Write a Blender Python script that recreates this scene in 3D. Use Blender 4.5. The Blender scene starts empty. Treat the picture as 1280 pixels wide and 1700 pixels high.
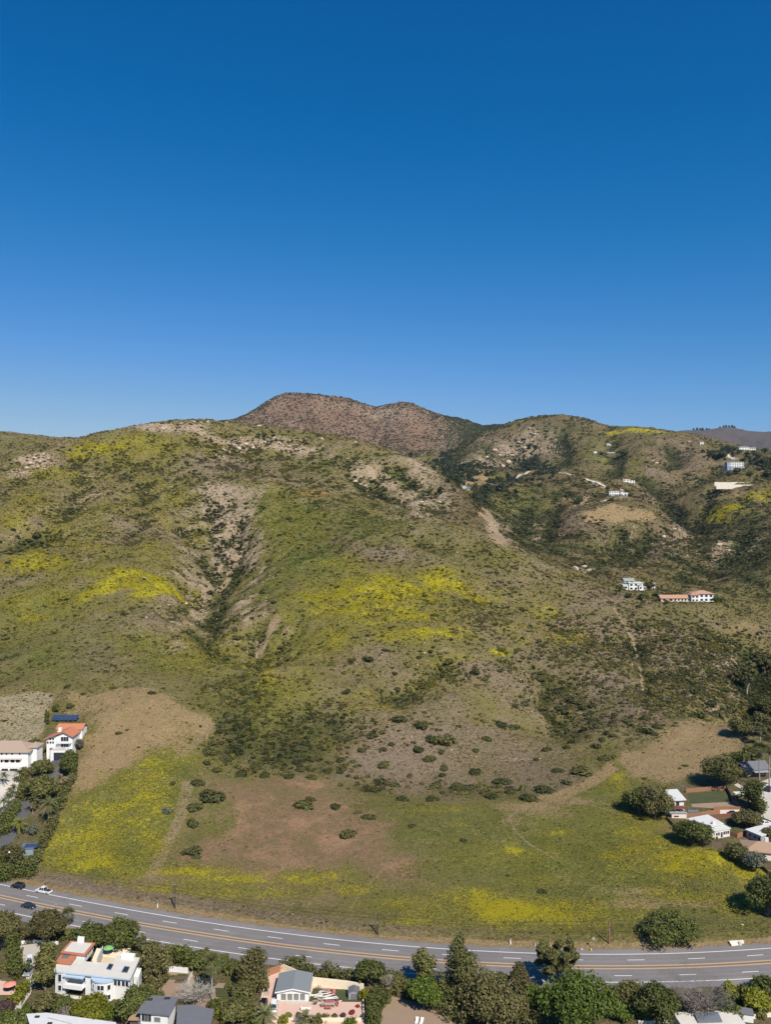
import bpy, bmesh, math, random
import numpy as np
from mathutils import Vector, Matrix, Euler
R = math.radians
SC = bpy.context.scene
COL = SC.collection
rng = np.random.default_rng(7)
random.seed(7)

# ------------------------------------------------------------------ camera, sky, sun, exposure
F, CX, CY, CAMZ = 1375.0, 640.0, 850.0, 125.0     # focal length in photo pixels; the drone hangs 125 m above the road
cam_d = bpy.data.cameras.new('camera'); cam = bpy.data.objects.new('camera', cam_d); COL.objects.link(cam)
cam.location = (0, 0, CAMZ); cam.rotation_euler = (R(90), 0, 0)
cam_d.sensor_fit = 'VERTICAL'; cam_d.sensor_height = 36.0; cam_d.sensor_width = 36.0
cam_d.lens = 36.0 * F / 1700.0
cam_d.clip_start = 0.5; cam_d.clip_end = 40000
SC.camera = cam
SUN_EL, SUN_AZ = 46.0, 26.0      # elevation; degrees to the right of straight behind the camera
w = bpy.data.worlds.new('World'); SC.world = w; w.use_nodes = True
wn = w.node_tree; wn.nodes.clear()
sky = wn.nodes.new('ShaderNodeTexSky'); sky.sky_type = 'NISHITA'; sky.sun_disc = False
sky.sun_elevation = R(SUN_EL); sky.sun_rotation = R(180 - SUN_AZ)
sky.altitude = 150; sky.air_density = 1.0; sky.dust_density = 0.6; sky.ozone_density = 3.5
bg = wn.nodes.new('ShaderNodeBackground'); bg.inputs['Strength'].default_value = 0.069
wo = wn.nodes.new('ShaderNodeOutputWorld')
def wmath(op, a, b):                                  # deep polarised blue of the photograph: a colour grade on the sky's channels
    nd = wn.nodes.new('ShaderNodeMath'); nd.operation = op; wn.links.new(a, nd.inputs[0]); nd.inputs[1].default_value = b; return nd.outputs[0]
ws = wn.nodes.new('ShaderNodeSeparateColor'); wc = wn.nodes.new('ShaderNodeCombineColor'); wn.links.new(sky.outputs[0], ws.inputs[0])
g_ = wmath('MULTIPLY', wmath('POWER', wmath('MULTIPLY', ws.outputs[1], .0833), 1.2), 1.12)
wn.links.new(wmath('MULTIPLY', g_, 1 / .085), wc.inputs[1])
wn.links.new(wmath('MULTIPLY', wmath('POWER', wmath('MULTIPLY', wmath('MAXIMUM', wmath('SUBTRACT', g_, .115), 0.0), 1 / .29), 1.6), .190 / .085), wc.inputs[0])
wn.links.new(wmath('MINIMUM', wmath('MULTIPLY', wmath('POWER', wmath('MULTIPLY', wmath('POWER', ws.outputs[2], 1.15), .085), .84), .905 / .085), .72 / .085), wc.inputs[2])
wn.links.new(wc.outputs[0], bg.inputs['Color']); wn.links.new(bg.outputs[0], wo.inputs[0])
sl = bpy.data.lights.new('sun', 'SUN'); sl.energy = 4.9; sl.angle = R(0.53); sl.color = (1.0, 0.935, 0.83)
so = bpy.data.objects.new('sun', sl); COL.objects.link(so)
az = R(SUN_AZ); el = R(SUN_EL)
SUNV = Vector((math.sin(az) * math.cos(el), -math.cos(az) * math.cos(el), math.sin(el)))
so.rotation_euler = SUNV.to_track_quat('Z', 'Y').to_euler()
SC.view_settings.view_transform = 'Standard'; SC.view_settings.look = 'None'
SC.view_settings.exposure = 0.34; SC.view_settings.gamma = 1.0

# ------------------------------------------------------------------ helpers
def tag(o, label=None, cat=None, group=None, kind=None):
    if label: o['label'] = label
    if cat: o['category'] = cat
    if group: o['group'] = group
    if kind: o['kind'] = kind
    return o
def link(o, parent=None):
    COL.objects.link(o)
    if parent is not None: o.parent = parent
    return o
def empty(name, loc, rz=0.0):
    o = bpy.data.objects.new(name, None); o.location = loc; o.rotation_euler = (0, 0, rz); o.empty_display_size = 0.5
    return link(o)
def mesh_np(name, V, Fc, mats=(), smooth=False):
    """numpy verts (n,3) and faces (m,k) -> mesh"""
    me = bpy.data.meshes.new(name)
    V = np.asarray(V, np.float32); Fc = np.asarray(Fc, np.int32)
    m, k = Fc.shape
    me.vertices.add(len(V)); me.vertices.foreach_set('co', V.ravel())
    me.loops.add(m * k); me.loops.foreach_set('vertex_index', Fc.ravel())
    me.polygons.add(m); me.polygons.foreach_set('loop_start', np.arange(0, m * k, k, dtype=np.int32))
    me.polygons.foreach_set('use_smooth', np.full(m, smooth, bool))
    for mt in mats: me.materials.append(mt)
    me.update(calc_edges=True)
    return me
def smst(a, b, x):
    t = np.clip((x - a) / (b - a), 0, 1); return t * t * (3 - 2 * t)
_perm = np.random.default_rng(11).permutation(512).astype(np.int64)
_perm = np.concatenate([_perm, _perm])
_ga = np.random.default_rng(12).uniform(0, 2 * np.pi, 512)
_gx, _gy = np.cos(_ga), np.sin(_ga)
def perlin(x, y):
    xi = np.floor(x).astype(np.int64); yi = np.floor(y).astype(np.int64)
    xf = x - xi; yf = y - yi
    def g(ix, iy, fx, fy):
        h = _perm[(_perm[ix & 511] + iy) & 511]
        return _gx[h] * fx + _gy[h] * fy
    u = xf ** 3 * (xf * (xf * 6 - 15) + 10); v = yf ** 3 * (yf * (yf * 6 - 15) + 10)
    a = g(xi, yi, xf, yf); b = g(xi + 1, yi, xf - 1, yf)
    c = g(xi, yi + 1, xf, yf - 1); d = g(xi + 1, yi + 1, xf - 1, yf - 1)
    return (a + u * (b - a)) * (1 - v) + (c + u * (d - c)) * v
def fbm(x, y, s, oc=4, gain=0.5):
    t = 0; a = 1.0; n = 0
    for i in range(oc):
        t = t + a * perlin(x / s + 17.3 * i, y / s - 9.1 * i); n += a; a *= gain; s *= 0.5
    return t / n * 1.6
def ridged(x, y, s, oc=4, gain=0.5):
    t = 0; a = 1.0; n = 0
    for i in range(oc):
        t = t + a * (1 - 2.2 * np.abs(perlin(x / s + 31.7 * i, y / s + 5.3 * i))); n += a; a *= gain; s *= 0.5
    return t / n - 0.45

# ------------------------------------------------------------------ terrain: measured points (column, row, z) or depth, joined by a thin-plate surface
C = []      # (u, logD, z)
def cz(px, py, z):                      # seen at this pixel, known height
    C.append((px, (CAMZ - z) * F / (py - CY), z))
def cd(px, py, D):                      # seen at this pixel, known depth
    C.append((px, D, CAMZ - (py - CY) * D / F))
def cw(px, D, z): C.append((px, D, z))  # not seen: bearing, depth and height
for px in range(-700, 2100, 200):
    for D in (40, 90, 150, 200, 235): cw(px, D, 0.0)
for px in (-700, -450, 1750, 2050):
    for D, z in ((290, 5), (380, 20), (480, 45), (620, 75), (800, 120), (1050, 180), (1500, 240)): cw(px, D, z)
for px, py, z in [(-100,1450,1),(0,1452,.8),(60,1456,.5),(150,1470,.4),(250,1490,.4),(400,1515,.4),(520,1532,.4),(640,1545,.4),(780,1558,.3),(900,1565,.3),(1050,1570,.3),(1180,1565,.3),(1280,1560,.3),(1450,1550,.3),
    (250,1400,3),(450,1400,2.5),(640,1430,2),(850,1450,1.8),(1050,1460,2),(1200,1480,2),(1280,1460,2.5),(1200,1430,4),(1100,1400,5),(900,1390,3.5),
    (40,1400,4),(-100,1400,5),(60,1300,12),(100,1240,19),(20,1240,18),(-120,1240,18),(100,1195,25),(20,1190,26),(200,1260,17),(300,1250,16),(320,1195,24),(200,1180,29),(100,1150,32),(0,1150,33),(-120,1150,34),
    (400,1310,6.5),(500,1310,6),(640,1335,5),(750,1335,5),(850,1335,5.5),(950,1295,8.5),(1020,1265,11.5),(1080,1310,8.5),(1150,1310,9.5),(1150,1365,6.5),(1280,1330,9.5),(1280,1385,6),(1280,1265,15),(1120,1235,15.5),(1200,1205,20),(1420,1300,12)]:
    cz(px, py, z)
for px, py, D in [(720,1295,372),(720,1250,392),(720,1180,425),(720,1110,462),(720,1050,505),(720,950,590),(700,905,640),
    (600,888,660),(640,873,680),(690,866,690),(740,867,695),(780,880,700),(820,889,700),(850,898,695),(900,929,675),(950,948,658),(1000,966,642),(1035,976,632),(1065,983,622),(1100,994,612),(1180,1000,612),(1280,1005,622),(1400,1010,640),
    (800,950,600),(900,980,590),(1000,1050,530),(1100,1080,510),(1200,1080,520),(1290,1080,530),(1000,1150,455),(1100,1180,432),(1200,1170,442),(1290,1180,432),(880,1050,520),(880,1150,450),(880,1250,397),(1000,1215,408),(1420,1120,500),
    (0,1080,490),(0,1000,560),(0,900,680),(0,845,760),(-130,1050,520),(-130,900,700),(-130,830,860),(100,1080,480),(200,1080,476),(300,1090,470),(100,1000,555),(200,1000,542),(280,1005,540),(200,960,575),(100,900,695),(200,905,655),(280,925,630),(100,820,850),(200,820,850),(280,810,870),(200,762,985),(300,745,1010),(330,860,760),(300,890,690),
    (0,795,880),(40,768,930),(70,748,965),(100,740,985),(130,727,1005),(160,718,1030),(200,711,1050),(240,703,1070),(270,699,1082),(300,697,1090),(340,696,1100),(380,701,1118),(440,706,1130),(500,713,1138),(560,722,1132),(600,731,1120),(650,746,1098),(700,766,1058),(735,791,1010),(760,815,962),(785,842,905),(805,866,850),
    (380,830,830),(400,900,690),(450,800,905),(550,800,930),(620,785,975),(500,745,1060),(400,745,1060),(650,825,900),(690,852,840),(720,850,870),(450,900,700),(550,905,665),(550,955,596),(480,950,600),(450,1000,545),(460,1100,462),(550,1100,470),(460,1200,412),(560,1200,416),(600,1000,552),(600,1050,508),(400,1200,410),(400,1250,390),(560,1265,386),
    (840,893,850),(812,860,950),(790,840,1050),(740,797,1260),(715,771,1460),(860,885,900),(900,925,800),(950,900,905),(1000,950,800),(1000,870,985),(960,840,1070),(1000,824,1110),(1040,822,1115),(1090,850,1070),(1140,905,970),(1060,930,850),(1190,965,845),(1165,900,1010),(1130,845,1180),(1085,800,1330),
    (1000,782,1320),(900,800,1250),(850,832,1120),(1000,752,1470),(1050,742,1520),(900,765,1460),(830,800,1330),(800,787,1520),(770,812,1300),(850,772,1520),(950,775,1400),(1100,760,1480),
    (812,714,2000),(830,707,1980),(850,700,1955),(880,692,1950),(905,690,1950),(930,688,1950),(970,693,1905),(1010,707,1810),(1035,708,1780),(1060,708,1760),(1090,711,1750),(1130,717,1705),(1160,721,1685),(1190,729,1650),(1230,739,1600),(1280,750,1550),(1380,765,1500),(1500,770,1480),
    (930,730,1760),(850,742,1800),(770,752,1850),(720,772,1720),(1000,730,1650),
    (1280,803,1210),(1225,806,1205),(1190,815,1190),(1220,780,1290),(1160,760,1450),(1240,752,1430),(1280,860,1010),(1225,885,955),(1280,940,810),(1225,955,820),(1160,805,1360),(1160,742,1560),(1400,860,1050),(1400,800,1250)]:
    cd(px, py, D)
for px, D, z in [(690,765,112),(640,760,115),(740,760,106),(800,770,95),(850,770,84),(900,740,70),(950,730,62),(1000,720,58),(1050,720,52),(1100,720,48),(1200,720,46),(1280,720,46),(1400,740,55),
    (1030,1190,146),(980,1170,140),
    (-130,1080,170),(0,1120,170),(70,1150,185),(130,1170,205),(200,1230,215),(300,1280,225),(400,1300,225),(500,1300,215),(600,1270,195),(680,1200,170),(-130,1350,190),(0,1350,195),(100,1350,205),
    (200,1700,235),(300,1750,235),(400,1800,235),(500,1800,230),(600,1750,228),(680,1650,215),
    (850,2350,240),(930,2350,250),(1010,2300,240),(1100,2200,230),(1200,2100,220),(1350,2000,210),(1500,1900,210)]:
    cw(px, D, z)
for px, py, D in [(-150,725,1720),(0,722,1700),(40,719,1690),(70,721,1700),(100,726,1720),(160,735,1750),
    (330,716,2750),(385,697,2850),(410,687,2880),(440,668,2900),(470,653,2920),(500,652,2930),(530,655,2930),(575,660,2940),(600,668,2900),(620,676,2850),(645,670,2850),(675,667,2850),(695,675,2850),(712,682,2880),(740,690,3000),(770,695,3050),(800,707,3100),(830,720,3150),
    (480,690,2650),(560,700,2600),(620,705,2450),(680,710,2400),(740,735,2300),(650,740,2200),(700,755,2050),(760,725,2600),
    (1100,722,4700),(1150,715,4750),(1190,711,4800),(1220,713,4800),(1250,721,4800),(1262,724,4850),(1280,719,4900),(1320,708,4900),(1450,700,5000)]:
    cd(px, py, D)
for px in range(-700, 2100, 280):
    cw(px, 3700, 300); cw(px, 6500, 200)
for px, D, z in [(1150,3300,280),(1250,3300,270),(1400,3300,270),(480,3300,330),(650,3300,330),(800,3600,330),(200,2400,230),(0,2400,230),(-300,2200,220),(-300,3000,220)]: cw(px, D, z)
C = np.array(C)
Cu = np.stack([C[:, 0] / F, np.log(C[:, 1])], 1)
def tpsk(r2): return 0.5 * r2 * np.log(r2 + 1e-12)
n = len(Cu)
K = tpsk(((Cu[:, None] - Cu[None]) ** 2).sum(-1)) + np.eye(n) * 2e-5
Pm = np.concatenate([np.ones((n, 1)), Cu], 1)
A = np.block([[K, Pm], [Pm.T, np.zeros((3, 3))]])
sol = np.linalg.solve(A, np.concatenate([C[:, 2], np.zeros(3)]))
def base_z(px, D):
    q = np.stack([np.ravel(px) / F, np.log(np.ravel(D))], 1); out = np.empty(len(q))
    for i in range(0, len(q), 20000):
        s = q[i:i + 20000]
        out[i:i + 20000] = tpsk(((s[:, None, 0] - Cu[None, :, 0]) ** 2 + (s[:, None, 1] - Cu[None, :, 1]) ** 2)) @ sol[:n] + sol[n] + s @ sol[n + 1:]
    return out.reshape(np.shape(px))
gpx = np.unique(np.concatenate([np.arange(-700, -80, 20.), np.arange(-80, 1360, 2.4), np.arange(1360, 2060, 20.)]))
gld = np.concatenate([np.log(np.arange(40, 175, 5.)), np.linspace(math.log(175), math.log(1300), 700), np.linspace(math.log(1300), math.log(6400), 330)[1:]])
gD = np.exp(gld)
NC, NR = len(gpx), len(gD)
# evaluate the smooth surface on every 3rd line, then spline-free linear refinement is too faceted: evaluate all
PX, DD = np.meshgrid(gpx, gD)
# coarse evaluation + cubic (Catmull-Rom) refinement keeps the solve fast
def cr_interp(xs, Ys, x):
    """rows of Ys sampled at sorted xs -> at x (cubic Hermite with finite-difference slopes), along axis 0"""
    m = np.empty_like(Ys); dx = np.diff(xs)
    sl_ = np.diff(Ys, axis=0) / dx[:, None]
    m[1:-1] = (sl_[1:] * dx[:-1, None] + sl_[:-1] * dx[1:, None]) / (dx[1:] + dx[:-1])[:, None]; m[0] = sl_[0]; m[-1] = sl_[-1]
    i = np.clip(np.searchsorted(xs, x) - 1, 0, len(xs) - 2); h = (xs[i + 1] - xs[i])[:, None]; t = ((x - xs[i]))[:, None] / h
    return ((2*t**3 - 3*t**2 + 1) * Ys[i] + (t**3 - 2*t**2 + t) * h * m[i] + (-2*t**3 + 3*t**2) * Ys[i + 1] + (t**3 - t**2) * h * m[i + 1])
cpx = np.concatenate([np.arange(-700, -80, 60.), np.arange(-80, 1360, 12.), np.arange(1360, 2061, 60.)]); cpx[-1] = max(cpx[-1], gpx[-1])
cld = np.concatenate([np.linspace(gld[0], math.log(170), 10)[:-1], np.linspace(math.log(170), gld[-1], 240)])
cP, cD_ = np.meshgrid(cpx, np.exp(cld))
cZ = base_z(cP, cD_)
Z = cr_interp(cld, cZ, gld)
Z = cr_interp(cpx, Z.T, gpx).T
X = (PX - CX) / F * DD; Y = DD.copy()
Z0 = Z.copy()
# keep the strip of road and gardens level
flat = 1 - smst(285, 330, DD) 
Z = Z * (1 - 0.0 * flat)
hillw = smst(4, 22, Z) * smst(330, 430, DD)            # 0 on the level ground, 1 on the slopes

# gullies: pixel polylines laid on the smooth surface, carved in world space
def row_of(Zc): return CY - (Zc - CAMZ) * F / DD
ROWS = row_of(Z0)
def hit0(px, py, rows=None):
    """depth at which the ray of this pixel first meets the ground"""
    rows = ROWS if rows is None else rows
    j = np.clip(np.searchsorted(gpx, px) - 1, 0, NC - 2); t = (px - gpx[j]) / (gpx[j + 1] - gpx[j])
    r = rows[:, j] * (1 - t) + rows[:, j + 1] * t
    k = np.argmax(r <= py)
    if k == 0: return gD[-1]
    a = (r[k - 1] - py) / max(r[k - 1] - r[k], 1e-9)
    return gD[k - 1] + (gD[k] - gD[k - 1]) * a
def xy0(px, py):
    D = hit0(px, py); return ((px - CX) / F * D, D)
def seg_dist(x, y, pts):
    """distance to a polyline and position along it 0..1"""
    best = np.full(x.shape, 1e9); par = np.zeros(x.shape); L = 0
    tot = sum(math.dist(pts[i], pts[i + 1]) for i in range(len(pts) - 1))
    for (x0, y0), (x1, y1) in zip(pts[:-1], pts[1:]):
        dx, dy = x1 - x0, y1 - y0; l2 = dx * dx + dy * dy + 1e-9
        t = np.clip(((x - x0) * dx + (y - y0) * dy) / l2, 0, 1)
        d = np.hypot(x - x0 - t * dx, y - y0 - t * dy); m = d < best
        best = np.where(m, d, best); par = np.where(m, (L + t * math.sqrt(l2)) / tot, par); L += math.sqrt(l2)
    return best, par
GULLIES = [  # pixel polyline, depth m, half width m
    ([(345,795),(352,830),(368,870),(374,905),(365,945),(352,985),(352,1020),(372,1060),(405,1090),(425,1130),(430,1170)], 15, 34),
    ([(405,820),(398,860),(388,900),(372,950)], 10, 22), ([(300,835),(325,870),(352,900),(366,940)], 8, 20),
    ([(310,925),(322,960),(345,1000)], 8, 18), ([(440,1000),(430,1040),(412,1085)], 7, 18), ([(475,1020),(455,1060),(425,1105)], 6, 14),
    ([(20,850),(60,880),(100,850),(140,800)], 7, 22), ([(-40,930),(30,890),(85,855)], 8, 24), ([(235,780),(240,830),(220,880),(180,930)], 6, 26),
    ([(1280,1050),(1255,1110),(1245,1170),(1265,1215)], 12, 26), ([(930,1090),(900,1140),(930,1190),(985,1225)], 6, 18),
    ([(760,1080),(690,1130),(600,1160)], 5, 20), ([(1060,1040),(1070,1100),(1085,1170)], 3.5, 10),
    ([(600,770),(650,810),(690,835)], 8, 22), ([(640,755),(690,790),(730,830)], 9, 26), ([(560,740),(590,790),(640,835)], 6, 25),
    ([(880,830),(870,860),(850,890)], 9, 24), ([(930,830),(910,870),(880,905)], 9, 26), ([(1090,860),(1060,900),(1020,945)], 8, 26), ([(1050,860),(1020,900),(990,940)], 6, 24),
    ([(1060,770),(1090,800),(1130,845),(1165,900)], 16, 36), ([(1190,800),(1165,840),(1160,890)], 10, 26), ([(1250,870),(1220,910),(1195,955)], 9, 24),
    ([(850,720),(870,750),(850,790)], 14, 40), ([(930,700),(940,740),(930,780)], 16, 45), ([(1010,715),(1030,750),(990,790)], 12, 40), ([(780,760),(800,780)], 8, 40), ([(1110,730),(1120,760),(1100,790)], 12, 35),
]
GUL = np.zeros_like(Z); GSIDE = np.zeros_like(Z)
for pix, dep, wid in GULLIES:
    pts = [xy0(*p) for p in pix]
    xs = [p[0] for p in pts]; ys = [p[1] for p in pts]
    m = (X > min(xs) - 4 * wid) & (X < max(xs) + 4 * wid) & (Y > min(ys) - 4 * wid) & (Y < max(ys) + 4 * wid)
    xx, yy = X[m], Y[m]
    wob = fbm(xx, yy, 30, 3) * 0.35 * wid
    d, t = seg_dist(xx + wob, yy + wob, pts)
    fade_ = smst(0, .2, t) * smst(1.02, .7, t)
    Z[m] -= 1.6 * dep * np.exp(-np.abs(d / wid) ** 1.3) * fade_
    GUL[m] = np.maximum(GUL[m], np.exp(-(d / (.42 * wid)) ** 2) * fade_ * min(1, dep / 9)); GSIDE[m] = np.maximum(GSIDE[m], np.exp(-((d - .75 * wid) / (.5 * wid)) ** 2) * fade_ * min(1, dep / 10))
for pix, dep, wid in [([(500,655),(505,680),(520,705)],45,70),([(560,662),(552,690),(560,712)],50,70),([(600,670),(590,695),(600,720)],60,80),([(640,672),(628,700),(640,735)],55,70),([(700,680),(690,705),(700,735)],50,70),([(730,692),(722,715),(726,745)],60,80),([(450,668),(440,685),(430,700)],40,60),([(780,700),(765,725),(760,750)],50,80),([(1180,716),(1170,730)],60,120),([(1235,722),(1225,735)],60,120)]:
    pts = [xy0(*p) for p in pix]; d, t = seg_dist(X + 40 * perlin(X / 120, Y / 120), Y, pts); Z -= dep * np.exp(-np.abs(d / wid) ** 1.4) * smst(-.1, .25, t) * (DD > 2000)
# erosion and roughness
rid = ridged(X + 25 * perlin(X / 90, Y / 90), Y + 25 * perlin(X / 90 + 50, Y / 90), 150, 5, .52)
far = smst(1250, 2000, DD)
rid_b = ridged(X + 12 * perlin(X / 40, Y / 40), Y * .8 + 12 * perlin(X / 40 + 50, Y / 40), 48, 4, .55)
roughw = smst(560, 1000, DD)
Z -= hillw * 2.0
Z += hillw * (rid * (8.0 + 5 * roughw * smst(700, 900, PX)) + rid_b * (2.8 + 2.6 * roughw) + fbm(X, Y, 60, 5) * 2.4) * (1 - far)
rid2 = ridged(X + 90 * perlin(X / 300, Y / 300), Y * 0.7, 420, 6, .55)
Z += far * (rid2 - .13) * np.where(DD > 3500, 40, 42); Z += far * ridged(X + 20 * perlin(X / 50, Y / 50), Y, 75, 4, .6) * np.where(DD > 3500, 4, 9) 
Z += hillw * ridged(X, Y, 16, 3) * .38 + (1 - hillw) * fbm(X, Y, 35, 3) * .35 * smst(250, 300, DD)
# after roughening, lift or lower each ridge back to its measured skyline
for d0, d1, pts in ((900, 1300, [(130,727),(160,718),(200,711),(240,703),(270,699),(300,697),(340,696),(380,701),(440,706),(500,713),(560,722),(600,731),(650,746),(700,766),(735,791)]),
    (1450, 2100, [(812,714),(830,707),(850,700),(880,692),(905,690),(930,688),(970,693),(1010,707),(1060,708),(1090,711),(1130,717),(1160,721),(1190,729),(1230,739),(1280,750)]),
    (2300, 3500, [(385,697),(410,687),(440,668),(455,659),(470,653),(500,652),(530,655),(575,660),(600,668),(620,676),(645,671),(660,668),(678,667),(695,674),(712,682),(740,690),(770,695),(800,707)])):
    band = (DD > d0) & (DD < d1); sk_ = np.where(band, row_of(Z), 1e9).min(0); tx = [p[0] for p in pts]
    df = (sk_ - np.interp(gpx, tx, [p[1] for p in pts])); df[np.abs(df) > 40] = 0; df = np.convolve(df, np.ones(9) / 9, 'same') * smst(tx[0] - 60, tx[0], gpx) * smst(tx[-1] + 60, tx[-1], gpx)
    wgt = smst(d0 * .8, d0 * 1.02, DD) * smst(d1 * 1.3, d1, DD); Z += df[None, :] / F * DD * wgt
ROWS = row_of(Z)
def hit(px, py):
    D = hit0(px, py); x = (px - CX) / F * D
    return Vector((x, D, CAMZ - (py - CY) * D / F))
def ground(x, y):
    """height of the ground under world points (arrays)"""
    x = np.asarray(x, float); y = np.asarray(y, float)
    px = CX + x / y * F; l = np.log(y)
    j = np.clip(np.searchsorted(gpx, px) - 1, 0, NC - 2); k = np.clip(np.searchsorted(gld, l) - 1, 0, NR - 2)
    a = np.clip((px - gpx[j]) / (gpx[j + 1] - gpx[j]), 0, 1); b = np.clip((l - gld[k]) / (gld[k + 1] - gld[k]), 0, 1)
    return (Z[k, j] * (1 - a) + Z[k, j + 1] * a) * (1 - b) + (Z[k + 1, j] * (1 - a) + Z[k + 1, j + 1] * a) * b
def gz(x, y): return float(ground([x], [y])[0])
def shape_pad(x, y, r, z=None, soft=None):
    """level a building pad"""
    global ROWS
    soft = soft or r * .8; z = gz(x, y) if z is None else z
    m = (np.abs(X - x) < r + soft) & (np.abs(Y - y) < r + soft)
    k = 1 - smst(r, r + soft, np.hypot(X[m] - x, Y[m] - y))
    Z[m] = Z[m] * (1 - k) + z * k
    return z
# ------------------------------------------------------------------ material helpers
class NT:
    def __init__(s, name):
        s.m = bpy.data.materials.new(name); s.m.use_nodes = True; s.t = s.m.node_tree; s.t.nodes.clear()
        s.out = s.t.nodes.new('ShaderNodeOutputMaterial')
    def n(s, typ, **kw):
        nd = s.t.nodes.new(typ)
        for k, v in kw.items():
            if k.startswith('i_'): 
                key = k[2:]; key = int(key) if key.isdigit() else key
                s.set(nd.inputs[key], v)
            else: setattr(nd, k, v)
        return nd
    def set(s, inp, v):
        if isinstance(v, bpy.types.NodeSocket): s.t.links.new(v, inp)
        elif isinstance(v, (tuple, list)) and len(v) == 3 and inp.type == 'RGBA': inp.default_value = (*v, 1)
        else: inp.default_value = v
    def math(s, op, a, b=0.0, c=None):
        nd = s.t.nodes.new('ShaderNodeMath'); nd.operation = op
        s.set(nd.inputs[0], a); s.set(nd.inputs[1], b)
        if c is not None: s.set(nd.inputs[2], c)
        return nd.outputs[0]
    def mix(s, f, a, b):
        nd = s.t.nodes.new('ShaderNodeMix'); nd.data_type = 'RGBA'; nd.clamp_factor = True
        s.set(nd.inputs[0], f); s.set(nd.inputs[6], a); s.set(nd.inputs[7], b); return nd.outputs[2]
    def mul(s, a, b):
        nd = s.t.nodes.new('ShaderNodeMix'); nd.data_type = 'RGBA'; nd.blend_type = 'MULTIPLY'
        nd.inputs[0].default_value = 1; s.set(nd.inputs[6], a); s.set(nd.inputs[7], b); return nd.outputs[2]
    def rng(s, v, a, b, lo=0.0, hi=1.0, smooth=True):
        nd = s.t.nodes.new('ShaderNodeMapRange'); nd.interpolation_type = 'SMOOTHSTEP' if smooth else 'LINEAR'
        s.set(nd.inputs[0], v)
        for i, x in ((1, a), (2, b), (3, lo), (4, hi)): nd.inputs[i].default_value = x
        return nd.outputs[0]
    def noise(s, scale, detail=3, rough=.55, vec=None, dist=0.0):
        nd = s.t.nodes.new('ShaderNodeTexNoise'); nd.inputs['Scale'].default_value = scale
        nd.inputs['Detail'].default_value = detail; nd.inputs['Roughness'].default_value = rough; nd.inputs['Distortion'].default_value = dist
        s.set(nd.inputs['Vector'], vec if vec is not None else s.pos()); return nd.outputs[0]
    def pos(s):
        if not hasattr(s, '_p'): s._p = s.t.nodes.new('ShaderNodeNewGeometry').outputs['Position']
        return s._p
    def obj(s):
        if not hasattr(s, '_o'): s._o = s.t.nodes.new('ShaderNodeTexCoord').outputs['Object']
        return s._o
    def attr(s, name):
        nd = s.t.nodes.new('ShaderNodeAttribute'); nd.attribute_name = name; return nd
    def done(s, col, rough=.9, spec=.2, bump=None, bstr=.3, bdist=.1, metal=0.0, **kw):
        b = s.t.nodes.new('ShaderNodeBsdfPrincipled'); s.set(b.inputs['Base Color'], col)
        s.set(b.inputs['Roughness'], rough); b.inputs['Specular IOR Level'].default_value = spec; b.inputs['Metallic'].default_value = metal
        for k, v in kw.items(): s.set(b.inputs[k], v)
        if bump is not None:
            bn = s.t.nodes.new('ShaderNodeBump'); bn.inputs['Strength'].default_value = bstr; bn.inputs['Distance'].default_value = bdist
            s.set(bn.inputs['Height'], bump); s.t.links.new(bn.outputs[0], b.inputs['Normal'])
        s.t.links.new(b.outputs[0], s.out.inputs[0]); return s.m
def simple(name, col, rough=.7, var=.12, scale=1.5, spec=.3, metal=0.0, bump=0.0, space='obj'):
    """a plain material with a little wear and dirt"""
    t = NT(name); v = t.obj() if space == 'obj' else t.pos()
    f = t.noise(scale, 5, .65, v); g = t.noise(scale * 7, 3, .6, v)
    k = t.math('ADD', t.math('MULTIPLY', f, var * 1.5), t.math('MULTIPLY', g, var * .8))
    k = t.math('ADD', k, 1 - var * 1.15)
    c = t.n('ShaderNodeVectorMath', operation='SCALE'); c.inputs[0].default_value = col; t.set(c.inputs['Scale'], k)
    return t.done(c.outputs[0], rough, spec, g if bump else None, .25, bump, metal)

# ------------------------------------------------------------------ building pads: (pixel of the front foot, radius)
PADS = {}
for key, px, py, r in [('white_house',160,1648,15),('gable_house',487,1662,9),('grey_roof_house',285,1698,12),('spanish',94,1258,9),('villa',18,1276,13),('solar',105,1199,6),
    ('deck_house',1127,1358,6),('long_white',1178,1392,11),('flat_house',1262,1392,9),('tan_house',1268,1428,9),('dark_house',1256,1290,7),
    ('hill_white',1053,980,12),('pink_villa',1140,999,20),('knob_white',1027,823,14),('knob_pink',1044,803,11),('modern',1221,781,12),('far_white',1238,748,16),('bungalow',1006,754,22),('small_hut',1011,740,6),('ruin',797,787,16),('cabin',772,813,7),('tank',1166,738,6)]:
    p = hit(px, py); z = shape_pad(p.x, p.y, r); PADS[key] = p
ROWS = row_of(Z)
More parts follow.
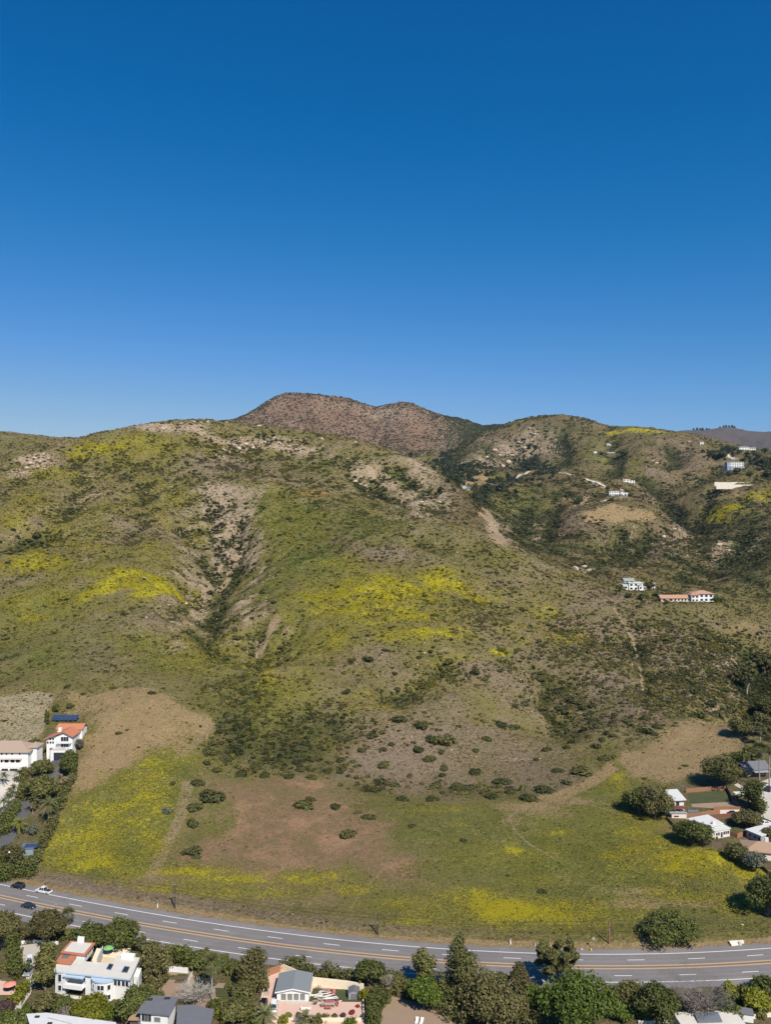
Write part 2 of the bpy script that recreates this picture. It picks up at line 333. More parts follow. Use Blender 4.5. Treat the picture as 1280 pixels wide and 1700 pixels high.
# road centre line
cl = [(-160,1452),(-80,1471),(0,1489.3),(100,1509),(160,1519.5),(240,1536),(320,1549.5),(480,1571.5),(640,1588.5),(770,1598.5),(907,1604.5),(1000,1606),(1120,1605),(1280,1597),(1420,1584)]
clw = np.array([((p - CX) / F * D, D) for p, q in cl for D in [CAMZ * F / (q - CY)]])
rc = np.polyfit(clw[:, 0] / 100, clw[:, 1], 5)
rx = np.linspace(-175, 150, 420); ry = np.polyval(rc, rx / 100)
rt = np.gradient(np.stack([rx, ry], 1), axis=0); rt /= np.linalg.norm(rt, axis=1)[:, None]; rn = np.stack([-rt[:, 1], rt[:, 0]], 1)  # points north
def road_off(x, y):
    """signed distance north of the centre line"""
    return (y - np.polyval(rc, np.clip(x, -175, 150) / 100)) * np.interp(x, rx, rt[:, 0])
ro = road_off(X, Y)
near_road = (1 - smst(11, 17, np.abs(ro))) * (np.abs(X) < 400)
Z = Z * (1 - near_road)
bank = smst(9.5, 13, ro) * (1 - smst(15, 24, ro)) * (np.abs(X) < 300)
Z += bank * (.5 + .5 * fbm(X, Y, 6, 3))
ROWS = row_of(Z)

# ------------------------------------------------------------------ what grows where: soft areas laid on the ground in metres
masks = {k: np.zeros(Z.shape, np.float32) for k in ('yellow', 'green', 'bare', 'red', 'rock', 'mauve', 'dark', 'trail', 'garden', 'orange', 'pale')}
NX = fbm(X, Y, 42, 6, .62); NY = fbm(X + 400, Y + 130, 42, 6, .62); NZ = fbm(X - 300, Y + 700, 14, 4, .6)
def blob(key, px, py, ax, ay, s=1.0, rot=0):
    c = hit(px, py); c2 = np.array(c)[:2]
    ca, sa = math.cos(R(rot)), math.sin(R(rot))
    def lim(q, p):   # keep the axis on the same slope as the middle
        v = np.array(q)[:2] - c2; return v
    u = (lim(hit(px + ax * ca, py + ax * sa), 0) - lim(hit(px - ax * ca, py - ax * sa), 0)) / 2
    v = (lim(hit(px - ay * sa, py + ay * ca), 0) - lim(hit(px + ay * sa, py - ay * ca), 0)) / 2
    mx = (np.hypot(*u) + np.hypot(*v)) * 1.8
    if mx > 900: return
    m = (np.abs(X - c2[0]) < mx) & (np.abs(Y - c2[1]) < mx)
    if not m.any(): return
    M = np.linalg.inv(np.stack([u, v], 1) + np.eye(2) * 1e-6)
    dx = X[m] - c2[0]; dy = Y[m] - c2[1]
    a = M[0, 0] * dx + M[0, 1] * dy; b = M[1, 0] * dx + M[1, 1] * dy
    r = np.sqrt(a * a + b * b) * (1 + .75 * NX[m]) + .35 * NZ[m]
    masks[key][m] = np.maximum(masks[key][m], s * (1 - smst(.1, 1.75, r)))
def poly(key, pix, s=1.0, soft=4.0, wob=1.0):
    P = []
    for (x0, y0), (x1, y1) in zip(pix, pix[1:] + pix[:1]):
        for t in np.linspace(0, 1, 5)[:-1]:
            h = hit(x0 + (x1 - x0) * t, y0 + (y1 - y0) * t); P.append((h.x, h.y))
    P = np.array(P); lo, hi = P.min(0) - 3 * soft, P.max(0) + 3 * soft
    m = (X > lo[0]) & (X < hi[0]) & (Y > lo[1]) & (Y < hi[1])
    x = X[m] + NX[m] * soft * 1.5 * wob; y = Y[m] + NY[m] * soft * 1.5 * wob
    d, _ = seg_dist(x, y, [tuple(p) for p in P] + [tuple(P[0])])
    ins = np.zeros(x.shape, bool)
    for (x0, y0), (x1, y1) in zip(P, np.roll(P, -1, 0)):
        if y0 == y1: continue
        c = ((y0 > y) != (y1 > y)) & (x < (x1 - x0) * (y - y0) / (y1 - y0) + x0); ins ^= c
    sd = np.where(ins, d, -d)
    masks[key][m] = np.maximum(masks[key][m], s * smst(-soft, soft, sd))
def line(key, pix, wid, s=1.0):
    wid *= .62; s *= .8
    P = []
    for (x0, y0), (x1, y1) in zip(pix[:-1], pix[1:]):
        for t in np.linspace(0, 1, 6)[:-1]: h = hit(x0 + (x1 - x0) * t, y0 + (y1 - y0) * t); P.append((h.x, h.y))
    h = hit(*pix[-1]); P.append((h.x, h.y))
    xs = [p[0] for p in P]; ys = [p[1] for p in P]
    m = (X > min(xs) - 4 * wid) & (X < max(xs) + 4 * wid) & (Y > min(ys) - 4 * wid) & (Y < max(ys) + 4 * wid)
    d, _ = seg_dist(X[m] + NX[m] * wid, Y[m] + NY[m] * wid, P)
    masks[key][m] = np.maximum(masks[key][m], s * (1 - smst(.4, 1.2, d / wid)))
    return P
def erase(key, by, k=1.0): masks[key] *= (1 - np.clip(masks[by] * k, 0, 1))

for b in [(170,742,50,12,.75),(130,757,42,10,.65),(232,725,35,9,.5),(90,785,50,16,.55),(40,830,45,16,.5),(60,930,60,16,.85),(30,942,40,12,.8),(100,900,45,18,.5),
    (215,965,90,16,.95),(265,978,50,12,1),(190,950,60,12,.7),(30,1000,40,16,.55),(60,1025,30,8,.65),(265,860,30,22,.5),(290,830,25,18,.45),(250,905,50,28,.4),(150,1010,60,10,.3),
    (620,980,90,26,.85),(560,1000,80,34,.7),(640,1020,100,26,.7),(730,962,45,20,.95),(690,1052,40,13,.85),(800,990,50,18,.6),(560,1060,60,22,.5),(480,1060,40,26,.35),(750,1050,50,12,.75),(900,1020,40,18,.5),(830,1082,25,8,.8),(940,1062,50,16,.6),(870,1065,20,9,.7),(700,1140,60,10,.5),
    (440,1120,40,18,.5),(470,1150,70,18,.38),(570,932,60,14,.6),(500,1100,60,18,.3),(610,1150,50,10,.4),(760,1090,50,12,.4),(720,1000,60,20,.5),(1000,1075,30,8,.35),(1030,1060,14,6,.6),(940,955,25,7,.4),
    (330,1445,80,11,.95),(480,1460,70,11,.95),(585,1476,35,11,.75),(420,1480,120,14,.55),(650,1500,60,12,.45),(850,1510,75,22,1.0),(780,1490,60,17,.75),(930,1522,65,17,.7),(700,1532,60,9,.8),(860,1541,40,7,.65),(1000,1532,25,7,.75),(960,1500,40,10,.4),
    (1120,1420,60,17,.8),(1180,1442,70,15,.9),(1225,1457,50,12,1),(1060,1410,40,13,.75),(1040,1380,30,11,.5),(1025,1295,22,22,.6),(1200,1424,40,11,1),(1240,1520,50,12,.4),(1050,1440,40,9,.55),(850,1410,22,8,.8),(922,1383,30,7,.65),(760,1370,22,7,.55),(720,1345,60,7,.4),(1010,1420,40,9,.6),(1100,1480,60,9,.5),(900,1460,50,8,.35),
    (1190,855,22,10,1),(1215,845,20,6,1),(1250,825,30,8,.6),(1270,818,20,8,.6),(1060,715,40,3.5,1),(1020,718,22,4,.9),(1100,713,20,2.5,.8),(1130,724,25,3,.5)]: blob('yellow', *b)
poly('yellow', [(145,1292),(220,1262),(330,1232),(335,1300),(262,1425),(235,1462),(60,1452),(90,1380),(128,1310)], .62, 17, 1.3)
poly('green', [(145,1292),(220,1262),(330,1232),(335,1300),(262,1425),(235,1462),(60,1452),(90,1380),(128,1310)], .7, 6)
for b in [(1150,1430,90,26,.75),(1210,1440,70,24,.8),(1100,1400,60,18,.6),(1060,1380,40,16,.5),(880,1515,110,28,.7),(760,1515,90,24,.5),(980,1520,60,14,.6),(300,1480,120,14,.5),(1240,1500,60,20,.5),(1150,1490,80,14,.45)]: blob('yellow', *b)
for b in [(240,1290,60,14,.8),(190,1330,60,14,.6),(150,1432,80,12,.85),(225,1345,36,16,.6),(110,1445,50,8,.85),(280,1300,26,14,.6)]: blob('yellow', *b)
for b in [(480,860,60,50,.8),(430,830,40,34,.75),(500,930,70,36,.85),(620,870,60,26,.6),(520,780,60,14,.4),(440,960,50,40,.55),(150,860,60,30,.45),(200,1060,120,40,.5),(80,1080,90,40,.55),(330,1090,60,40,.6),(60,1000,60,30,.6),(270,1100,60,20,.6),(430,1180,90,50,.5),
    (680,830,40,14,.55),(860,830,60,30,.6),(1000,760,60,18,.75),(1040,780,40,14,.4),(820,795,30,10,.7),(1060,880,50,26,.5),(1010,900,60,24,.5),(1180,820,50,12,.5),(1000,740,40,12,.7),(1250,790,40,18,.3),(1080,860,50,30,.4),(1240,860,50,26,.6),
    (860,1390,90,26,.85),(930,1440,100,32,.85),(1000,1490,90,28,.9),(800,1360,90,18,.5),(1100,1530,120,22,.75),(1000,1380,60,26,.75),(700,1400,60,24,.5),(1230,1530,60,24,.6),(780,1450,70,16,.6),(1080,1330,40,26,.7),(360,1340,50,34,.5),(450,1310,40,14,.45),(700,1345,90,10,.5),(560,1440,60,12,.4)]: blob('green', *b)
poly('green', [(640,1350),(850,1340),(1010,1290),(1040,1310),(1110,1390),(1210,1420),(1290,1470),(1290,1560),(640,1540)], .55, 8)
poly('bare', [(90,1150),(160,1146),(250,1152),(330,1180),(352,1192),(345,1218),(300,1250),(200,1268),(145,1292),(130,1262),(132,1200)], .9, 12, 1.4)
poly('pale', [(-60,1155),(90,1150),(78,1200),(60,1240),(-60,1240)], .8, 4)
poly('red', [(385,1305),(560,1306),(600,1340),(640,1395),(720,1445),(705,1492),(600,1460),(520,1448),(330,1432),(345,1380)], .88, 16, 1.4)
poly('bare', [(1028,1262),(1062,1240),(1110,1208),(1160,1193),(1205,1196),(1240,1232),(1215,1262),(1180,1285),(1100,1292),(1050,1288)], .88, 7, 1.2)
poly('bare', [(880,1325),(960,1300),(1018,1262),(1030,1280),(985,1305),(930,1335)], .85, 2.5)
poly('bare', [(965,852),(1010,835),(1080,848),(1100,866),(1030,866),(975,868)], .8, 6)
poly('bare', [(762,795),(800,786),(822,800),(800,806),(768,806)], .7, 6)
for b in [(1020,752,50,8,.5),(1200,770,70,8,.5),(1170,750,30,14,.4),(1110,785,30,14,.4),(1225,820,50,8,.6),(1240,1040,60,14,.5),(1260,1060,30,14,.3),(800,1550,200,6,.3),(880,1340,60,8,.6)]: blob('bare', *b)
poly('mauve', [(560,1290),(575,1250),(610,1212),(660,1195),(760,1185),(850,1205),(900,1240),(960,1260),(985,1285),(900,1325),(760,1320),(620,1300)], .72, 14)
for b in [(640,920,60,18,.8),(800,1120,90,40,.7),(900,1160,80,30,.6),(1000,1000,70,20,.6),(960,1050,90,30,.6),(1000,1130,60,40,.7),(1060,1180,60,20,.7),(200,880,90,30,.7),(150,830,60,20,.7),(220,1035,70,22,.8),(160,1080,60,30,.7),(80,960,60,14,.5),(620,1090,60,22,.6),(620,745,90,20,.6),(700,790,60,30,.7),(840,750,80,20,.8),(1130,760,50,30,.8),(1090,820,40,30,.6),(1100,900,50,30,.6),(960,860,50,20,.6),(560,1110,40,14,.5),(450,780,90,14,.6),(360,770,90,14,.6),(880,950,70,20,.6)]: blob('mauve', *b)
for b in [(405,1200,60,50,.95),(470,1250,90,34,1),(390,1250,40,30,1),(540,1200,60,26,.7),(425,1130,30,30,.8),(620,1310,60,10,.8),(800,1315,110,12,.8),(1240,1130,40,60,1),(1270,1200,40,40,1),(1240,940,60,40,.9),(1270,880,40,40,.8),(1160,930,40,30,.7),(860,890,60,30,.8),(900,860,60,20,.6),(930,820,40,16,.5),(780,770,50,12,1),(740,775,30,12,1),(930,705,70,16,.8),(1090,740,50,14,.5),(50,735,60,10,.8),(1180,900,30,30,.7),(1200,730,50,8,.5),(450,730,120,14,.5),(730,870,60,12,.5),(660,760,60,14,.4)]: blob('dark', *b)
for b in [(60,764,32,14,1),(30,785,30,10,.8),(270,712,45,6,.9),(320,705,30,4,.8),(400,742,50,10,.85),(480,745,45,9,.9),(425,735,40,8,.7),(375,820,50,20,.8),(345,850,24,40,.7),(385,880,30,50,.75),(400,925,20,26,1,-50),(335,1010,12,30,.8,40),(330,965,20,18,.6),(600,800,50,10,.7,30),(690,835,50,10,.7,25),(560,765,40,8,.5),(740,840,20,16,.6),(860,750,60,20,.8),(800,765,50,10,.8),(910,745,30,20,.7),(880,720,40,8,.7),(1200,905,30,20,.6),(1130,900,26,26,.6),(970,945,14,6,.9),(510,670,120,12,.5),(660,690,60,14,.6),(820,865,12,20,1),(840,890,14,20,.7),(150,790,30,8,.5),(140,930,20,8,.5),(180,855,60,10,.5),(150,890,30,10,.5),(720,1085,60,5,.5),(640,1240,60,8,.3),(860,1262,30,5,.7),(760,1255,30,4,.5),(1150,800,20,8,.5),(1090,770,20,8,.4),(1110,880,20,14,.5)]: blob('rock', *b)
for b in [(520,823,40,9,.75),(360,742,25,5,.7),(30,986,18,6,.5),(620,850,18,6,.4),(420,1190,20,8,.3)]: blob('orange', *b)
line('trail', [(455,1030),(440,1060),(425,1090)], 6, 1); line('trail', [(393,925),(378,962),(362,985)], 5, .9)
line('trail', [(315,1300),(300,1350),(272,1410),(250,1455)], 6.0, .72); line('trail', [(310,1180),(345,1200),(330,1230),(290,1262)], 3, .6)
line('trail', [(1020,1008),(1050,1060),(1062,1110),(1070,1160)], 2.4, .85); line('trail', [(905,1333),(860,1345),(845,1357),(855,1380),(880,1402),(920,1425)], 1.3, .9)
line('trail', [(905,1333),(975,1334),(1030,1352)], 1.0, 1); line('trail', [(1160,1405),(1200,1440),(1260,1480)], .7, .8)
line('trail', [(640,1440),(600,1480),(580,1515)], 1.2, .6); line('trail', [(560,1340),(610,1385),(640,1430)], 1.0, .5); line('trail', [(680,1440),(725,1475)], 1, .6)
line('trail', [(1140,1250),(1155,1270),(1153,1285)], .5, .9)
line('trail', [(850,797),(862,790),(880,783)], 8, 1.25); line('trail', [(910,782),(950,789)], 7, 1.1); line('trail', [(972,794),(985,799),(1005,808)], 11, 1.3); line('trail', [(1042,824),(1020,828),(1002,832)], 6, 1.3); line('trail', [(1002,832),(985,834),(968,838),(974,824)], 7, 1.1); line('trail', [(1200,752),(1210,757),(1220,763)], 12, 1.2)
line('trail', [(808,848),(812,866),(820,880),(832,897)], 15, 1.25); line('trail', [(1150,800),(1160,790),(1180,780)], 2.5, .6); line('trail', [(1130,838),(1150,800)], 2, .6)
gn = np.clip(.55 + 1.1 * NZ, 0, 1)
masks['dark'] = np.maximum(masks['dark'], (GUL * np.clip(.75 + NX, .2, 1)).astype(np.float32)); masks['rock'] = np.maximum(masks['rock'], (.85 * GSIDE * gn * (DD < 1100)).astype(np.float32)); masks['green'] *= (1 - .8 * GUL)
for b in [(450,1240,120,50,.9),(1060,1080,140,50,.55),(1150,1140,110,46,.7),(900,1110,110,40,.3),(620,1302,80,14,.5),(720,1308,60,12,.4),(900,1308,60,14,.4),(860,875,60,16,1),(930,905,60,16,.9),(990,940,50,14,.9),(800,835,40,16,.9),(950,800,60,14,.5),(880,850,70,24,.6),(960,900,50,20,.4),(1110,920,50,26,.7),(1060,900,40,16,.4),(1020,880,40,14,.4),(1180,870,40,30,.6),(1240,900,60,50,.9),(420,1150,60,30,.7),(560,1225,60,30,.6)]: blob('dark', *b)
masks['garden'] = ((ro < -9) & (np.abs(X) < 400)).astype(np.float32) * 1.0
m_sh = (smst(8.0, 9.5, ro) * (1 - smst(10.5, 13, ro + 2 * NX))).astype(np.float32) * (np.abs(X) < 300)
masks['bare'] = np.maximum(masks['bare'], m_sh)
m_bk = (smst(10.5, 13, ro) * (1 - smst(16, 21, ro + 6 * NX))) * np.clip(1.15 - (X + 80) / 160, .12, 1) * (np.abs(X) < 300)
masks['mauve'] = np.maximum(masks['mauve'], m_bk.astype(np.float32) * .9)
masks['yellow'] *= (1 - m_bk * .8)
leftyard = [(-60,1470),(45,1460),(62,1420),(95,1350),(125,1290),(132,1262),(128,1225),(80,1205),(60,1240),(-60,1235)]
poly('garden', leftyard, 1.0, 1.5, .3)
poly('garden', [(1115,1300),(1165,1300),(1290,1240),(1290,1450),(1262,1440),(1200,1412),(1170,1402),(1120,1370),(1100,1350)], 1.0, 1.5, .3)
for k in ('red', 'bare', 'garden'):
    for j in ('mauve', 'dark', 'rock'): erase(j, k, 1.0)
erase('yellow', 'garden'); erase('yellow', 'red', .93); erase('green', 'red', .8); erase('green', 'bare', .75); erase('yellow', 'bare', .8); erase('green', 'garden')
# brown far mountain, hazy ridges
fm = smst(1900, 2150, DD); pxm = PX
masks['mauve'] = np.maximum(masks['mauve'], (fm * np.where(DD < 3700, 1, .7)).astype(np.float32)); masks['dark'] = np.maximum(masks['dark'], (fm * np.where(DD > 3700, .1, .12)).astype(np.float32))
masks['dark'] = np.maximum(masks['dark'], (fm * np.where(DD < 3700, .75 * smst(690, 790, PX + 60 * NX), 0)).astype(np.float32))
fr = ridged(X + 60 * NX, Y + 60 * NY, 160, 4)
masks['rock'] = np.maximum(masks['rock'], (fm * np.clip(fr * .9 + .15, 0, .6)).astype(np.float32) * (DD < 3700) * (PX < 760))
masks['bare'] = np.maximum(masks['bare'], (fm * .25).astype(np.float32) * (DD < 3700))

def mask_at(key, x, y):
    px = CX + x / y * F; l = np.log(y)
    j = np.clip(np.round(np.interp(px, gpx, np.arange(NC))).astype(int), 0, NC - 1); k = np.clip(np.round(np.interp(l, gld, np.arange(NR))).astype(int), 0, NR - 1)
    return masks[key][k, j]

for b in [(690,893,100,12,.5),(760,905,60,10,.4)]: blob('dark', *b)
for b in [(1192,852,24,10,1),(1215,842,22,6,1),(1255,824,34,8,.9),(1058,714,44,4,1.2),(1110,1440,40,10,.9),(1225,1450,60,12,1.1),(855,1512,60,16,1.1)]: blob('yellow', *b)
for b in [(620,790,60,10,.8,32),(680,825,60,10,.9,30),(650,800,40,8,.7,30),(700,780,50,14,.6,25),(740,830,30,10,.7,35),(590,770,40,8,.5,25),(360,815,40,10,.9),(430,805,30,10,.6),(150,825,60,8,.6),(220,815,50,6,.5),(100,860,50,12,.5),(290,712,60,7,.9),(440,735,60,9,.9),(500,748,40,8,.9),(380,760,40,8,.5),(510,660,60,6,.9),(560,675,50,8,.6),(640,685,50,8,.8)]: blob('rock', *b)
for b in [(960,1330,60,10,.6),(1000,1350,30,10,.3),(760,1360,120,16,.3),(900,1345,60,10,.6),(1060,1480,90,10,.55),(1130,1500,120,10,.6),(800,1380,60,14,.35),(700,1400,60,10,.4),(950,1465,50,8,.4),(640,1500,90,10,.3),(480,1500,140,10,.4),(1085,1565,20,4,.9)]: blob('bare', *b)
for b in [(1000,1080,200,70,.5),(1080,1150,120,40,.5),(880,1150,120,40,.5),(700,1120,140,24,.4),(430,900,40,40,.0)]: blob('mauve', *b)
for b in [(640,985,110,24,.9),(560,1010,70,24,.7),(740,970,60,18,.9),(690,1050,60,14,.8),(215,965,90,14,1.1),(265,978,50,10,1.1),(60,935,60,14,.9),(170,745,60,10,.8)]: blob('yellow', *b)
for b in [(60,764,36,12,1.3),(280,708,60,6,1.2),(400,742,50,9,1.2),(485,746,45,8,1.2),(560,700,140,12,.5),(850,752,60,16,.4),(815,765,50,10,.5)]: blob('rock', *b)
for b in [(400,1210,70,44,.85),(470,1255,100,44,.85),(540,1275,60,24,.75),(640,1308,90,12,.5),(780,1314,120,12,.45),(900,1310,50,8,.45),(1120,1140,110,40,.5),(1235,1130,44,50,.9)]: blob('dark', *b)
for b in [(150,850,140,90,.34),(260,745,140,26,.42),(60,850,70,60,.3),(640,1000,160,70,.4),(520,1080,120,50,.34),(820,1020,110,40,.34),(300,1060,160,40,.26),(480,880,70,60,.28),(1130,1440,130,34,.55),(1000,1510,110,22,.5),(860,1420,120,24,.34),(1060,1370,60,30,.45),(1230,1500,60,24,.5)]: blob('yellow', *b)
for b in [(875,1340,60,9,.75),(850,1362,24,14,.6)]: blob('bare', *b)
for b in [(905,1395,60,14,.6),(960,1420,60,10,.5),(1000,1385,50,8,.6),(1010,1510,60,10,.5),(940,1545,60,10,.5),(700,1530,40,8,.3)]: blob('dark', *b)
for b in [(1060,1500,110,12,.6),(1130,1470,60,10,.45),(930,1350,60,12,.5),(700,1420,90,16,.45),(620,1520,120,8,.4)]: blob('bare', *b)
for b in [(1100,1050,160,34,.4),(1180,1080,90,40,.55),(960,1180,80,24,.5),(1040,1200,60,20,.5)]: blob('dark', *b)
poly('rock', [(345,795),(440,812),(425,870),(402,930),(375,965),(350,930),(335,870)], .75, 9)
for b in [(330,1090,70,26,.4),(440,1140,50,24,.5),(500,1120,60,18,.4),(620,1170,60,12,.35),(760,1140,60,16,.3),(100,1000,70,20,.4),(150,905,60,22,.45),(30,860,50,20,.5),(250,800,60,20,.35),(210,735,70,14,.5),(600,1010,120,40,.5),(720,1000,80,40,.5),(860,1040,80,24,.4),(320,900,30,16,.4)]: blob('yellow', *b)
for b in [(200,1330,90,40,.55),(150,1400,90,30,.6),(1130,1432,110,26,.6),(870,1512,120,24,.6),(420,1462,150,16,.6)]: blob('yellow', *b)
n4 = fbm(X + 50, Y + 2000, 18, 4, .65); masks['yellow'] *= np.clip(1.02 + 1.1 * n4 + .5 * NX, .15, 1.3).astype(np.float32)
# plant communities: weights per spot, shared by the ground colour and by the tufts that stand on it
CLS = np.array([(0.208, 0.157, 0.11), (0.115, 0.101, 0.029), (0.173, 0.153, 0.032), (0.043, 0.05, 0.016), (0.245, 0.182, 0.086), (0.133, 0.089, 0.05), (0.092, 0.107, 0.025), (0.127, 0.122, 0.074), (0.392, 0.302, 0.212), (0.328, 0.285, 0.016)])
n1 = fbm(X, Y, 95, 5, .6); n2 = fbm(X + 900, Y - 300, 55, 5, .62); n3 = fbm(X - 500, Y + 900, 34, 5, .65); n4 = fbm(X + 50, Y + 2000, 18, 4, .65); n5 = fbm(X + 5000, Y, 150, 4, .6)
lap = Z - (np.roll(Z, 9, 1) + np.roll(Z, -9, 1) + np.roll(Z, 7, 0) + np.roll(Z, -7, 0)) / 4
lap_n = np.clip(lap / (.4 + DD * .0012), -2, 2) * hillw
W_ = np.zeros(Z.shape + (10,), np.float32)
W_[..., 0] = .42 + 1.7 * masks['mauve'] + 1.1 * n2 + .2 * lap_n
W_[..., 1] = .75 + 1.0 * n3 + .5 * n1
W_[..., 2] = .60 + 1.4 * masks['yellow'] + .9 * masks['green'] + 1.3 * n1 - .4 * n4
W_[..., 3] = -.75 + 2.6 * masks['dark'] + 1.0 * n4 + .5 * n3 - .6 * lap_n
W_[..., 4] = .25 + 1.2 * n4 + .5 * masks['bare'] + .5 * (1 - hillw) + .5 * masks['pale'] - .4 * n1
W_[..., 5] = .25 + .8 * n5 - .6 * n3 + .6 * masks['mauve']
W_[..., 6] = .25 + 2.3 * masks['green'] + 1.0 * n5 - .3 * lap_n
W_[..., 7] = .05 - .9 * n2 + .8 * n4 + .5 * masks['dark']
W_[..., 8] = -1.2 + 3.4 * masks['rock'] + .35 * lap_n + .9 * n4 + 1.0 * masks['trail']
W_[..., 9] = -1.5 + 3.9 * masks['yellow'] + 1.3 * n1 + .8 * n4
rgt = smst(700, 760, PX) * smst(740, 800, DD)
W_[..., 0] += .05 * rgt; W_[..., 3] += .75 * rgt; W_[..., 5] += .9 * rgt; W_[..., 1] += .4 * rgt; W_[..., 2] -= .4 * rgt; W_[..., 9] -= .3 * rgt; W_[..., 4] -= .3 * rgt
e_ = np.exp(2.6 * (W_ - W_.max(-1, keepdims=True))); e_ /= e_.sum(-1, keepdims=True)
BASE = e_ @ CLS
fmr = smst(1900, 2150, DD)[..., None] * (DD < 3700)[..., None]; mcol = np.array((.150, .094, .062)) * (1 + .35 * np.clip(fr + .1, -1, 1))[..., None]
mgrn = smst(690, 790, PX + 60 * NX)[..., None]; mcol = mcol * (1 - mgrn) + np.array((.06, .06, .028)) * mgrn
low = smst(330, 250, Z)[..., None]; mcol = mcol * (1 - .5 * low) + np.array((.095, .09, .04)) * .5 * low
BASE = BASE * (1 - fmr) + mcol * fmr
ffr = (DD > 3700)[..., None]; BASE = np.where(ffr, np.array((.095, .078, .066)), BASE).astype(np.float32)
# ------------------------------------------------------------------ ground material
def ground_material():
    t = NT('ground_cover')
    a = t.attr('cover_a'); b = t.attr('cover_b'); c = t.attr('cover_c')
    sa = t.n('ShaderNodeSeparateColor', i_0=a.outputs['Color']); sb = t.n('ShaderNodeSeparateColor', i_0=b.outputs['Color']); sc = t.n('ShaderNodeSeparateColor', i_0=c.outputs['Color'])
    yel, grn, bare = sa.outputs; rock, mauve, dark = sb.outputs; red, trail, gard = sc.outputs
    orange = a.outputs['Alpha']; pale = b.outputs['Alpha']
    nb = t.noise(.035, 5, .6); nm = t.noise(.22, 5, .65); nf = t.noise(1.1, 4, .7); ns = t.noise(3.2, 3, .7); n2 = t.noise(.5, 4, .7, dist=.6)
    def cover(mask, k=2.0, lo=.3, hi=.7, n1=nm, w1=.5, nn=nf):
        nz = t.math('ADD', t.math('MULTIPLY', n1, w1), t.math('MULTIPLY', nn, 1 - w1))
        v = t.math('ADD', mask, t.math('MULTIPLY', t.math('SUBTRACT', nz, .5), k))
        return t.rng(v, lo, hi)
    bs = t.attr('base').outputs['Color']
    jit = t.n('ShaderNodeHueSaturation'); jit.inputs['Saturation'].default_value = 1.0; t.set(jit.inputs['Color'], bs); t.set(jit.inputs['Hue'], t.rng(nf, .2, .8, .475, .525, False)); t.set(jit.inputs['Value'], t.rng(n2, .25, .75, .78, 1.22, False))
    col = jit.outputs[0]
    # grass, straw
    gc = t.mix(t.rng(nm, .35, .65), (.115, .128, .030), (.190, .178, .045))
    gc = t.mix(t.rng(n2, .5, .7, 0, .65), gc, (.25, .195, .085))
    fd = t.mix(t.rng(t.noise(.045, 5, .62, dist=.8), .38, .58), (.082, .100, .025), (.250, .205, .078)); fd = t.mix(t.rng(t.noise(.11, 4, .6, dist=1.2), .35, .6), fd, gc)
    col = t.mix(t.math('MULTIPLY', cover(t.math('MULTIPLY', grn, .8)), .62), col, fd)
    dk = t.mix(nf, (.038, .045, .016), (.072, .078, .028))
    col = t.mix(t.math('MULTIPLY', cover(t.math('MULTIPLY', dark, .7), 2.0), .28), col, dk)
    bc = t.mix(t.rng(nm, .3, .7), (.300, .205, .112), (.245, .175, .086))
    bc = t.mix(t.rng(n2, .55, .7, 0, .5), bc, (.17, .16, .06))
    col = t.mix(t.math('MULTIPLY', cover(bare, 1.4), .9), col, bc)
    pc = t.mix(t.rng(nf, .3, .7), (.25, .20, .12), (.33, .27, .175)); pc = t.mix(t.rng(n2, .52, .62, 0, .7), pc, (.16, .15, .07))
    col = t.mix(cover(pale, 1.2), col, pc)
    rc_ = t.mix(t.rng(nm, .35, .65), (.262, .155, .096), (.195, .135, .070)); rc_ = t.mix(t.rng(n2, .5, .64, 0, .6), rc_, (.12, .118, .038)); rc_ = t.mix(t.rng(t.noise(.06, 4, .6), .5, .66, 0, .75), rc_, (.33, .20, .115)); rc_ = t.mix(t.rng(nb, .52, .7, 0, .7), rc_, (.16, .13, .055))
    col = t.mix(cover(red, 1.1), col, rc_)
    rk = t.mix(t.rng(nf, .3, .7), (.33, .245, .165), (.24, .175, .118)); rk = t.mix(t.rng(ns, .5, .7), rk, (.42, .34, .245))
    col = t.mix(t.math('MULTIPLY', cover(t.math('MULTIPLY', rock, .8), 2.4, .42, .58), .8), col, rk)
    yc = t.mix(t.rng(n2, .35, .65), (.34, .29, .016), (.45, .375, .02)); yc = t.mix(t.rng(ns, .45, .62, 0, .55), yc, (.14, .16, .035))
    yf = cover(t.math('MULTIPLY', yel, .72), 2.5, .4, .72, n2, .45)
    col = t.mix(t.math('MULTIPLY', yf, .8), col, yc)
    col = t.mix(t.math('MULTIPLY', cover(t.math('MULTIPLY', orange, .7), 2.2), .6), col, (.42, .22, .02))
    tc = t.mix(t.rng(nm, .3, .7), (.30, .22, .14), (.24, .175, .105))
    col = t.mix(cover(trail, .8), col, tc)
    gd = t.mix(t.rng(nm, .35, .65), (.17, .12, .075), (.105, .095, .038)); gd = t.mix(t.rng(n2, .5, .65, 0, .8), gd, (.085, .105, .03))
    col = t.mix(gard, col, gd)
    # small scale value break-up of twigs, stones and tufts
    sp = t.math('ADD', t.math('MULTIPLY', t.rng(nf, .28, .72, .62, 1.36), .6), t.math('MULTIPLY', t.rng(ns, .28, .72, .62, 1.36), .4))
    v = t.n('ShaderNodeVectorMath', operation='SCALE', i_0=col); t.set(v.inputs['Scale'], sp)
    hb = t.math('ADD', t.math('MULTIPLY', nf, 1.0), t.math('MULTIPLY', ns, .35))
    return t.done(v.outputs[0], .95, .05, hb, .95, .9)
GM = ground_material()
def fattr(me, name, arrs, sel):
    at = me.attributes.new(name, 'FLOAT_COLOR', 'POINT')
    a = np.stack([x.ravel()[sel] for x in arrs], 1).astype(np.float32); at.data.foreach_set('color', a.ravel())
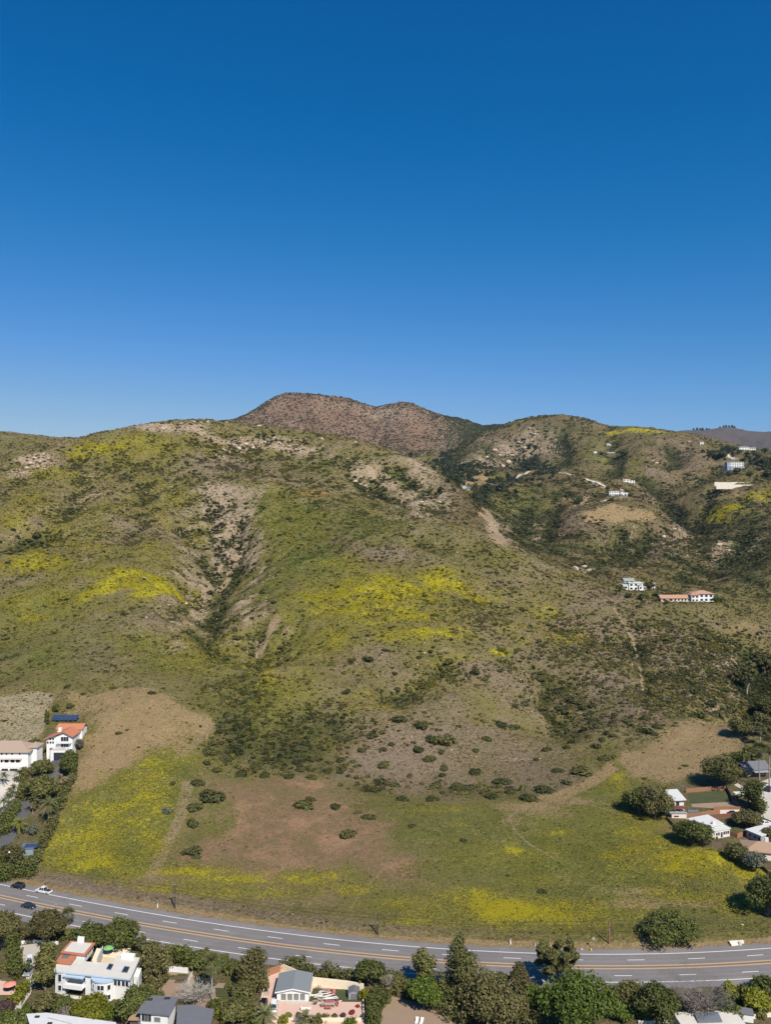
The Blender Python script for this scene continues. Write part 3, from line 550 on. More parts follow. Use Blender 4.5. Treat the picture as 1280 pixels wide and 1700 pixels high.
# split one continuous sheet into level ground, hills and mountains that share their border points
base_line = np.interp(gpx, [-700, 0, 100, 345, 400, 620, 760, 900, 1000, 1060, 1200, 1290, 2060], [400, 420, 432, 418, 378, 372, 368, 372, 392, 392, 420, 430, 430])
reg = np.zeros((NR - 1, NC - 1), int); reg[DD[:-1, :-1] > base_line[None, :-1]] = 1; reg[DD[:-1, :-1] > 2120] = 2
idx = np.arange(NR * NC).reshape(NR, NC)
quads = np.stack([idx[:-1, :-1], idx[:-1, 1:], idx[1:, 1:], idx[1:, :-1]], -1)
P3 = np.stack([X, Y, Z], -1)
du = np.gradient(P3, axis=1); dv = np.gradient(P3, axis=0); NRM = np.cross(du, dv); NRM /= np.linalg.norm(NRM, axis=-1, keepdims=True)
V3 = P3.reshape(-1, 3); N3 = NRM.reshape(-1, 3)
for i, nm_ in enumerate(('ground', 'hills', 'mountain')):
    q = quads[reg == i]; u, inv = np.unique(q, return_inverse=True)
    me = mesh_np(nm_, V3[u], inv.reshape(q.shape), (GM,), True)
    fattr(me, 'cover_a', [masks['yellow'], masks['green'], masks['bare'], masks['orange']], u)
    fattr(me, 'cover_b', [masks['rock'], masks['mauve'], masks['dark'], masks['pale']], u)
    fattr(me, 'cover_c', [masks['red'], masks['trail'], masks['garden'], masks['garden']], u)
    at = me.attributes.new('base', 'FLOAT_COLOR', 'POINT'); at.data.foreach_set('color', np.c_[BASE.reshape(-1, 3)[u], np.ones(len(u))].astype(np.float32).ravel())
    me.normals_split_custom_set_from_vertices(N3[u])
    tag(link(bpy.data.objects.new(nm_, me)), ['level grassy ground with yellow mustard and bare soil below the hills', 'scrub covered hills with yellow flower patches and stony gullies', 'brown rocky far mountain ridges on the skyline'][i], None, None, 'structure')

# ------------------------------------------------------------------ road
def strip(name, off0, off1, z, mat, parent=None, x0=-1e9, x1=1e9, n=None):
    s = (rx >= x0) & (rx <= x1); a = np.stack([rx, ry], 1)[s]; nn = rn[s]
    A_ = a + nn * off0; B_ = a + nn * off1; k = len(a)
    V = np.concatenate([np.c_[A_, np.full(k, z)], np.c_[B_, np.full(k, z)]]); i = np.arange(k - 1)
    return V, np.stack([i, i + 1, i + 1 + k, i + k], 1)
t = NT('asphalt')
ln = t.noise(.08, 4, .6); lf = t.noise(2.5, 5, .7); ac = t.mix(t.rng(ln, .3, .7), (.185, .168, .160), (.225, .204, .194)); ac = t.mix(t.rng(lf, .3, .7, 0, .4), ac, (.155, .142, .138)); pt_ = t.n('ShaderNodeTexVoronoi'); pt_.inputs['Scale'].default_value = .07; t.set(pt_.inputs['Vector'], t.pos()); sp_ = t.n('ShaderNodeSeparateColor', i_0=pt_.outputs['Color']); ac = t.mix(t.rng(sp_.outputs[0], .7, .8, 0, .35), ac, (.13, .12, .118)); st_ = t.noise(.6, 5, .75, dist=2.5); ac = t.mix(t.rng(st_, .60, .72, 0, .5), ac, (.12, .11, .108))
wt = t.attr('lane').outputs['Fac']; wv = t.math('MULTIPLY', t.rng(t.noise(.5, 4, .6), .3, .7, .5, 1), wt)
ac = t.mix(wv, ac, (.14, .127, .122)); ASPH = t.done(ac, .85, .25, lf, .2, .02)
offs = np.array([-10.2, -9.2, -7.3, -6.4, -5.6, -4.8, -4.2, -3.4, -2.6, -1.8, -1.0, -.6, .6, 1.0, 1.8, 2.6, 3.3, 4.0, 4.8, 5.6, 6.2, 7.0, 8.2, 9.4])
lanev = np.array([.2, 0, 0, .0, .7, .1, .1, .7, .15, .65, .1, .9, .9, .1, .7, .1, .1, .7, .15, .7, .1, 0, 0, .3])
rows_ = []
for o_, l_ in zip(offs, lanev): rows_.append(np.c_[np.stack([rx, ry], 1) + rn * o_ + (0 if 0 < abs(o_) < 9.2 else 1) * rn * (fbm(rx, rx * 0 + o_, 4, 3) * .8)[:, None], np.full(len(rx), .06)])
V = np.concatenate(rows_); k = len(rx); fs = []
for r_ in range(len(offs) - 1):
    i = np.arange(k - 1) + r_ * k; fs.append(np.stack([i, i + 1, i + 1 + k, i + k], 1))
me = mesh_np('road', V, np.concatenate(fs), (ASPH,), False)
at = me.attributes.new('lane', 'FLOAT', 'POINT'); at.data.foreach_set('value', np.repeat(lanev, k).astype(np.float32))
road = tag(link(bpy.data.objects.new('road', me)), 'grey four lane asphalt highway curving below the hill', None, None, 'structure')
WP = simple('white_road_paint', (.72, .70, .68), .7, .25, 1.0, space='pos'); YP = simple('yellow_road_paint', (.62, .42, .22), .7, .25, 1.0, space='pos')
MED = simple('worn_median', (.17, .115, .085), .9, .2, .6, space='pos')
Vs, Fs, Ms, nv = [], [], [], 0
def addstrip(o0, o1, z, mi, x0=-1e9, x1=1e9):
    global nv
    V, f = strip('', o0, o1, z, None, None, x0, x1); 
    if len(V) < 4: return
    Vs.append(V); Fs.append(f + nv); Ms.append(np.full(len(f), mi)); nv += len(V)
addstrip(6.55, 6.8, .066, 0); addstrip(-7.35, -7.1, .066, 0)
addstrip(.72, .9, .07, 1); addstrip(-.9, -.72, .07, 1); addstrip(.42, .56, .07, 1); addstrip(-.56, -.42, .07, 1); addstrip(-.40, .40, .064, 2)
slen = np.concatenate([[0], np.cumsum(np.hypot(np.diff(rx), np.diff(ry)))])
def dashes(off, px0, per, dl):
    xa = (px0 - CX) / F * 236; s0 = np.interp(xa, rx, slen)
    for kk in range(-20, 20):
        a_ = np.interp(s0 + kk * per, slen, rx); b_ = np.interp(s0 + kk * per + dl, slen, rx)
        if -170 < a_ < 145:
            global nv
            xs = np.linspace(a_, b_, 6); ys = np.interp(xs, rx, ry); nn = np.stack([np.interp(xs, rx, rn[:, 0]), np.interp(xs, rx, rn[:, 1])], 1)
            A_ = np.stack([xs, ys], 1) + nn * (off - .11); B_ = np.stack([xs, ys], 1) + nn * (off + .11)
            V = np.concatenate([np.c_[A_, np.full(6, .066)], np.c_[B_, np.full(6, .066)]]); i = np.arange(5)
            Vs.append(V); Fs.append(np.stack([i, i + 1, i + 7, i + 6], 1) + nv); Ms.append(np.full(5, 0)); nv += 12
dashes(3.65, 1034, 17.4, 4.9); dashes(-4.1, 1000, 17.4, 4.7)
me = mesh_np('lane_marking', np.concatenate(Vs), np.concatenate(Fs), (WP, YP, MED))
me.polygons.foreach_set('material_index', np.concatenate(Ms).astype(np.int32))
link(bpy.data.objects.new('lane_marking', me), road)
# ------------------------------------------------------------------ plants
def leaf_material(name, c0, c1, c2=None, trans=.25, hue_var=.0, rough=.6):
    """leaves: a colour per leaf between c0 and c1 (its own attribute), a little different on every plant, some light through them"""
    t = NT(name); a = t.attr('tint').outputs['Fac']; r = t.n('ShaderNodeObjectInfo').outputs['Random']
    col = t.mix(a, c0, c1)
    if c2: col = t.mix(t.rng(t.math('ADD', t.math('MULTIPLY', r, .65), t.math('MULTIPLY', a, .35)), .25, .9, 0, .8), col, c2)
    v = t.n('ShaderNodeVectorMath', operation='SCALE', i_0=col); t.set(v.inputs['Scale'], t.rng(r, 0, 1, .8, 1.2, False))
    d = t.n('ShaderNodeBsdfPrincipled'); t.set(d.inputs['Base Color'], v.outputs[0]); d.inputs['Roughness'].default_value = rough; d.inputs['Specular IOR Level'].default_value = .25
    tr = t.n('ShaderNodeBsdfTranslucent'); t.set(tr.inputs['Color'], v.outputs[0])
    mx = t.n('ShaderNodeMixShader', i_0=trans, i_1=d.outputs[0], i_2=tr.outputs[0]); t.t.links.new(mx.outputs[0], t.out.inputs[0]); return t.m
LEAF = {
 'chaparral': leaf_material('chaparral_leaves', (.038, .046, .013), (.096, .100, .028), (.104, .094, .030), .18),
 'sage': leaf_material('sage_leaves', (.165, .145, .08), (.29, .245, .155), (.18, .17, .06), .15),
 'mustard': leaf_material('mustard_flowers', (.42, .355, .016), (.58, .48, .026), (.31, .28, .025), .3),
 'grass': leaf_material('grass_blades', (.10, .12, .032), (.20, .19, .06), (.27, .22, .095), .3),
 'dark': leaf_material('dark_leaves', (.054, .066, .014), (.138, .150, .036), None, .22),
 'olive': leaf_material('olive_leaves', (.076, .078, .022), (.182, .172, .054), None, .22),
 'brown': leaf_material('brown_olive_leaves', (.072, .068, .024), (.165, .142, .050), None, .2),
 'bright': leaf_material('bright_leaves', (.060, .090, .012), (.135, .175, .026), None, .3),
 'yellow': leaf_material('yellow_green_leaves', (.13, .14, .012), (.27, .26, .026), None, .3),
 'grey': leaf_material('dry_twigs', (.14, .115, .095), (.27, .225, .19), None, .05),
 'silver': leaf_material('silver_leaves', (.085, .09, .06), (.165, .168, .115), None, .2),
 'palm': leaf_material('palm_fronds', (.075, .085, .028), (.19, .185, .07), None, .2),
 'straw': leaf_material('dead_fronds', (.17, .125, .065), (.30, .23, .13), None, .1),
 'purple': leaf_material('purple_leaves', (.05, .028, .03), (.11, .06, .06), None, .2),
 'red': leaf_material('red_leaves', (.22, .03, .03), (.34, .07, .05), None, .2),
 'wood': leaf_material('far_wood', (.026, .036, .014), (.060, .068, .026), None, .1),
}
t = NT('scrub_leaves'); hu = t.attr('hue'); hu.attribute_type = 'INSTANCER'; a_ = t.attr('tint').outputs['Fac']
v_ = t.n('ShaderNodeVectorMath', operation='SCALE', i_0=hu.outputs['Color']); t.set(v_.inputs['Scale'], t.rng(a_, 0, 1, .72, 1.30, False))
d_ = t.n('ShaderNodeBsdfPrincipled'); t.set(d_.inputs['Base Color'], v_.outputs[0]); d_.inputs['Roughness'].default_value = .8; d_.inputs['Specular IOR Level'].default_value = .1
r_ = t.n('ShaderNodeBsdfTranslucent'); t.set(r_.inputs['Color'], v_.outputs[0]); x_ = t.n('ShaderNodeMixShader', i_0=.18, i_1=d_.outputs[0], i_2=r_.outputs[0]); t.t.links.new(x_.outputs[0], t.out.inputs[0]); LEAF['scrub'] = t.m
BARK = simple('bark', (.16, .12, .09), .9, .3, 3.0); BARKG = simple('grey_bark', (.27, .23, .19), .9, .3, 3.0)
def leaf_cloud(name, lobes, n, size, mat, seed=0, aspect=1.6, up=.35, core=.0, flat=.0, extra=None, sub=1):
    """a crown of n small leaf sprays spread through the shells of the given ellipsoid lobes (x,y,z,rx,ry,rz)"""
    g = np.random.default_rng(seed); L = np.array(lobes, float)
    vol = (L[:, 3] * L[:, 4] * L[:, 5]) ** (2 / 3); pick = g.choice(len(L), n, p=vol / vol.sum())
    d = g.normal(size=(n, 3)); d /= np.linalg.norm(d, axis=1)[:, None]
    rad = g.uniform(.35, 1.0, n) ** .45 * (1 + .16 * g.normal(size=n))
    Cc = L[pick, :3] + d * L[pick, 3:] * rad[:, None]
    keep = Cc[:, 2] > .02; Cc, d, rad = Cc[keep], d[keep], rad[keep]; n = len(Cc)
    nr = d * (1 - flat) + g.normal(size=(n, 3)) * .55 + np.array([0, 0, up]); nr /= np.linalg.norm(nr, axis=1)[:, None]
    tv = np.cross(nr, g.normal(size=(n, 3))); tv /= np.linalg.norm(tv, axis=1)[:, None] + 1e-9; bv = np.cross(nr, tv)
    s = size * g.uniform(.55, 1.35, n)[:, None]
    tv *= s * aspect * .5; bv *= s * .5; bend = nr * s * .25
    V = np.stack([Cc - tv, Cc - bv + bend, Cc + tv, Cc + bv + bend * .3], 1).reshape(-1, 3)
    Fc = np.arange(4 * n).reshape(n, 4)
    tint = np.clip(g.normal(.5, .28, n), 0, 1)
    me = mesh_np(name, V, Fc, (mat,))
    at = me.attributes.new('tint', 'FLOAT', 'FACE'); at.data.foreach_set('value', tint.astype(np.float32))
    return me
def bush_lobes(g, w=1.0, h=.7, k=7):
    out = []
    for i in range(k):
        a = g.uniform(0, 2 * np.pi); r = w * .5 * g.uniform(.05, .62); s = g.uniform(.22, .36) * w
        out.append((r * math.cos(a), r * math.sin(a), h * g.uniform(.2, .55), s, s, s * h / w * 1.1))
    return out
def shrub_protos(prefix, mat, count, leaves, size, w=1.0, h=.6, k=7, seed=1):
    res = []
    for i in range(count):
        g = np.random.default_rng(seed + i * 13); res.append(leaf_cloud(prefix, bush_lobes(g, w * g.uniform(.9, 1.1), h * g.uniform(.85, 1.2), k), leaves, size, mat, seed + i))
    return res
PROTO = {
 'chaparral': shrub_protos('chaparral_shrub', LEAF['chaparral'], 6, 170, .26, 1.0, .55, 7, 10),
 'sage': shrub_protos('sage_tuft', LEAF['scrub'], 4, 44, .36, 1.0, .5, 5, 60),
 'mustard': shrub_protos('mustard_tuft', LEAF['mustard'], 4, 26, .26, 1.0, .55, 5, 90),
 'grass': shrub_protos('grass_tuft', LEAF['scrub'], 4, 26, .40, 1.0, .4, 5, 120),
 'bush': shrub_protos('scrub_bush', LEAF['scrub'], 5, 120, .28, 1.0, .62, 8, 210),
 'wood': shrub_protos('far_tree', LEAF['wood'], 4, 150, .28, 1.0, 1.0, 8, 150),
}
def rock_mesh(seed):
    g = np.random.default_rng(seed); bm = bmesh.new(); bmesh.ops.create_icosphere(bm, subdivisions=2, radius=.5)
    ax = g.normal(size=(7, 3)); ax /= np.linalg.norm(ax, axis=1)[:, None]; dd = g.uniform(.26, .42, 7); sc = g.uniform(.7, 1.2, 3)
    for v in bm.verts:
        p = np.array(v.co)
        for a_, d_ in zip(ax, dd):
            e = p @ a_ - d_
            if e > 0: p = p - a_ * e
        v.co = Vector(p * sc * (1, 1, .8))
    me = bpy.data.meshes.new('boulder'); bm.to_mesh(me); bm.free(); me.materials.append(ROCKM); return me
tt = NT('sandstone'); f_ = tt.noise(2.0, 5, .7, tt.obj()); r_ = tt.n('ShaderNodeObjectInfo').outputs['Random']
rc1 = tt.mix(tt.rng(f_, .3, .7), (.38, .29, .205), (.52, .42, .315)); rc1 = tt.mix(tt.rng(r_, 0, 1, 0, .5), rc1, (.36, .24, .18)); ROCKM = tt.done(rc1, .95, .1, f_, .5, .15)
PROTO['boulder'] = [rock_mesh(s) for s in range(6)]
REST = {}
for k_, ms in PROTO.items():
    REST[k_] = [bpy.data.objects.new(k_ + '_form', m_) for m_ in ms]      # forms for the uncountable cover; not in the scene themselves
def scatter_object(name, forms, pts, scl, rot, label, hue=None):
    """one object of countless small plants: points on the ground that geometry nodes clothe with the given forms"""
    me = bpy.data.meshes.new(name); me.vertices.add(len(pts)); me.vertices.foreach_set('co', np.asarray(pts, np.float32).ravel())
    for nm_, typ, arr in (('scl', 'FLOAT_VECTOR', scl), ('rot', 'FLOAT_VECTOR', rot)):
        at = me.attributes.new(nm_, typ, 'POINT'); at.data.foreach_set('vector', np.asarray(arr, np.float32).ravel())
    if hue is not None: at = me.attributes.new('hue', 'FLOAT_COLOR', 'POINT'); at.data.foreach_set('color', np.c_[hue, np.ones(len(hue))].astype(np.float32).ravel())
    at = me.attributes.new('pick', 'INT', 'POINT'); at.data.foreach_set('value', rng.integers(0, len(forms), len(pts)).astype(np.int32))
    o = link(bpy.data.objects.new(name, me)); ng = bpy.data.node_groups.new(name, 'GeometryNodeTree')
    ng.interface.new_socket('Geometry', in_out='INPUT', socket_type='NodeSocketGeometry'); ng.interface.new_socket('Geometry', in_out='OUTPUT', socket_type='NodeSocketGeometry')
    N = ng.nodes.new; gi = N('NodeGroupInput'); go = N('NodeGroupOutput'); ip = N('GeometryNodeInstanceOnPoints'); jn = N('GeometryNodeJoinGeometry')
    for f in forms:
        oi = N('GeometryNodeObjectInfo'); oi.inputs['Object'].default_value = f; oi.inputs['As Instance'].default_value = False
        gt = N('GeometryNodeGeometryToInstance'); ng.links.new(oi.outputs['Geometry'], gt.inputs[0]); ng.links.new(gt.outputs[0], jn.inputs[0])
    def na(nm_, typ):
        n_ = N('GeometryNodeInputNamedAttribute'); n_.data_type = typ; n_.inputs['Name'].default_value = nm_; return n_.outputs['Attribute']
    ng.links.new(gi.outputs[0], ip.inputs['Points']); ng.links.new(jn.outputs[0], ip.inputs['Instance'])
    ip.inputs['Pick Instance'].default_value = True
    ng.links.new(na('pick', 'INT'), ip.inputs['Instance Index']); ng.links.new(na('scl', 'FLOAT_VECTOR'), ip.inputs['Scale'])
    er = N('FunctionNodeEulerToRotation'); ng.links.new(na('rot', 'FLOAT_VECTOR'), er.inputs[0]); ng.links.new(er.outputs[0], ip.inputs['Rotation'])
    ng.links.new(ip.outputs[0], go.inputs[0])
    md = o.modifiers.new('cover', 'NODES'); md.node_group = ng
    return tag(o, label, None, None, 'stuff')
def plant_hue(x, y, only=None, spread=.16):
    """each tuft belongs to one of the plant communities of its spot"""
    px = CX + x / y * F; j = np.clip(np.round(np.interp(px, gpx, np.arange(NC))).astype(int), 0, NC - 1); k = np.clip(np.round(np.interp(np.log(y), gld, np.arange(NR))).astype(int), 0, NR - 1)
    w_ = 2.2 * W_[k, j] - np.log(-np.log(rng.uniform(1e-6, 1 - 1e-6, (len(x), 10))))
    w_[:, 8] -= 1.2
    if only is not None: w_[:, [c for c in range(10) if c not in only]] -= 50
    c = CLS[w_.argmax(1)]; c = .72 * c + .28 * BASE[k, j]
    return np.clip(c * (1 + spread * rng.normal(size=(len(x), 1))) * (1 + .05 * rng.normal(size=(len(x), 3))), .01, .8)
VIS = ROWS <= np.minimum.accumulate(np.vstack([np.full((1, NC), 1e9), ROWS[:-1]]), axis=0) + 6      # parts of the ground the photo sees, a little over the crests too
def sample(dens, n, jit=1.0, dmin=0, dmax=5000):
    """n ground points drawn with the given density per square metre weight"""
    area = np.zeros(Z.shape); area[:-1, :-1] = (np.diff(X, axis=1)[:-1] * np.diff(Y, axis=0)[:, :-1])
    wgt = np.where(VIS & (DD > dmin) & (DD < dmax) & (PX > -330) & (PX < 1610), dens * area, 0); cs = np.cumsum(wgt.ravel()); 
    i = np.searchsorted(cs, rng.uniform(0, cs[-1], n)); k, j = np.unravel_index(np.clip(i, 0, Z.size - 1), Z.shape); k = np.minimum(k, NR - 2); j = np.minimum(j, NC - 2)
    a, b = rng.uniform(0, 1, n), rng.uniform(0, 1, n)
    x = X[k, j] + a * (X[k, j + 1] - X[k, j]) + 0; y = Y[k, j] + b * (Y[k + 1, j] - Y[k, j]); x = x / Y[k, j] * y
    return x, y
def put(x, y, s, sink=.1, flatz=(.7, 1.1)):
    n = len(x); z = ground(x, y) - sink * s
    sc = np.stack([s * rng.uniform(.8, 1.3, n), s * rng.uniform(.8, 1.3, n), s * rng.uniform(*flatz, n)], 1)
    return np.stack([x, y, z], 1), sc, np.stack([np.zeros(n), np.zeros(n), rng.uniform(0, 6.28, n)], 1)
M_ = masks; off_road = (ro > 12.0).astype(float)
open_ = np.clip(1 - M_['bare'] - M_['red'] * .97 - M_['trail'] - M_['garden'] - M_['pale'] * .55, 0, 1) * off_road
clump = np.clip(fbm(X, Y, 22, 4) * 1.8 + .55, 0.03, 2)
meadow = (1 - hillw) 
farfade = 1 - smst(1900, 2600, DD)
# low grey and olive scrub, everywhere on the slopes
persp = (DD / 420.) ** -1.35          # fewer, larger tufts where they are far
x, y = sample(open_ * (.25 + .75 * smst(.05, .5, hillw + M_['mauve'])) * (1 - .6 * M_['green']) * (.5 + .5 * clump) * persp, 170000, dmax=2000)
s = rng.uniform(.45, 1.15, len(x)) * np.clip(y / 430, .8, 2.2) ** .9
scatter_object('sagebrush', REST['sage'], *put(x, y, s), 'low grey and olive sage scrub carpeting the hillside', plant_hue(x, y))
# dark chaparral beyond the shrubs built one by one
gul = np.zeros_like(Z)
gul = np.clip(-lap / 1.2, 0, 1.5) * hillw
clump2 = np.clip(fbm(X + 77, Y - 1200, 30, 5, .65) * 3.2 + .35, 0.02, 3) * np.clip(.6 + 1.2 * fbm(X, Y + 4000, 120, 3), .15, 1.6)
dd_ = open_ * (.12 * clump2 * hillw + 1.5 * M_['dark'] * clump2 + .55 * gul * clump + .22 * M_['mauve'] * clump * (DD < 480) + .25 * M_['rock'] * clump + .012) * (1 - .75 * M_['green'] * (1 - M_['dark'])) * (1 - .85 * M_['yellow']) * (1 + 1.2 * smst(700, 1000, PX) * smst(600, 900, DD))
x, y = sample(dd_ * hillw * (DD / 420.) ** -.75, 38000, dmax=2100)
s = rng.uniform(.35, 1.0, len(x)) ** 2.2 * 2.9 * np.clip(y / 500, .8, 2.4) ** .7
scatter_object('chaparral', REST['chaparral'], *put(x, y, s), 'dark green chaparral bushes dotted densely over hills and gullies')
# mixed grey, olive and yellowish bushes of the middle size
x, y = sample(open_ * hillw * (.10 * clump2 + 1.1 * M_['dark'] * (DD < 560) + .25 * M_['mauve'] * clump2 + .45 * gul) * (1 - .7 * M_['green']) * (DD / 420.) ** -1.0, 42000, dmax=1300)
s = rng.uniform(.4, 1.0, len(x)) ** 1.4 * 2.1 * np.clip(y / 480, .85, 2)
scatter_object('mixed_scrub', REST['bush'], *put(x, y, s), 'mixed grey green and olive bushes thick on the lower slopes', plant_hue(x, y, (1, 2, 3, 5, 6, 7, 9)) * .82)
x, y = sample(open_ * np.maximum(hillw, .8 * (M_['dark'] > .25) * (DD > 352)) * np.clip(M_['dark'], 0, 1) ** 1.2 * (.35 + clump2), 5200, dmin=300, dmax=560)
s = rng.uniform(.35, 1.0, len(x)) ** 1.6 * 2.9
scatter_object('thicket', REST['bush'], *put(x, y, s), 'dense dark thicket of bushes in the lower gully and above the meadow', plant_hue(x, y, (1, 2, 3, 6, 7, 9)) * .92)
# brush on the far mountains
x, y = sample(np.where(DD > 1900, (.4 + clump + 2 * M_['dark']), 0), 16000, dmin=1900, dmax=3600)
scatter_object('mountain_brush', REST['chaparral'], *put(x, y, rng.uniform(1.5, 5.5, len(x)) * np.clip(y / 2800, 1, 1.5)), 'dark brush dotting the far brown mountain')
# mustard and grass on the meadows
x, y = sample(M_['yellow'] ** 1.6 * off_road * (1 - .9 * M_['garden']) * (.25 + clump) * persp, 110000, dmax=1300)
scatter_object('mustard_flowers', REST['mustard'], *put(x, y, rng.uniform(.22, .62, len(x)) * np.clip(y / 400, .8, 2.4)), 'yellow flowering wild mustard spread over meadow and slopes')
x, y = sample(off_road * (1 - M_['garden']) * (M_['green'] + .5 * meadow * (1 - M_['red']) * (1 - M_['bare']) + .35 * M_['yellow'] + .05 * M_['bare'] + .05 * M_['red']) * (.3 + clump) * persp, 120000, dmax=1500)
scatter_object('grass', REST['grass'], *put(x, y, rng.uniform(.25, .62, len(x)) * np.clip(y / 400, .8, 2.2)), 'green and straw coloured grass tufts on the open slopes', plant_hue(x, y, (1, 2, 4, 6, 9)))
# far dark woods in the canyon
wood = np.zeros_like(Z)
masks['wood'] = wood.astype(np.float32)
for b in [(770,776,40,7,1),(735,772,18,7,1),(820,812,30,7,.7),(860,790,8,6,.0),(885,780,26,12,1),(800,822,16,7,1),(840,800,30,6,.7),(760,800,10,12,.7),(1262,768,24,6,.9),(1205,752,14,6,.9),(1270,780,14,10,.8),(1180,755,14,8,.5),(750,790,14,10,.8)]: blob('wood', *b)
x, y = sample(masks['wood'] ** 1.5, 1100, dmin=900, dmax=2200)
scatter_object('canyon_woods', REST['wood'], *put(x, y, rng.uniform(3.5, 7.5, len(x)), .05, (.8, 1.3)), 'dark evergreen woods filling the canyon below the far hills')
# loose stones
x, y = sample(M_['rock'] ** 1.5 * (.3 + clump) * (DD / 420.) ** -.9 * (hillw > .1), 9000, dmax=3200)
scatter_object('stones', REST['boulder'], *put(x, y, rng.uniform(.5, 2.0, len(x)) ** 1.2 * np.clip(y / 900, .6, 2.6), .15), 'pale sandstone rubble strewn over ridges and gully sides')
# ------------------------------------------------------------------ trees
def limb_mesh(name, segs, mat, sides=7):
    """tapered limbs: list of (p0, r0, p1, r1)"""
    V, Fc = [], []
    for p0, r0, p1, r1 in segs:
        p0, p1 = Vector(p0), Vector(p1); d = (p1 - p0).normalized(); a = d.orthogonal().normalized(); b = d.cross(a); n0 = len(V)
        for p, r in ((p0, r0), (p1, r1)):
            for i in range(sides):
                t = 2 * math.pi * i / sides; V.append(p + (a * math.cos(t) + b * math.sin(t)) * r)
        for i in range(sides):
            j = (i + 1) % sides; Fc.append((n0 + i, n0 + j, n0 + sides + j, n0 + sides + i))
    return mesh_np(name, np.array(V), np.array(Fc), (mat,), True)
def tree_trunk(g, h, r, spread, clear, twigs=6, dead=False):
    segs = []; lean = g.normal(size=2) * .04 * h
    top = (lean[0], lean[1], h * clear); segs.append(((0, 0, -.8), r * 1.25, (lean[0] * .3, lean[1] * .3, h * clear * .5), r)); segs.append(((lean[0] * .3, lean[1] * .3, h * clear * .5), r, top, r * .85))
    for i in range(twigs):
        a = 6.283 * i / twigs + g.uniform(-.4, .4); q = g.uniform(.45, .9)
        sp_ = .55 if dead else .27; e = (lean[0] + spread * q * math.cos(a) * sp_, lean[1] + spread * q * math.sin(a) * sp_, h * (clear + (1 - clear) * g.uniform(.35, .6)))
        segs.append((top, r * .6, e, r * .25))
        for k in range(5 if dead else 2):
            a2 = a + g.uniform(-.8, .8); l = spread * g.uniform(.25, .5) * (1 if dead else .3)
            e2 = (e[0] + l * math.cos(a2), e[1] + l * math.sin(a2), e[2] + h * (g.uniform(.05, .25) if dead else g.uniform(.03, .12))); segs.append((e, r * .25, e2, r * .06))
            if dead:
                for m in range(4):
                    a3 = a2 + g.uniform(-1, 1); l3 = l * .6; segs.append((e2, r * .1, (e2[0] + l3 * math.cos(a3), e2[1] + l3 * math.sin(a3), e2[2] + h * g.uniform(-.02, .16)), r * .04))
    return segs
def crown_lobes(g, w, d, h, clear, style):
    L = []; z0 = h * clear
    if style == 'cone':
        for i in range(26):
            t = (i + .5) / 26; a = g.uniform(0, 6.28); rr = w * .5 * (1 - t) ** .75 * g.uniform(.25, .72); s = w * .22 * (1.05 - .7 * t)
            L.append((rr * math.cos(a), rr * math.sin(a), z0 + (h - z0) * (t * .93 + .03), s, s, s * .9))
    elif style == 'open':
        for i in range(44):
            a = g.uniform(0, 6.28); q = g.uniform(.05, 1) ** .6; t = g.uniform(.1, 1); s = w * g.uniform(.06, .115)
            L.append((w * .42 * q * math.cos(a), d * .42 * q * math.sin(a), z0 + (h - z0) * (t * .9), s, s, s * .7))
    elif style == 'tall':
        for i in range(22):
            a = g.uniform(0, 6.28); q = g.uniform(.1, 1) ** .7; t = g.uniform(.02, 1); s = w * g.uniform(.16, .25); k = math.sin(math.pi * (.12 + .8 * t)) ** .6
            L.append((w * .36 * q * k * math.cos(a), d * .36 * q * k * math.sin(a), z0 + (h - z0) * (t * .88 + .04), s, s, s * 1.1))
    else:   # round
        for i in range(30):
            v = g.normal(size=3); v /= np.linalg.norm(v); v[2] = abs(v[2]) * 1.0 - .28; q = g.uniform(.35, .92); s = w * g.uniform(.105, .20)
            L.append((w * .40 * q * v[0], d * .40 * q * v[1], z0 + (h - z0) * (.40 + .46 * q * v[2] + .02), s, s * d / w, s * .85 * (h - z0) / w * 1.15))
        L.append((0, 0, z0 + (h - z0) * .40, w * .24, d * .24, (h - z0) * .28))
    return L
TREE_CACHE = {}
def add_tree(name, cat, label, px, py, wpx, hpx, style, mat, clear=.16, group=None, dense=1.0, seed=None, depth=1.0, leaf=.5, gpt=None, at=None, bark=None):
    """px,py: middle of the crown's foot; wpx,hpx: width and height in photo pixels"""
    p = at if at is not None else hit(px, py)
    k = p.y / F; w, h = wpx * k * (1.5 if style == 'cone' else 1.18), hpx * k * 1.06
    seed = seed if seed is not None else int(px * 7 + py * 3) % 9973
    g = np.random.default_rng(seed)
    root = empty(name, p, g.uniform(0, 6.28) if depth == 1.0 else 0.0)
    tag(root, label, cat, group)
    L = crown_lobes(g, w, w * depth, h, clear, style)
    area = w * h * 3.2; n = int(np.clip(area / (leaf * leaf) * 3.0 * dense, 500, 9000))
    cr = bpy.data.objects.new('crown', leaf_cloud('crown', L, n, leaf, LEAF[mat], seed, core=.2)); link(cr, root)
    tr = bpy.data.objects.new('trunk', limb_mesh('trunk', tree_trunk(g, h, max(.09, .022 * h + .015 * w), w, max(clear, .12), 6), bark or BARK)); link(tr, root)
    return root
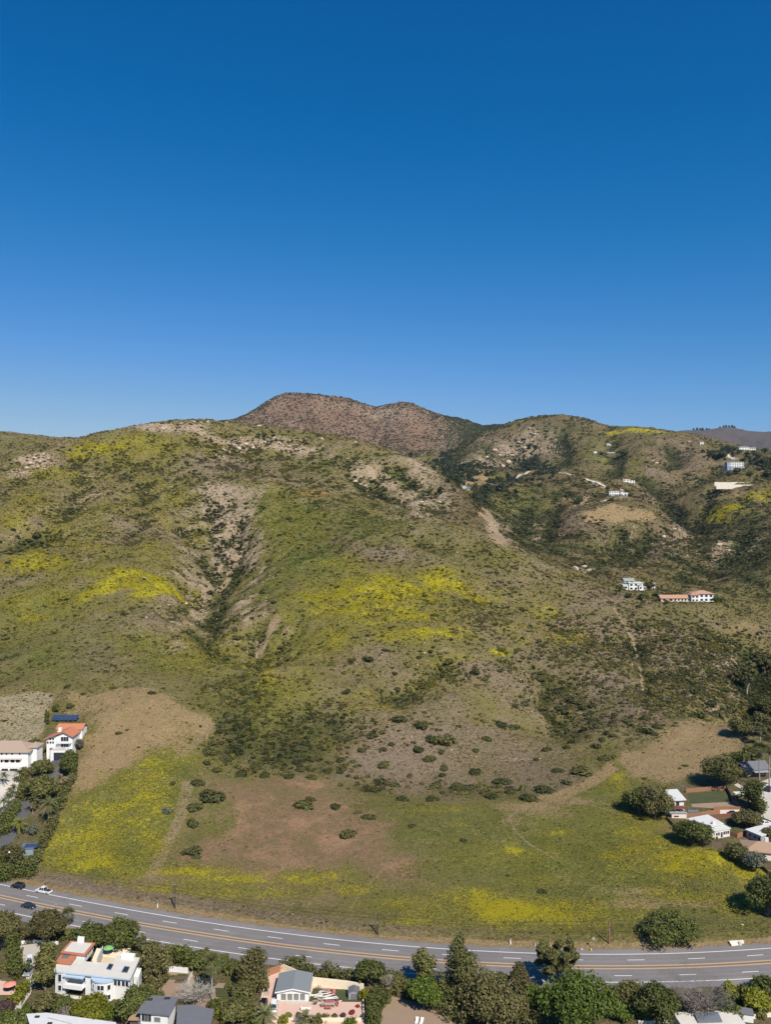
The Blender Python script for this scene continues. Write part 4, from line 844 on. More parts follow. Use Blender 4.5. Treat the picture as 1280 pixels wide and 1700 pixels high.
def frond_mesh(g, n, length, droop, mat, fan=False, z=0.0, name='crown'):
    V, Fc, T = [], [], []
    for i in range(n):
        a = 6.283 * i / n + g.uniform(-.2, .2); el = g.uniform(-.45, 1.25) if not fan else g.uniform(-.7, 1.4)
        d = Vector((math.cos(a) * math.cos(el), math.sin(a) * math.cos(el), math.sin(el))); side = Vector((-math.sin(a), math.cos(a), 0)); up = side.cross(d) * -1
        L = length * g.uniform(.8, 1.15); tint = g.uniform(0, 1) * (.5 if el < 0 else 1)
        if fan:   # a stalk that ends in a fan of pointed blades
            hub = d * L * .45
            for b in range(9):
                t = (b - 4) / 4 * 1.25; dd = (d * math.cos(t) + side * math.sin(t)).normalized(); tip = hub + dd * L * .58 + Vector((0, 0, -.12 * L)); pr = side * math.cos(t) * .035 * L - d * math.sin(t) * .035 * L
                n0 = len(V); V += [hub, hub + dd * L * .3 + pr, tip, hub + dd * L * .3 - pr]; Fc.append((n0, n0 + 1, n0 + 2, n0 + 3)); T.append(tint)
            n0 = len(V); V += [Vector((0, 0, 0)), hub + side * .02, hub - side * .02, Vector((0, 0, .02))]; Fc.append((n0, n0 + 1, n0 + 2, n0 + 3)); T.append(tint)
        else:     # feather: arching rib with leaflets on both sides
            pts = []; m = 7
            for s in range(m + 1):
                t = s / m; pts.append(d * L * t + Vector((0, 0, -droop * L * t * t)))
            for s in range(m):
                wd = L * .13 * math.sin(math.pi * (.12 + .86 * s / m)) + .02
                for sg in (-1, 1):
                    for q in (0, .5):
                        c = pts[s].lerp(pts[s + 1], q); tip = c + side * sg * wd * 1.1 + (pts[s + 1] - pts[s]) * .7 + Vector((0, 0, -wd * .55)); n0 = len(V)
                        V += [c, c + (pts[s + 1] - pts[s]) * .45, tip, c + (tip - c) * .5 - (pts[s + 1] - pts[s]) * .1]; Fc.append((n0, n0 + 1, n0 + 2, n0 + 3)); T.append(tint)
    V = np.array([tuple(v) for v in V]); V[:, 2] += z
    me = mesh_np(name, V, np.array(Fc), (mat,)); at = me.attributes.new('tint', 'FLOAT', 'FACE'); at.data.foreach_set('value', np.array(T, np.float32)); return me
def add_palm(label, px, py, hpx, cpx, fan=True, group=None, name='fan_palm', skirt=False, mat='palm', trunk_r=.24):
    p = hit(px, py); k = p.y / F; h = hpx * k; r = cpx * k * .5; g = np.random.default_rng(int(px * 5 + py))
    root = empty(name, p, 0); tag(root, label, 'palm tree', group)
    hc = h - r * .5
    link(bpy.data.objects.new('crown', frond_mesh(g, 46 if fan else 34, r * 1.15, .45, LEAF[mat], fan, hc)), root)
    lx = g.uniform(-.03, .03) * h
    segs = [((0, 0, -.6), trunk_r * 1.3, (lx * .4, 0, hc * .5), trunk_r), ((lx * .4, 0, hc * .5), trunk_r, (0, 0, hc), trunk_r * .85)]
    link(bpy.data.objects.new('trunk', limb_mesh('trunk', segs, BARKG)), root)
    if skirt:
        lobes = [(0, 0, hc - r * .45 - i * r * .28, r * .34, r * .34, r * .3) for i in range(3)]
        link(bpy.data.objects.new('dead_fronds', leaf_cloud('dead_fronds', lobes, 420, .3, LEAF['straw'], 4)), root)
    return root
def add_hedge(label, pix, wpx, hgt, mat, name='hedge', cat='hedge', leaf=.42, seed=3, ragged=.25, group=None, dense=1.0):
    """a hedge along a pixel polyline (foot line), hgt in metres, width wpx in metres"""
    P = [hit(*q) for q in pix]; root_p = P[0].copy(); root_p.z = min(q.z for q in P) - .6; g = np.random.default_rng(seed); L = []
    for a, b in zip(P[:-1], P[1:]):
        n = max(2, int((b - a).length / (wpx * .55)))
        for i in range(n):
            q = a.lerp(b, (i + g.uniform(0, 1)) / n); q = q + Vector((g.normal() * .12 * wpx, g.normal() * .12 * wpx, 0)); hh = hgt * max(.35, 1 + ragged * g.normal())
            z = gz(q.x, q.y) - root_p.z
            L.append((q.x - root_p.x, q.y - root_p.y, z + hh * .5, wpx * .55, wpx * .55, hh * .52)); L.append((q.x - root_p.x + g.normal() * .3 * wpx, q.y - root_p.y + g.normal() * .3 * wpx, z + hh * .75, wpx * .3, wpx * .3, hh * .35))
    tot = sum((b - a).length for a, b in zip(P[:-1], P[1:]))
    n = int(np.clip(tot * (hgt * 2 + wpx) / leaf ** 2 * 2.2 * dense, 500, 14000))
    me = leaf_cloud(name, L, n, leaf, LEAF[mat], seed); o = bpy.data.objects.new(name, me); o.location = root_p; link(o)
    return tag(o, label, cat, group)
BW = 'trees and bushes between the road and the gardens'
T = add_tree
# bottom row, from the left edge to the right (name, category, label, foot x, foot y, width, height, habit, leaf)
T('olive_tree','tree','grey olive tree cut by the left edge beside the highway', 4,1568,58,58,'round','brown',.15,leaf=.45)
T('olive_tree','tree','brown olive tree beside a small fan palm above the driveway end', 76,1568,60,66,'round','brown',.12,leaf=.45)
add_palm('short fan palm just below the highway beside a brown olive tree',112,1538,26,24,True,None,'fan_palm',True)
T('broadleaf_tree','tree','low dark green tree behind the white blue-trimmed house, left half of the pair', 148,1580,62,54,'round','dark',.06,leaf=.45)
T('broadleaf_tree','tree','taller dark green tree behind the white blue-trimmed house, right half of the pair', 196,1586,66,68,'round','dark',.06,leaf=.45)
T('yucca','plant','spiky pale yucca clump right of the dark tree pair by the highway', 228,1585,36,30,'open','palm',.0,leaf=.5)
T('tropical_tree','tree','tall tropical tree between the driveway and the white blue-trimmed house', 76,1646,34,78,'tall','olive',.1,leaf=.5)
T('shrub','shrub','brown dark round shrub in front of the left end of the white blue-trimmed house', 72,1682,38,40,'round','brown',.0,leaf=.42)
T('shrub','shrub','mid green shrub under the balconies of the white blue-trimmed house', 103,1678,38,28,'round','dark',.0,leaf=.4)
T('shrub','shrub','large yellow green shrub in front of the white blue-trimmed house', 152,1692,72,44,'round','yellow',.0,leaf=.4)
T('shrub','shrub','low dry pinkish shrub above the white flat roof', 108,1690,40,18,'round','grey',.0,leaf=.35)
T('broadleaf_tree','tree','dark green tree at the right corner of the white blue-trimmed house', 222,1692,60,62,'round','dark',.05,leaf=.45)
T('dry_tree','tree','tall brown dry tree right of the white blue-trimmed house', 256,1640,46,66,'tall','brown',.05,leaf=.42)
T('shrub','shrub','pale green shrub behind the roof of the white blue-trimmed house', 236,1606,28,22,'round','olive',.0,leaf=.4)
add_hedge('long dark clipped hedge left of the curving driveway',[(20,1572),(23,1600),(29,1630)],3.6,4.0,'dark',seed=5)
add_hedge('yellow green hedge at the driveway bend on the left',[(36,1640),(30,1660),(18,1672)],3.2,2.6,'yellow',seed=6)
T('shrub','shrub','purple brown shrub at the left edge near the driveway foot', 8,1684,30,26,'round','purple',.0,leaf=.4)
T('broadleaf_tree','tree','green tree cut by the bottom left corner', 14,1712,70,34,'round','dark',.0,leaf=.45)
add_hedge('bright green low shrub row beside the driveway foot',[(47,1700),(40,1684),(52,1676)],2.4,1.6,'bright',seed=9)
add_hedge('long dark hedge below the highway above the planter boxes',[(272,1592),(320,1602),(372,1616),(400,1622)],4.4,4.4,'dark',seed=7)
add_hedge('straw coloured roadside brush above the long dark hedge',[(268,1580),(330,1588),(392,1602)],2.6,1.6,'olive',seed=8,leaf=.35)
add_palm('tall fan palm with bare grey trunk in the dirt garden',352,1660,70,34,True,None,'fan_palm',False)

T('dry_tree','tree','half dead tree with pale twigs left of the pink patio', 422,1640,50,56,'tall','brown',.05,leaf=.42)
T('shrub','shrub','olive shrub mass at the left wall of the pink patio', 404,1664,46,40,'round','olive',.0,leaf=.42)
T('shrub','shrub','olive green bush below the half dead tree at the bottom edge', 392,1694,60,40,'round','olive',.0,leaf=.42)
T('shrub','shrub','small dark bush on the dirt beside the dark grey roof', 356,1676,26,18,'round','dark',.0,leaf=.4)
add_palm('bushy palm at the lower left of the pink patio',440,1704,34,44,False,None,'feather_palm',False)
add_palm('small palm in the planted strip below the pink patio',506,1706,26,34,False,None,'feather_palm',False)
add_hedge('bright green clipped hedge between the highway and the pink patio',[(470,1610),(520,1618),(592,1630)],3.4,2.9,'olive',seed=12)
T('broadleaf_tree','tree','dark round tree at the right end of the patio hedge', 614,1638,50,52,'round','dark',.05,leaf=.45)
add_hedge('tall green hedge right of the grey plastic shed',[(620,1650),(621,1676),(620,1704)],3.6,4.0,'dark',seed=14)
T('shrub','shrub','yellow green shrub between the shed and the tall hedge', 604,1660,20,22,'round','yellow',.0,leaf=.4)
T('broadleaf_tree','tree','small dark tree beside a bare pale trunk above the dirt yard', 654,1648,44,40,'round','olive',.05,leaf=.45)
T('broadleaf_tree','tree','dark upright olive tree breaking the road edge above the bright green tree', 703,1640,38,56,'tall','olive',.06,leaf=.42)
T('broadleaf_tree','tree','bright green rounded tree at the top of the dirt yard', 704,1672,64,58,'round','bright',.05,leaf=.45)
T('pine_tree','tree','tall dark conifer crossing both lanes of the highway', 766,1668,74,112,'cone','olive',.04,leaf=.42,dense=1.6)
T('broadleaf_tree','tree','brown green tree under the tall dark conifer', 792,1690,62,70,'round','brown',.05,leaf=.45)
T('broadleaf_tree','tree','wide brown olive tree at the bottom edge right of the dirt yard', 828,1708,96,100,'round','brown',.05,leaf=.45)
T('shrub','shrub','small dark green bush at the road edge right of the tall dark conifer', 824,1642,40,30,'round','dark',.0,leaf=.42)
T('broadleaf_tree','tree','brown airy tree at the road edge behind the wide brown olive tree', 862,1650,44,54,'round','brown',.05,leaf=.42)
T('broadleaf_tree','tree','mid green tree between the brown olive tree and the biggest bright green tree', 886,1680,42,50,'round','bright',.05,leaf=.45)
T('eucalyptus_tree','tree','airy grey olive eucalyptus reaching over the highway', 926,1636,64,68,'open','olive',.3,leaf=.4,dense=1.1)
T('broadleaf_tree','tree','biggest bright green tree at the bottom edge', 962,1718,124,122,'round','bright',.04,leaf=.5,dense=1.1)
T('shrub','shrub','olive and pink shrub right of the biggest bright green tree', 1044,1672,56,48,'round','olive',.0,leaf=.42)
T('shrub','shrub','low green bush at the foot of the biggest bright green tree', 1030,1694,40,30,'round','bright',.0,leaf=.42)
T('broadleaf_tree','tree','dark green wide tree left of the leafless grey bush', 1090,1698,78,76,'round','dark',.03,leaf=.45)
BARKD = simple('weathered_grey_twigs', (.21, .18, .165), .9, .25, 3.0); BARKW = simple('bleached_bark', (.44, .40, .35), .9, .2, 3.0)
def dead_tree(label, px, py, wpx, hpx, seed):
    p = hit(px, py); k = p.y / F; g = np.random.default_rng(seed); root = empty('dead_tree', p, 0); tag(root, label, 'tree')
    segs = []
    for q in range(7):
        a = 6.28 * q / 7; off = Vector((math.cos(a), math.sin(a), 0)) * wpx * k * .14
        for s in tree_trunk(g, hpx * k * g.uniform(.75, 1), .09, wpx * k * .5, .25, 6, True): segs.append((Vector(s[0]) + off, s[1], Vector(s[2]) + off, max(s[3], .018)))
    link(bpy.data.objects.new('trunk', limb_mesh('trunk', segs, BARKD if wpx > 60 else BARKW, 4)), root)
    L = crown_lobes(g, wpx * k * .9, wpx * k * .8, hpx * k * .8, .05, 'round')
    link(bpy.data.objects.new('crown', leaf_cloud('crown', L, 1500 if wpx > 60 else 260, .26, LEAF['grey'], seed, 3.2)), root)
dead_tree('leafless grey bush spreading along the bottom right edge of the road', 1160,1692,92,70,5)
dead_tree('bleached leafless bush beside the tall fan palm', 324,1664,52,30,11)
dead_tree('pale bare trunk standing beside a small dark tree above the dirt yard', 645,1652,16,36,8)
T('shrub','shrub','small yellow green bush right of the leafless grey bush at the road edge', 1210,1656,30,30,'round','yellow',.0,leaf=.42)
T('shrub','shrub','dark bush between the leafless grey bush and the yellow green one', 1206,1688,44,38,'round','dark',.0,leaf=.42)
T('shrub','shrub','yellow green rounded bush near the bottom right corner', 1254,1680,56,40,'round','yellow',.0,leaf=.42)
T('broadleaf_tree','tree','dark green tree at the right edge below the highway', 1272,1652,44,36,'round','dark',.05,leaf=.45)
# beyond the road
T('broadleaf_tree','tree','big dark dense bush standing alone beside the road on the field side', 1117,1564,94,50,'round','dark',.0,leaf=.42,dense=1.5)
T('broadleaf_tree','tree','big dark tree at the right edge beside the yellow mustard field', 1274,1520,74,84,'round','dark',.04,leaf=.45,dense=1.2)
T('broadleaf_tree','tree','large round tree at the foot of the bare tan knoll', 1204,1308,68,62,'round','olive',.06,leaf=.5,dense=1.3)
T('broadleaf_tree','tree','dark tree left of the white roofed house with the red deck', 1062,1350,58,50,'round','dark',.04,leaf=.5)
T('broadleaf_tree','tree','dark brown tree touching the white roofed house with the red deck', 1086,1357,56,62,'round','brown',.05,leaf=.5)
T('broadleaf_tree','tree','dark round tree before the long white roof above the mustard field', 1150,1402,60,46,'round','dark',.04,leaf=.5,dense=1.3)
T('pine_tree','tree','dark pine beside the concrete street on the right', 1253,1346,38,44,'tall','dark',.05,leaf=.45)
T('broadleaf_tree','tree','olive brown spreading tree right of the long white roof', 1241,1374,48,32,'round','brown',.08,leaf=.45)
T('shrub','shrub','dark bush left of the tan hipped roof beside the mustard', 1224,1430,36,36,'round','olive',.0,leaf=.45)
T('shrub','shrub','grey green bush below the tan hipped roof beside the mustard', 1252,1442,38,34,'round','silver',.0,leaf=.45)
T('broadleaf_tree','tree','dark tree in front of the flat grey roof at the right edge', 1278,1396,26,26,'round','brown',.05,leaf=.45)
add_palm('tall palm with two-coloured trunk at the right edge, left of the pair',1262,1312,76,26,True,'tall palms by the dark house','fan_palm',True)
add_palm('tall palm at the right edge beside the dark roofed house',1278,1310,84,30,True,'tall palms by the dark house','fan_palm',True)
add_palm('palm in the dark grove above the dark roofed house',1263,1238,34,20,True,None,'fan_palm',True)
T('broadleaf_tree','tree','dark tree behind the large round tree beside the dark roofed house', 1230,1276,34,34,'round','dark',.05,leaf=.5)
T('broadleaf_tree','tree','dark tree above the dark roofed house at the right edge', 1248,1262,30,26,'round','olive',.05,leaf=.5)
T('broadleaf_tree','tree','rounded olive tree at the foot of the right gully', 1231,1222,46,34,'round','olive',.04,leaf=.55)
T('broadleaf_tree','tree','brown tree at the right edge in the gully mouth', 1270,1222,44,44,'round','brown',.05,leaf=.55)
T('broadleaf_tree','tree','dark tree at the right edge higher in the gully', 1276,1190,44,40,'round','dark',.04,leaf=.55)
T('eucalyptus_tree','tree','tall thin grey tree standing in the right gully', 1240,1152,30,52,'open','olive',.35,leaf=.5,dense=1.1,bark=BARKG)
T('eucalyptus_tree','tree','thin tree right of the tall grey one in the right gully', 1270,1118,30,36,'open','olive',.2,leaf=.5)
# the steep garden on the left
T('broadleaf_tree','tree','large olive tree in the middle of the steep left garden', 67,1330,54,52,'round','olive',.06,leaf=.5,dense=1.2)
T('broadleaf_tree','tree','olive tree between the white villa and the black driveway', 68,1290,36,34,'round','olive',.06,leaf=.5)
T('broadleaf_tree','tree','dark green tree at the top of the black driveway by the meadow', 116,1286,34,46,'round','dark',.04,leaf=.5,dense=1.2)
T('shrub','shrub','silver green bush right of the red tiled house', 129,1246,18,22,'round','silver',.0,leaf=.4)
add_palm('drooping palm beside the meadow edge on the left',99,1318,32,26,False,None,'feather_palm',False,'straw')
add_palm('shaggy dark palm at the meadow edge, lower of two',80,1368,44,32,False,None,'feather_palm',True)
add_palm('golden palm standing alone on the dirt of the left garden',31,1384,26,30,False,None,'feather_palm',False,'yellow')
add_palm('shaggy palm right of the black driveway',54,1350,28,24,False,None,'feather_palm',True)
for i, (px, py, h_) in enumerate([(6,1306,24),(31,1300,22),(22,1324,22),(14,1340,24),(5,1352,28),(16,1326,18)]):
    add_palm('slim palm lining the pale drive below the white villa', px, py, h_, 18, False, 'palms lining the pale drive', 'feather_palm', False, 'palm', .16)
T('broadleaf_tree','tree','grey olive tree at the left edge just above the highway', 16,1446,48,52,'round','brown',.06,leaf=.5)
add_hedge('dark hedge at the left edge between the grey olive tree and the highway',[(-12,1462),(20,1462),(46,1456)],5,5.0,'dark',seed=21)
add_hedge('dark hedge left of the black driveway',[(27,1338),(15,1362),(0,1392)],4.5,4.0,'dark',seed=22)
add_hedge('ragged dark hedge dividing the left garden from the mustard meadow',[(122,1288),(108,1312),(97,1345),(86,1375),(74,1400),(58,1430),(50,1448)],3.3,3.1,'olive',seed=23,ragged=.4)
add_hedge('low green shrubs below the white villa by the black driveway',[(42,1284),(36,1306),(44,1330)],3.6,3.2,'olive',seed=24)
add_hedge('small garden shrubs on the dirt above the blue shed',[(44,1380),(52,1388),(58,1376)],3.2,2.2,'silver',seed=25)
for px, py in [(76,1200),(79,1203)]:
    T('cypress_tree','tree','slim dark cypress left of the solar panels', px, py, 5, 22, 'tall', 'dark', .02, 'cypresses by the solar panels', leaf=.4)
T('broadleaf_tree','tree','low green tree left of the red tiled house', 56,1246,24,24,'round','olive',.05,leaf=.5)
T('shrub','shrub','round bush above the solar panels', 116,1176,12,10,'round','dark',.0,leaf=.45)
T('shrub','shrub','dark bush touching the left end of the solar panels', 92,1182,14,14,'round','dark',.0,leaf=.45)
# shrubs standing alone on the meadow and the slopes, one object each
def shrub(px, py, wpx, label, group=None, mat='chaparral', hk=.44, form=None):
    p = hit(px, py); k = p.y / F; w = wpx * k
    o = bpy.data.objects.new('shrub', PROTO[mat][(form if form is not None else int(px + py)) % len(PROTO[mat])]); o.location = (p.x, p.y, p.z - .08 * w)
    sq = .8 + .35 * ((px * .37 + py * .61) % 1); o.scale = (w * .84, w * .84 * sq, w * hk * (1.2 + .5 * ((px * .73) % 1))); o.rotation_euler = (0, 0, (px * 1.7 + py) % 6.28); link(o); return tag(o, label, 'shrub', group)
BIGP = shrub_protos('shrub', LEAF['chaparral'], 5, 900, .115, 1.0, .55, 10, 300); PROTO['big'] = BIGP
GREYP = shrub_protos('shrub', LEAF['silver'], 2, 500, .13, 1.0, .6, 8, 330); PROTO['greybig'] = GREYP
for px, py, w_, l_ in [(350,1326,52,'wide dark shrub, largest left of the reddish bare field'),(323,1343,30,'dark shrub just below the widest one left of the reddish bare field'),(319,1369,30,'flat dark shrub at the left edge of the reddish bare field'),(320,1416,36,'round dark shrub at the lower left of the reddish bare field'),(325,1424,16,'tiny shrub at the foot of the round one left of the reddish field'),
    (505,1340,36,'tall tilted dark shrub near the top of the reddish bare field'),(516,1328,18,'small shrub grown against the tall tilted one on the reddish field'),(556,1341,22,'grey green shrub right of the tilted one on the reddish field'),(611,1358,30,'dark shrub on the trail at the upper right of the reddish field'),(594,1350,18,'smaller shrub left of the one on the trail above the reddish field'),(578,1387,30,'lone flat shrub in the right half of the reddish field'),
    (326,1302,26,'low shrub at the top of the dirt track by the mustard meadow'),(684,1372,16,'small round shrub in the grassy field right of the reddish soil'),(769,1396,16,'low green shrub in the middle of the grassy field'),(900,1481,19,'round dark shrub alone above the brightest mustard patch'),(844,1454,10,'tiny shrub in the grassy field left of the lone round shrub'),
    (113,1140,14,'small shrub above the bare tan slope on the left'),(187,1143,13,'small shrub at the top of the bare tan slope'),(251,1151,15,'dark shrub at the upper right of the bare tan slope'),(138,1153,12,'shrub just above the bare tan slope beside the pale quarry'),(197,1218,12,'tiny shrub low on the bare tan slope'),(211,1212,8,'tiniest shrub low on the bare tan slope'),(286,1302,15,'dark shrub inside the mustard meadow by the dirt track'),(1138,1272,10,'small shrub on the bare tan knoll at the right'),(1129,1276,8,'smaller of two shrubs on the bare tan knoll'),(1070,1293,12,'tiny shrub at the foot of the bare tan knoll'),(1045,1230,14,'shrub at the upper left of the bare tan knoll')]:
    shrub(px, py, w_, l_, None, 'big')
shrub(278, 1348, 24, 'grey sage shrub beside the dirt track in the mustard meadow', None, 'greybig')
NOSE = [(664,1196,27),(701,1206,34),(738,1233,44),(718,1228,30),(832,1205,24),(851,1208,24),(809,1228,22),(790,1247,15),(909,1245,20),(941,1242,16),(955,1233,24),(1009,1260,28),(968,1284,44),(928,1281,22),(974,1211,24),(833,1300,38),(790,1283,24),(905,1314,34),(876,1327,34),(817,1324,24),(761,1308,30),(723,1307,26),(718,1328,26),(669,1328,26),(636,1272,30),(695,1245,24),(712,1262,26),(738,1276,20),(735,1288,15),(577,1228,20),(600,1246,20),(618,1222,24),(636,1245,16),(650,1236,14),(566,1262,20),(558,1212,16),(630,1300,26),(612,1312,24),(655,1305,20),(780,1310,26),(850,1316,24),(890,1262,14),(940,1300,20),(1000,1228,18),(990,1240,20),(1018,1222,16),(1045,1200,22),(1068,1195,18),(1090,1208,20),(1020,1188,16),(985,1172,20),(1075,1215,22)]
for px, py, w_ in NOSE: shrub(px, py, w_ * 1.02, 'dark evergreen shrub dotting the pale grey scrub above the grassy field', 'dark shrubs on the pale scrub nose', 'big')
MID = [(900,1118,20),(952,1166,34),(970,1176,22),(935,1180,26),(830,1080,16),(895,1065,14),(867,1013,14),(720,1022,13),(800,1062,14),(858,1080,14),(790,1118,22),(806,1128,16),(830,1115,12),(898,1128,22),(948,1125,12),(1010,1060,12),(1060,1045,14),(1110,1040,16),(1105,1060,26),(1130,1080,20),(1165,1060,26),(1200,1064,22),(1150,1068,16),(1085,1075,18),(1140,1100,20),(1180,1115,16),(1100,1115,14),(1127,1128,26),(1040,1122,14),(870,1170,22),(855,1172,18),(610,1095,24),(583,1098,14),(570,1118,12),(640,1080,14),(595,1130,12),(715,1082,12),(745,1100,20),(695,1092,14),(655,1118,14),(700,1140,18),(660,1145,14),(575,1150,18),(540,1170,16),(520,1190,14),(1150,1150,24),(1180,1170,28),(1200,1145,20),(1130,1180,22),(1160,1190,26),(1095,1170,24),(1070,1150,14),(1190,1186,24),(1215,1180,26),(1100,995,12),(1060,1008,12),(1010,1000,10),(985,1020,12),(1000,1040,10),(1030,1085,14),(920,1040,10),(880,1040,10),(560,975,10),(500,1000,10),(455,1000,14),(435,985,12),(470,1040,10)]
for px, py, w_ in MID: shrub(px, py, w_, 'dark round shrub on the flowery slope between the big gully and the right houses', 'dark shrubs on the middle slope', 'big')
GUL = [(345,848,10),(352,862,12),(366,858,14),(378,850,10),(372,872,12),(362,885,14),(352,900,16),(378,905,12),(388,892,10),(342,912,12),(372,922,12),(360,938,14),(340,940,16),(325,935,12),(330,955,14),(345,965,14),(348,985,20),(372,1000,16),(362,1022,20),(378,1035,16),(390,1045,12),(395,1060,18),(405,1078,14),(418,1088,16),(412,1105,18),(430,1112,14),(352,1040,14),(335,1010,10),(392,1030,16),(455,1052,10),(440,1060,10),(465,1076,12),(480,1095,12),(500,1085,12),(330,880,10),(318,870,10),(392,870,8),(402,858,8),(410,845,8),(300,880,8),(310,905,12),(398,920,8),(356,835,10),(340,822,8)]
for px, py, w_ in GUL: shrub(px, py, w_, 'dark shrub clinging to the stony sides of the big left gully', 'shrubs in the big gully', 'big')
LOW = [(346,1250,26),(352,1235,20),(342,1268,18),(360,1280,22),(380,1262,20),(400,1285,26),(425,1275,24),(440,1288,24),(460,1272,20),(480,1290,22),(500,1278,18),(395,1240,16),(420,1225,18),(445,1242,20),(470,1232,16),(495,1245,18),(520,1262,20),(520,1292,20),(545,1280,18),(365,1215,18),(385,1195,16),(410,1180,14),(440,1200,14),(470,1190,14),(500,1215,14),(530,1240,14)]
for px, py, w_ in LOW: shrub(px, py, w_, 'dark shrub in the dense bushy patch above the reddish bare field', 'shrubs of the dense patch', 'big')
FARS = [(60,890,22),(48,898,14),(20,880,12),(95,848,14),(105,862,10),(145,830,8),(75,910,10),(65,870,8),(30,915,10),(12,935,12),(190,810,8),(262,828,10),(310,768,12),(345,742,12),(355,750,12),(380,755,14),(360,778,8),(270,780,8),(240,840,9),(290,895,10),(180,885,10),(110,930,10),(80,920,10),(430,770,8),(455,792,12),(490,800,8),(520,770,10),(545,800,14),(552,810,12),(575,790,10),(560,830,8),(600,812,14),(620,800,12),(640,812,12),(655,828,12),(680,806,12),(700,840,16),(720,850,14),(735,835,12),(712,822,10),(665,780,10),(640,770,10),(610,760,8),(540,855,10),(520,862,10),(580,842,8),(500,905,9),(480,862,14),(545,880,10),(610,905,8),(700,940,8),(810,940,9),(760,905,8)]
for px, py, w_ in FARS: shrub(px, py, w_, 'small dark shrub high on the big left hill', 'shrubs high on the left hill', 'big')
# stones large enough to tell apart
for px, py, w_ in [(50,770,9),(58,762,10),(66,768,8),(44,778,9),(72,756,7),(36,786,7),(80,762,7),(62,776,8),(270,712,7),(285,707,6),(300,704,7),(322,702,8),(334,703,6),(345,701,6),(380,752,7),(396,745,8),(388,740,7),(408,738,8),(420,744,7),(372,748,8),(465,738,8),(480,742,7),(492,748,8),(440,735,6),(430,709,9),(455,728,6),(534,729,6),(590,735,6),(375,702,5),(372,760,6),(400,752,6),(730,835,9),(590,800,8),(598,805,7),(606,808,8),(700,835,8),(955,945,12),(970,942,10),(978,948,9),(830,757,9),(808,760,8),(850,758,10),(870,745,8),(835,775,10),(822,748,8),(862,736,8),(888,722,7),(880,712,6),(845,768,8),(1195,905,9),(1210,915,8),(1120,880,8),(1103,892,8),(1090,770,8),(1145,735,7),(240,960,5),(308,1003,8),(242,1026,6),(280,1005,5)]:
    p = hit(px, py); k = p.y / F * w_; o = bpy.data.objects.new('boulder', PROTO['boulder'][int(px) % 6]); o.location = (p.x, p.y, p.z + .1 * k); o.scale = (k * 1.25, k * 1.15, k * 1.0); o.rotation_euler = (.2, .1, px % 6.28); link(o)
    tag(o, *(('pale sandstone boulder on the top ridges of the left hill', 'boulder', 'boulders on the left hill') if px < 700 else ('pale sandstone boulder on the rocky hills of the right canyon', 'boulder', 'boulders in the right canyon')))
# ------------------------------------------------------------------ building kit
MT = {
 'white': simple('white_stucco', (.70, .69, .675), .85, .07, .6), 'cream': simple('cream_stucco', (.74, .62, .45), .9, .1, .6), 'pinkw': simple('pink_white_stucco', (.66, .575, .50), .85, .08, .6), 'pink': simple('pink_stucco', (.60, .36, .31), .85, .1, .6),
 'tile': simple('red_roof_tile', (.43, .165, .088), .8, .28, 3.0, bump=.1), 'tiledull': simple('weathered_roof_tile', (.40, .225, .15), .85, .22, 3.0), 'tan': simple('tan_shingle', (.33, .22, .145), .9, .2, 2.5), 'villaroof': simple('brown_grey_tile', (.33, .245, .19), .9, .18, 2.5),
 'greyroof': simple('grey_shingle', (.185, .20, .205), .9, .16, 2.0), 'darkroof': simple('dark_grey_roofing', (.135, .135, .15), .85, .2, .6), 'flat': simple('dusty_flat_roof', (.56, .52, .465), .9, .16, .35), 'whiteroof': simple('white_roof_membrane', (.57, .56, .545), .7, .16, .5), 'greenroof': simple('green_copper_roof', (.25, .285, .25), .6, .2, 1.0),
 'blue': simple('pale_blue_trim', (.40, .49, .58), .7, .1, 1.0), 'blueg': simple('blue_tinted_wall', (.25, .34, .50), .6, .1, 1.0), 'glass': None, 'dark': simple('deep_opening', (.03, .03, .035), .8, .2, 1.0),
 'wood': simple('red_brown_wood', (.30, .15, .085), .85, .25, 2.5), 'darkwood': simple('dark_weathered_wood', (.13, .09, .07), .9, .25, 2.5), 'deck': simple('dark_red_deck', (.19, .075, .055), .8, .2, 2.0), 'brownwall': simple('dark_brown_wall', (.10, .075, .06), .85, .2, 1.0),
 'stone': simple('garden_stone', (.36, .31, .26), .95, .3, 2.0), 'conc': simple('concrete', (.46, .43, .39), .9, .2, .5), 'paleconc': simple('pale_concrete_wall', (.66, .58, .49), .9, .16, .5), 'greyw': simple('grey_wall', (.30, .30, .31), .85, .12, 1.0),
 'plastic': simple('grey_shed_plastic', (.24, .25, .27), .6, .08, 1.0), 'red': simple('red_cushion', (.37, .12, .11), .85, .12, 3.0), 'coral': simple('coral_canvas', (.70, .25, .18), .85, .1, 2.0), 'bluepaint': simple('faded_blue_paint', (.20, .28, .34), .7, .15, 1.5), 'green': simple('green_canvas', (.18, .38, .14), .8, .1, 2.0),
 'metal': simple('dull_metal', (.35, .36, .37), .45, .1, 2.0, metal=.7), 'pole': simple('creosoted_pole', (.075, .055, .042), .9, .25, 3.0), 'rust': simple('rusty_pole', (.22, .11, .065), .9, .25, 3.0), 'wire': simple('black_wire', (.03, .03, .03), .6, .05, 1.0), 'yellowp': simple('yellow_paint', (.62, .44, .06), .6, .1, 2.0), 'canvas': simple('pale_canvas', (.70, .70, .68), .8, .08, 1.0), 'soil': simple('dark_bed_soil', (.12, .085, .06), .95, .3, 1.5),
}
MT['paleglass'] = simple('painted_reflection_glass', (.17, .18, .165), .15, .35, .8, spec=.6)  # bright reflections in the panes put into a paler glass colour
tg = NT('window_glass'); MT['glass'] = tg.done((.022, .03, .038), .12, .6)
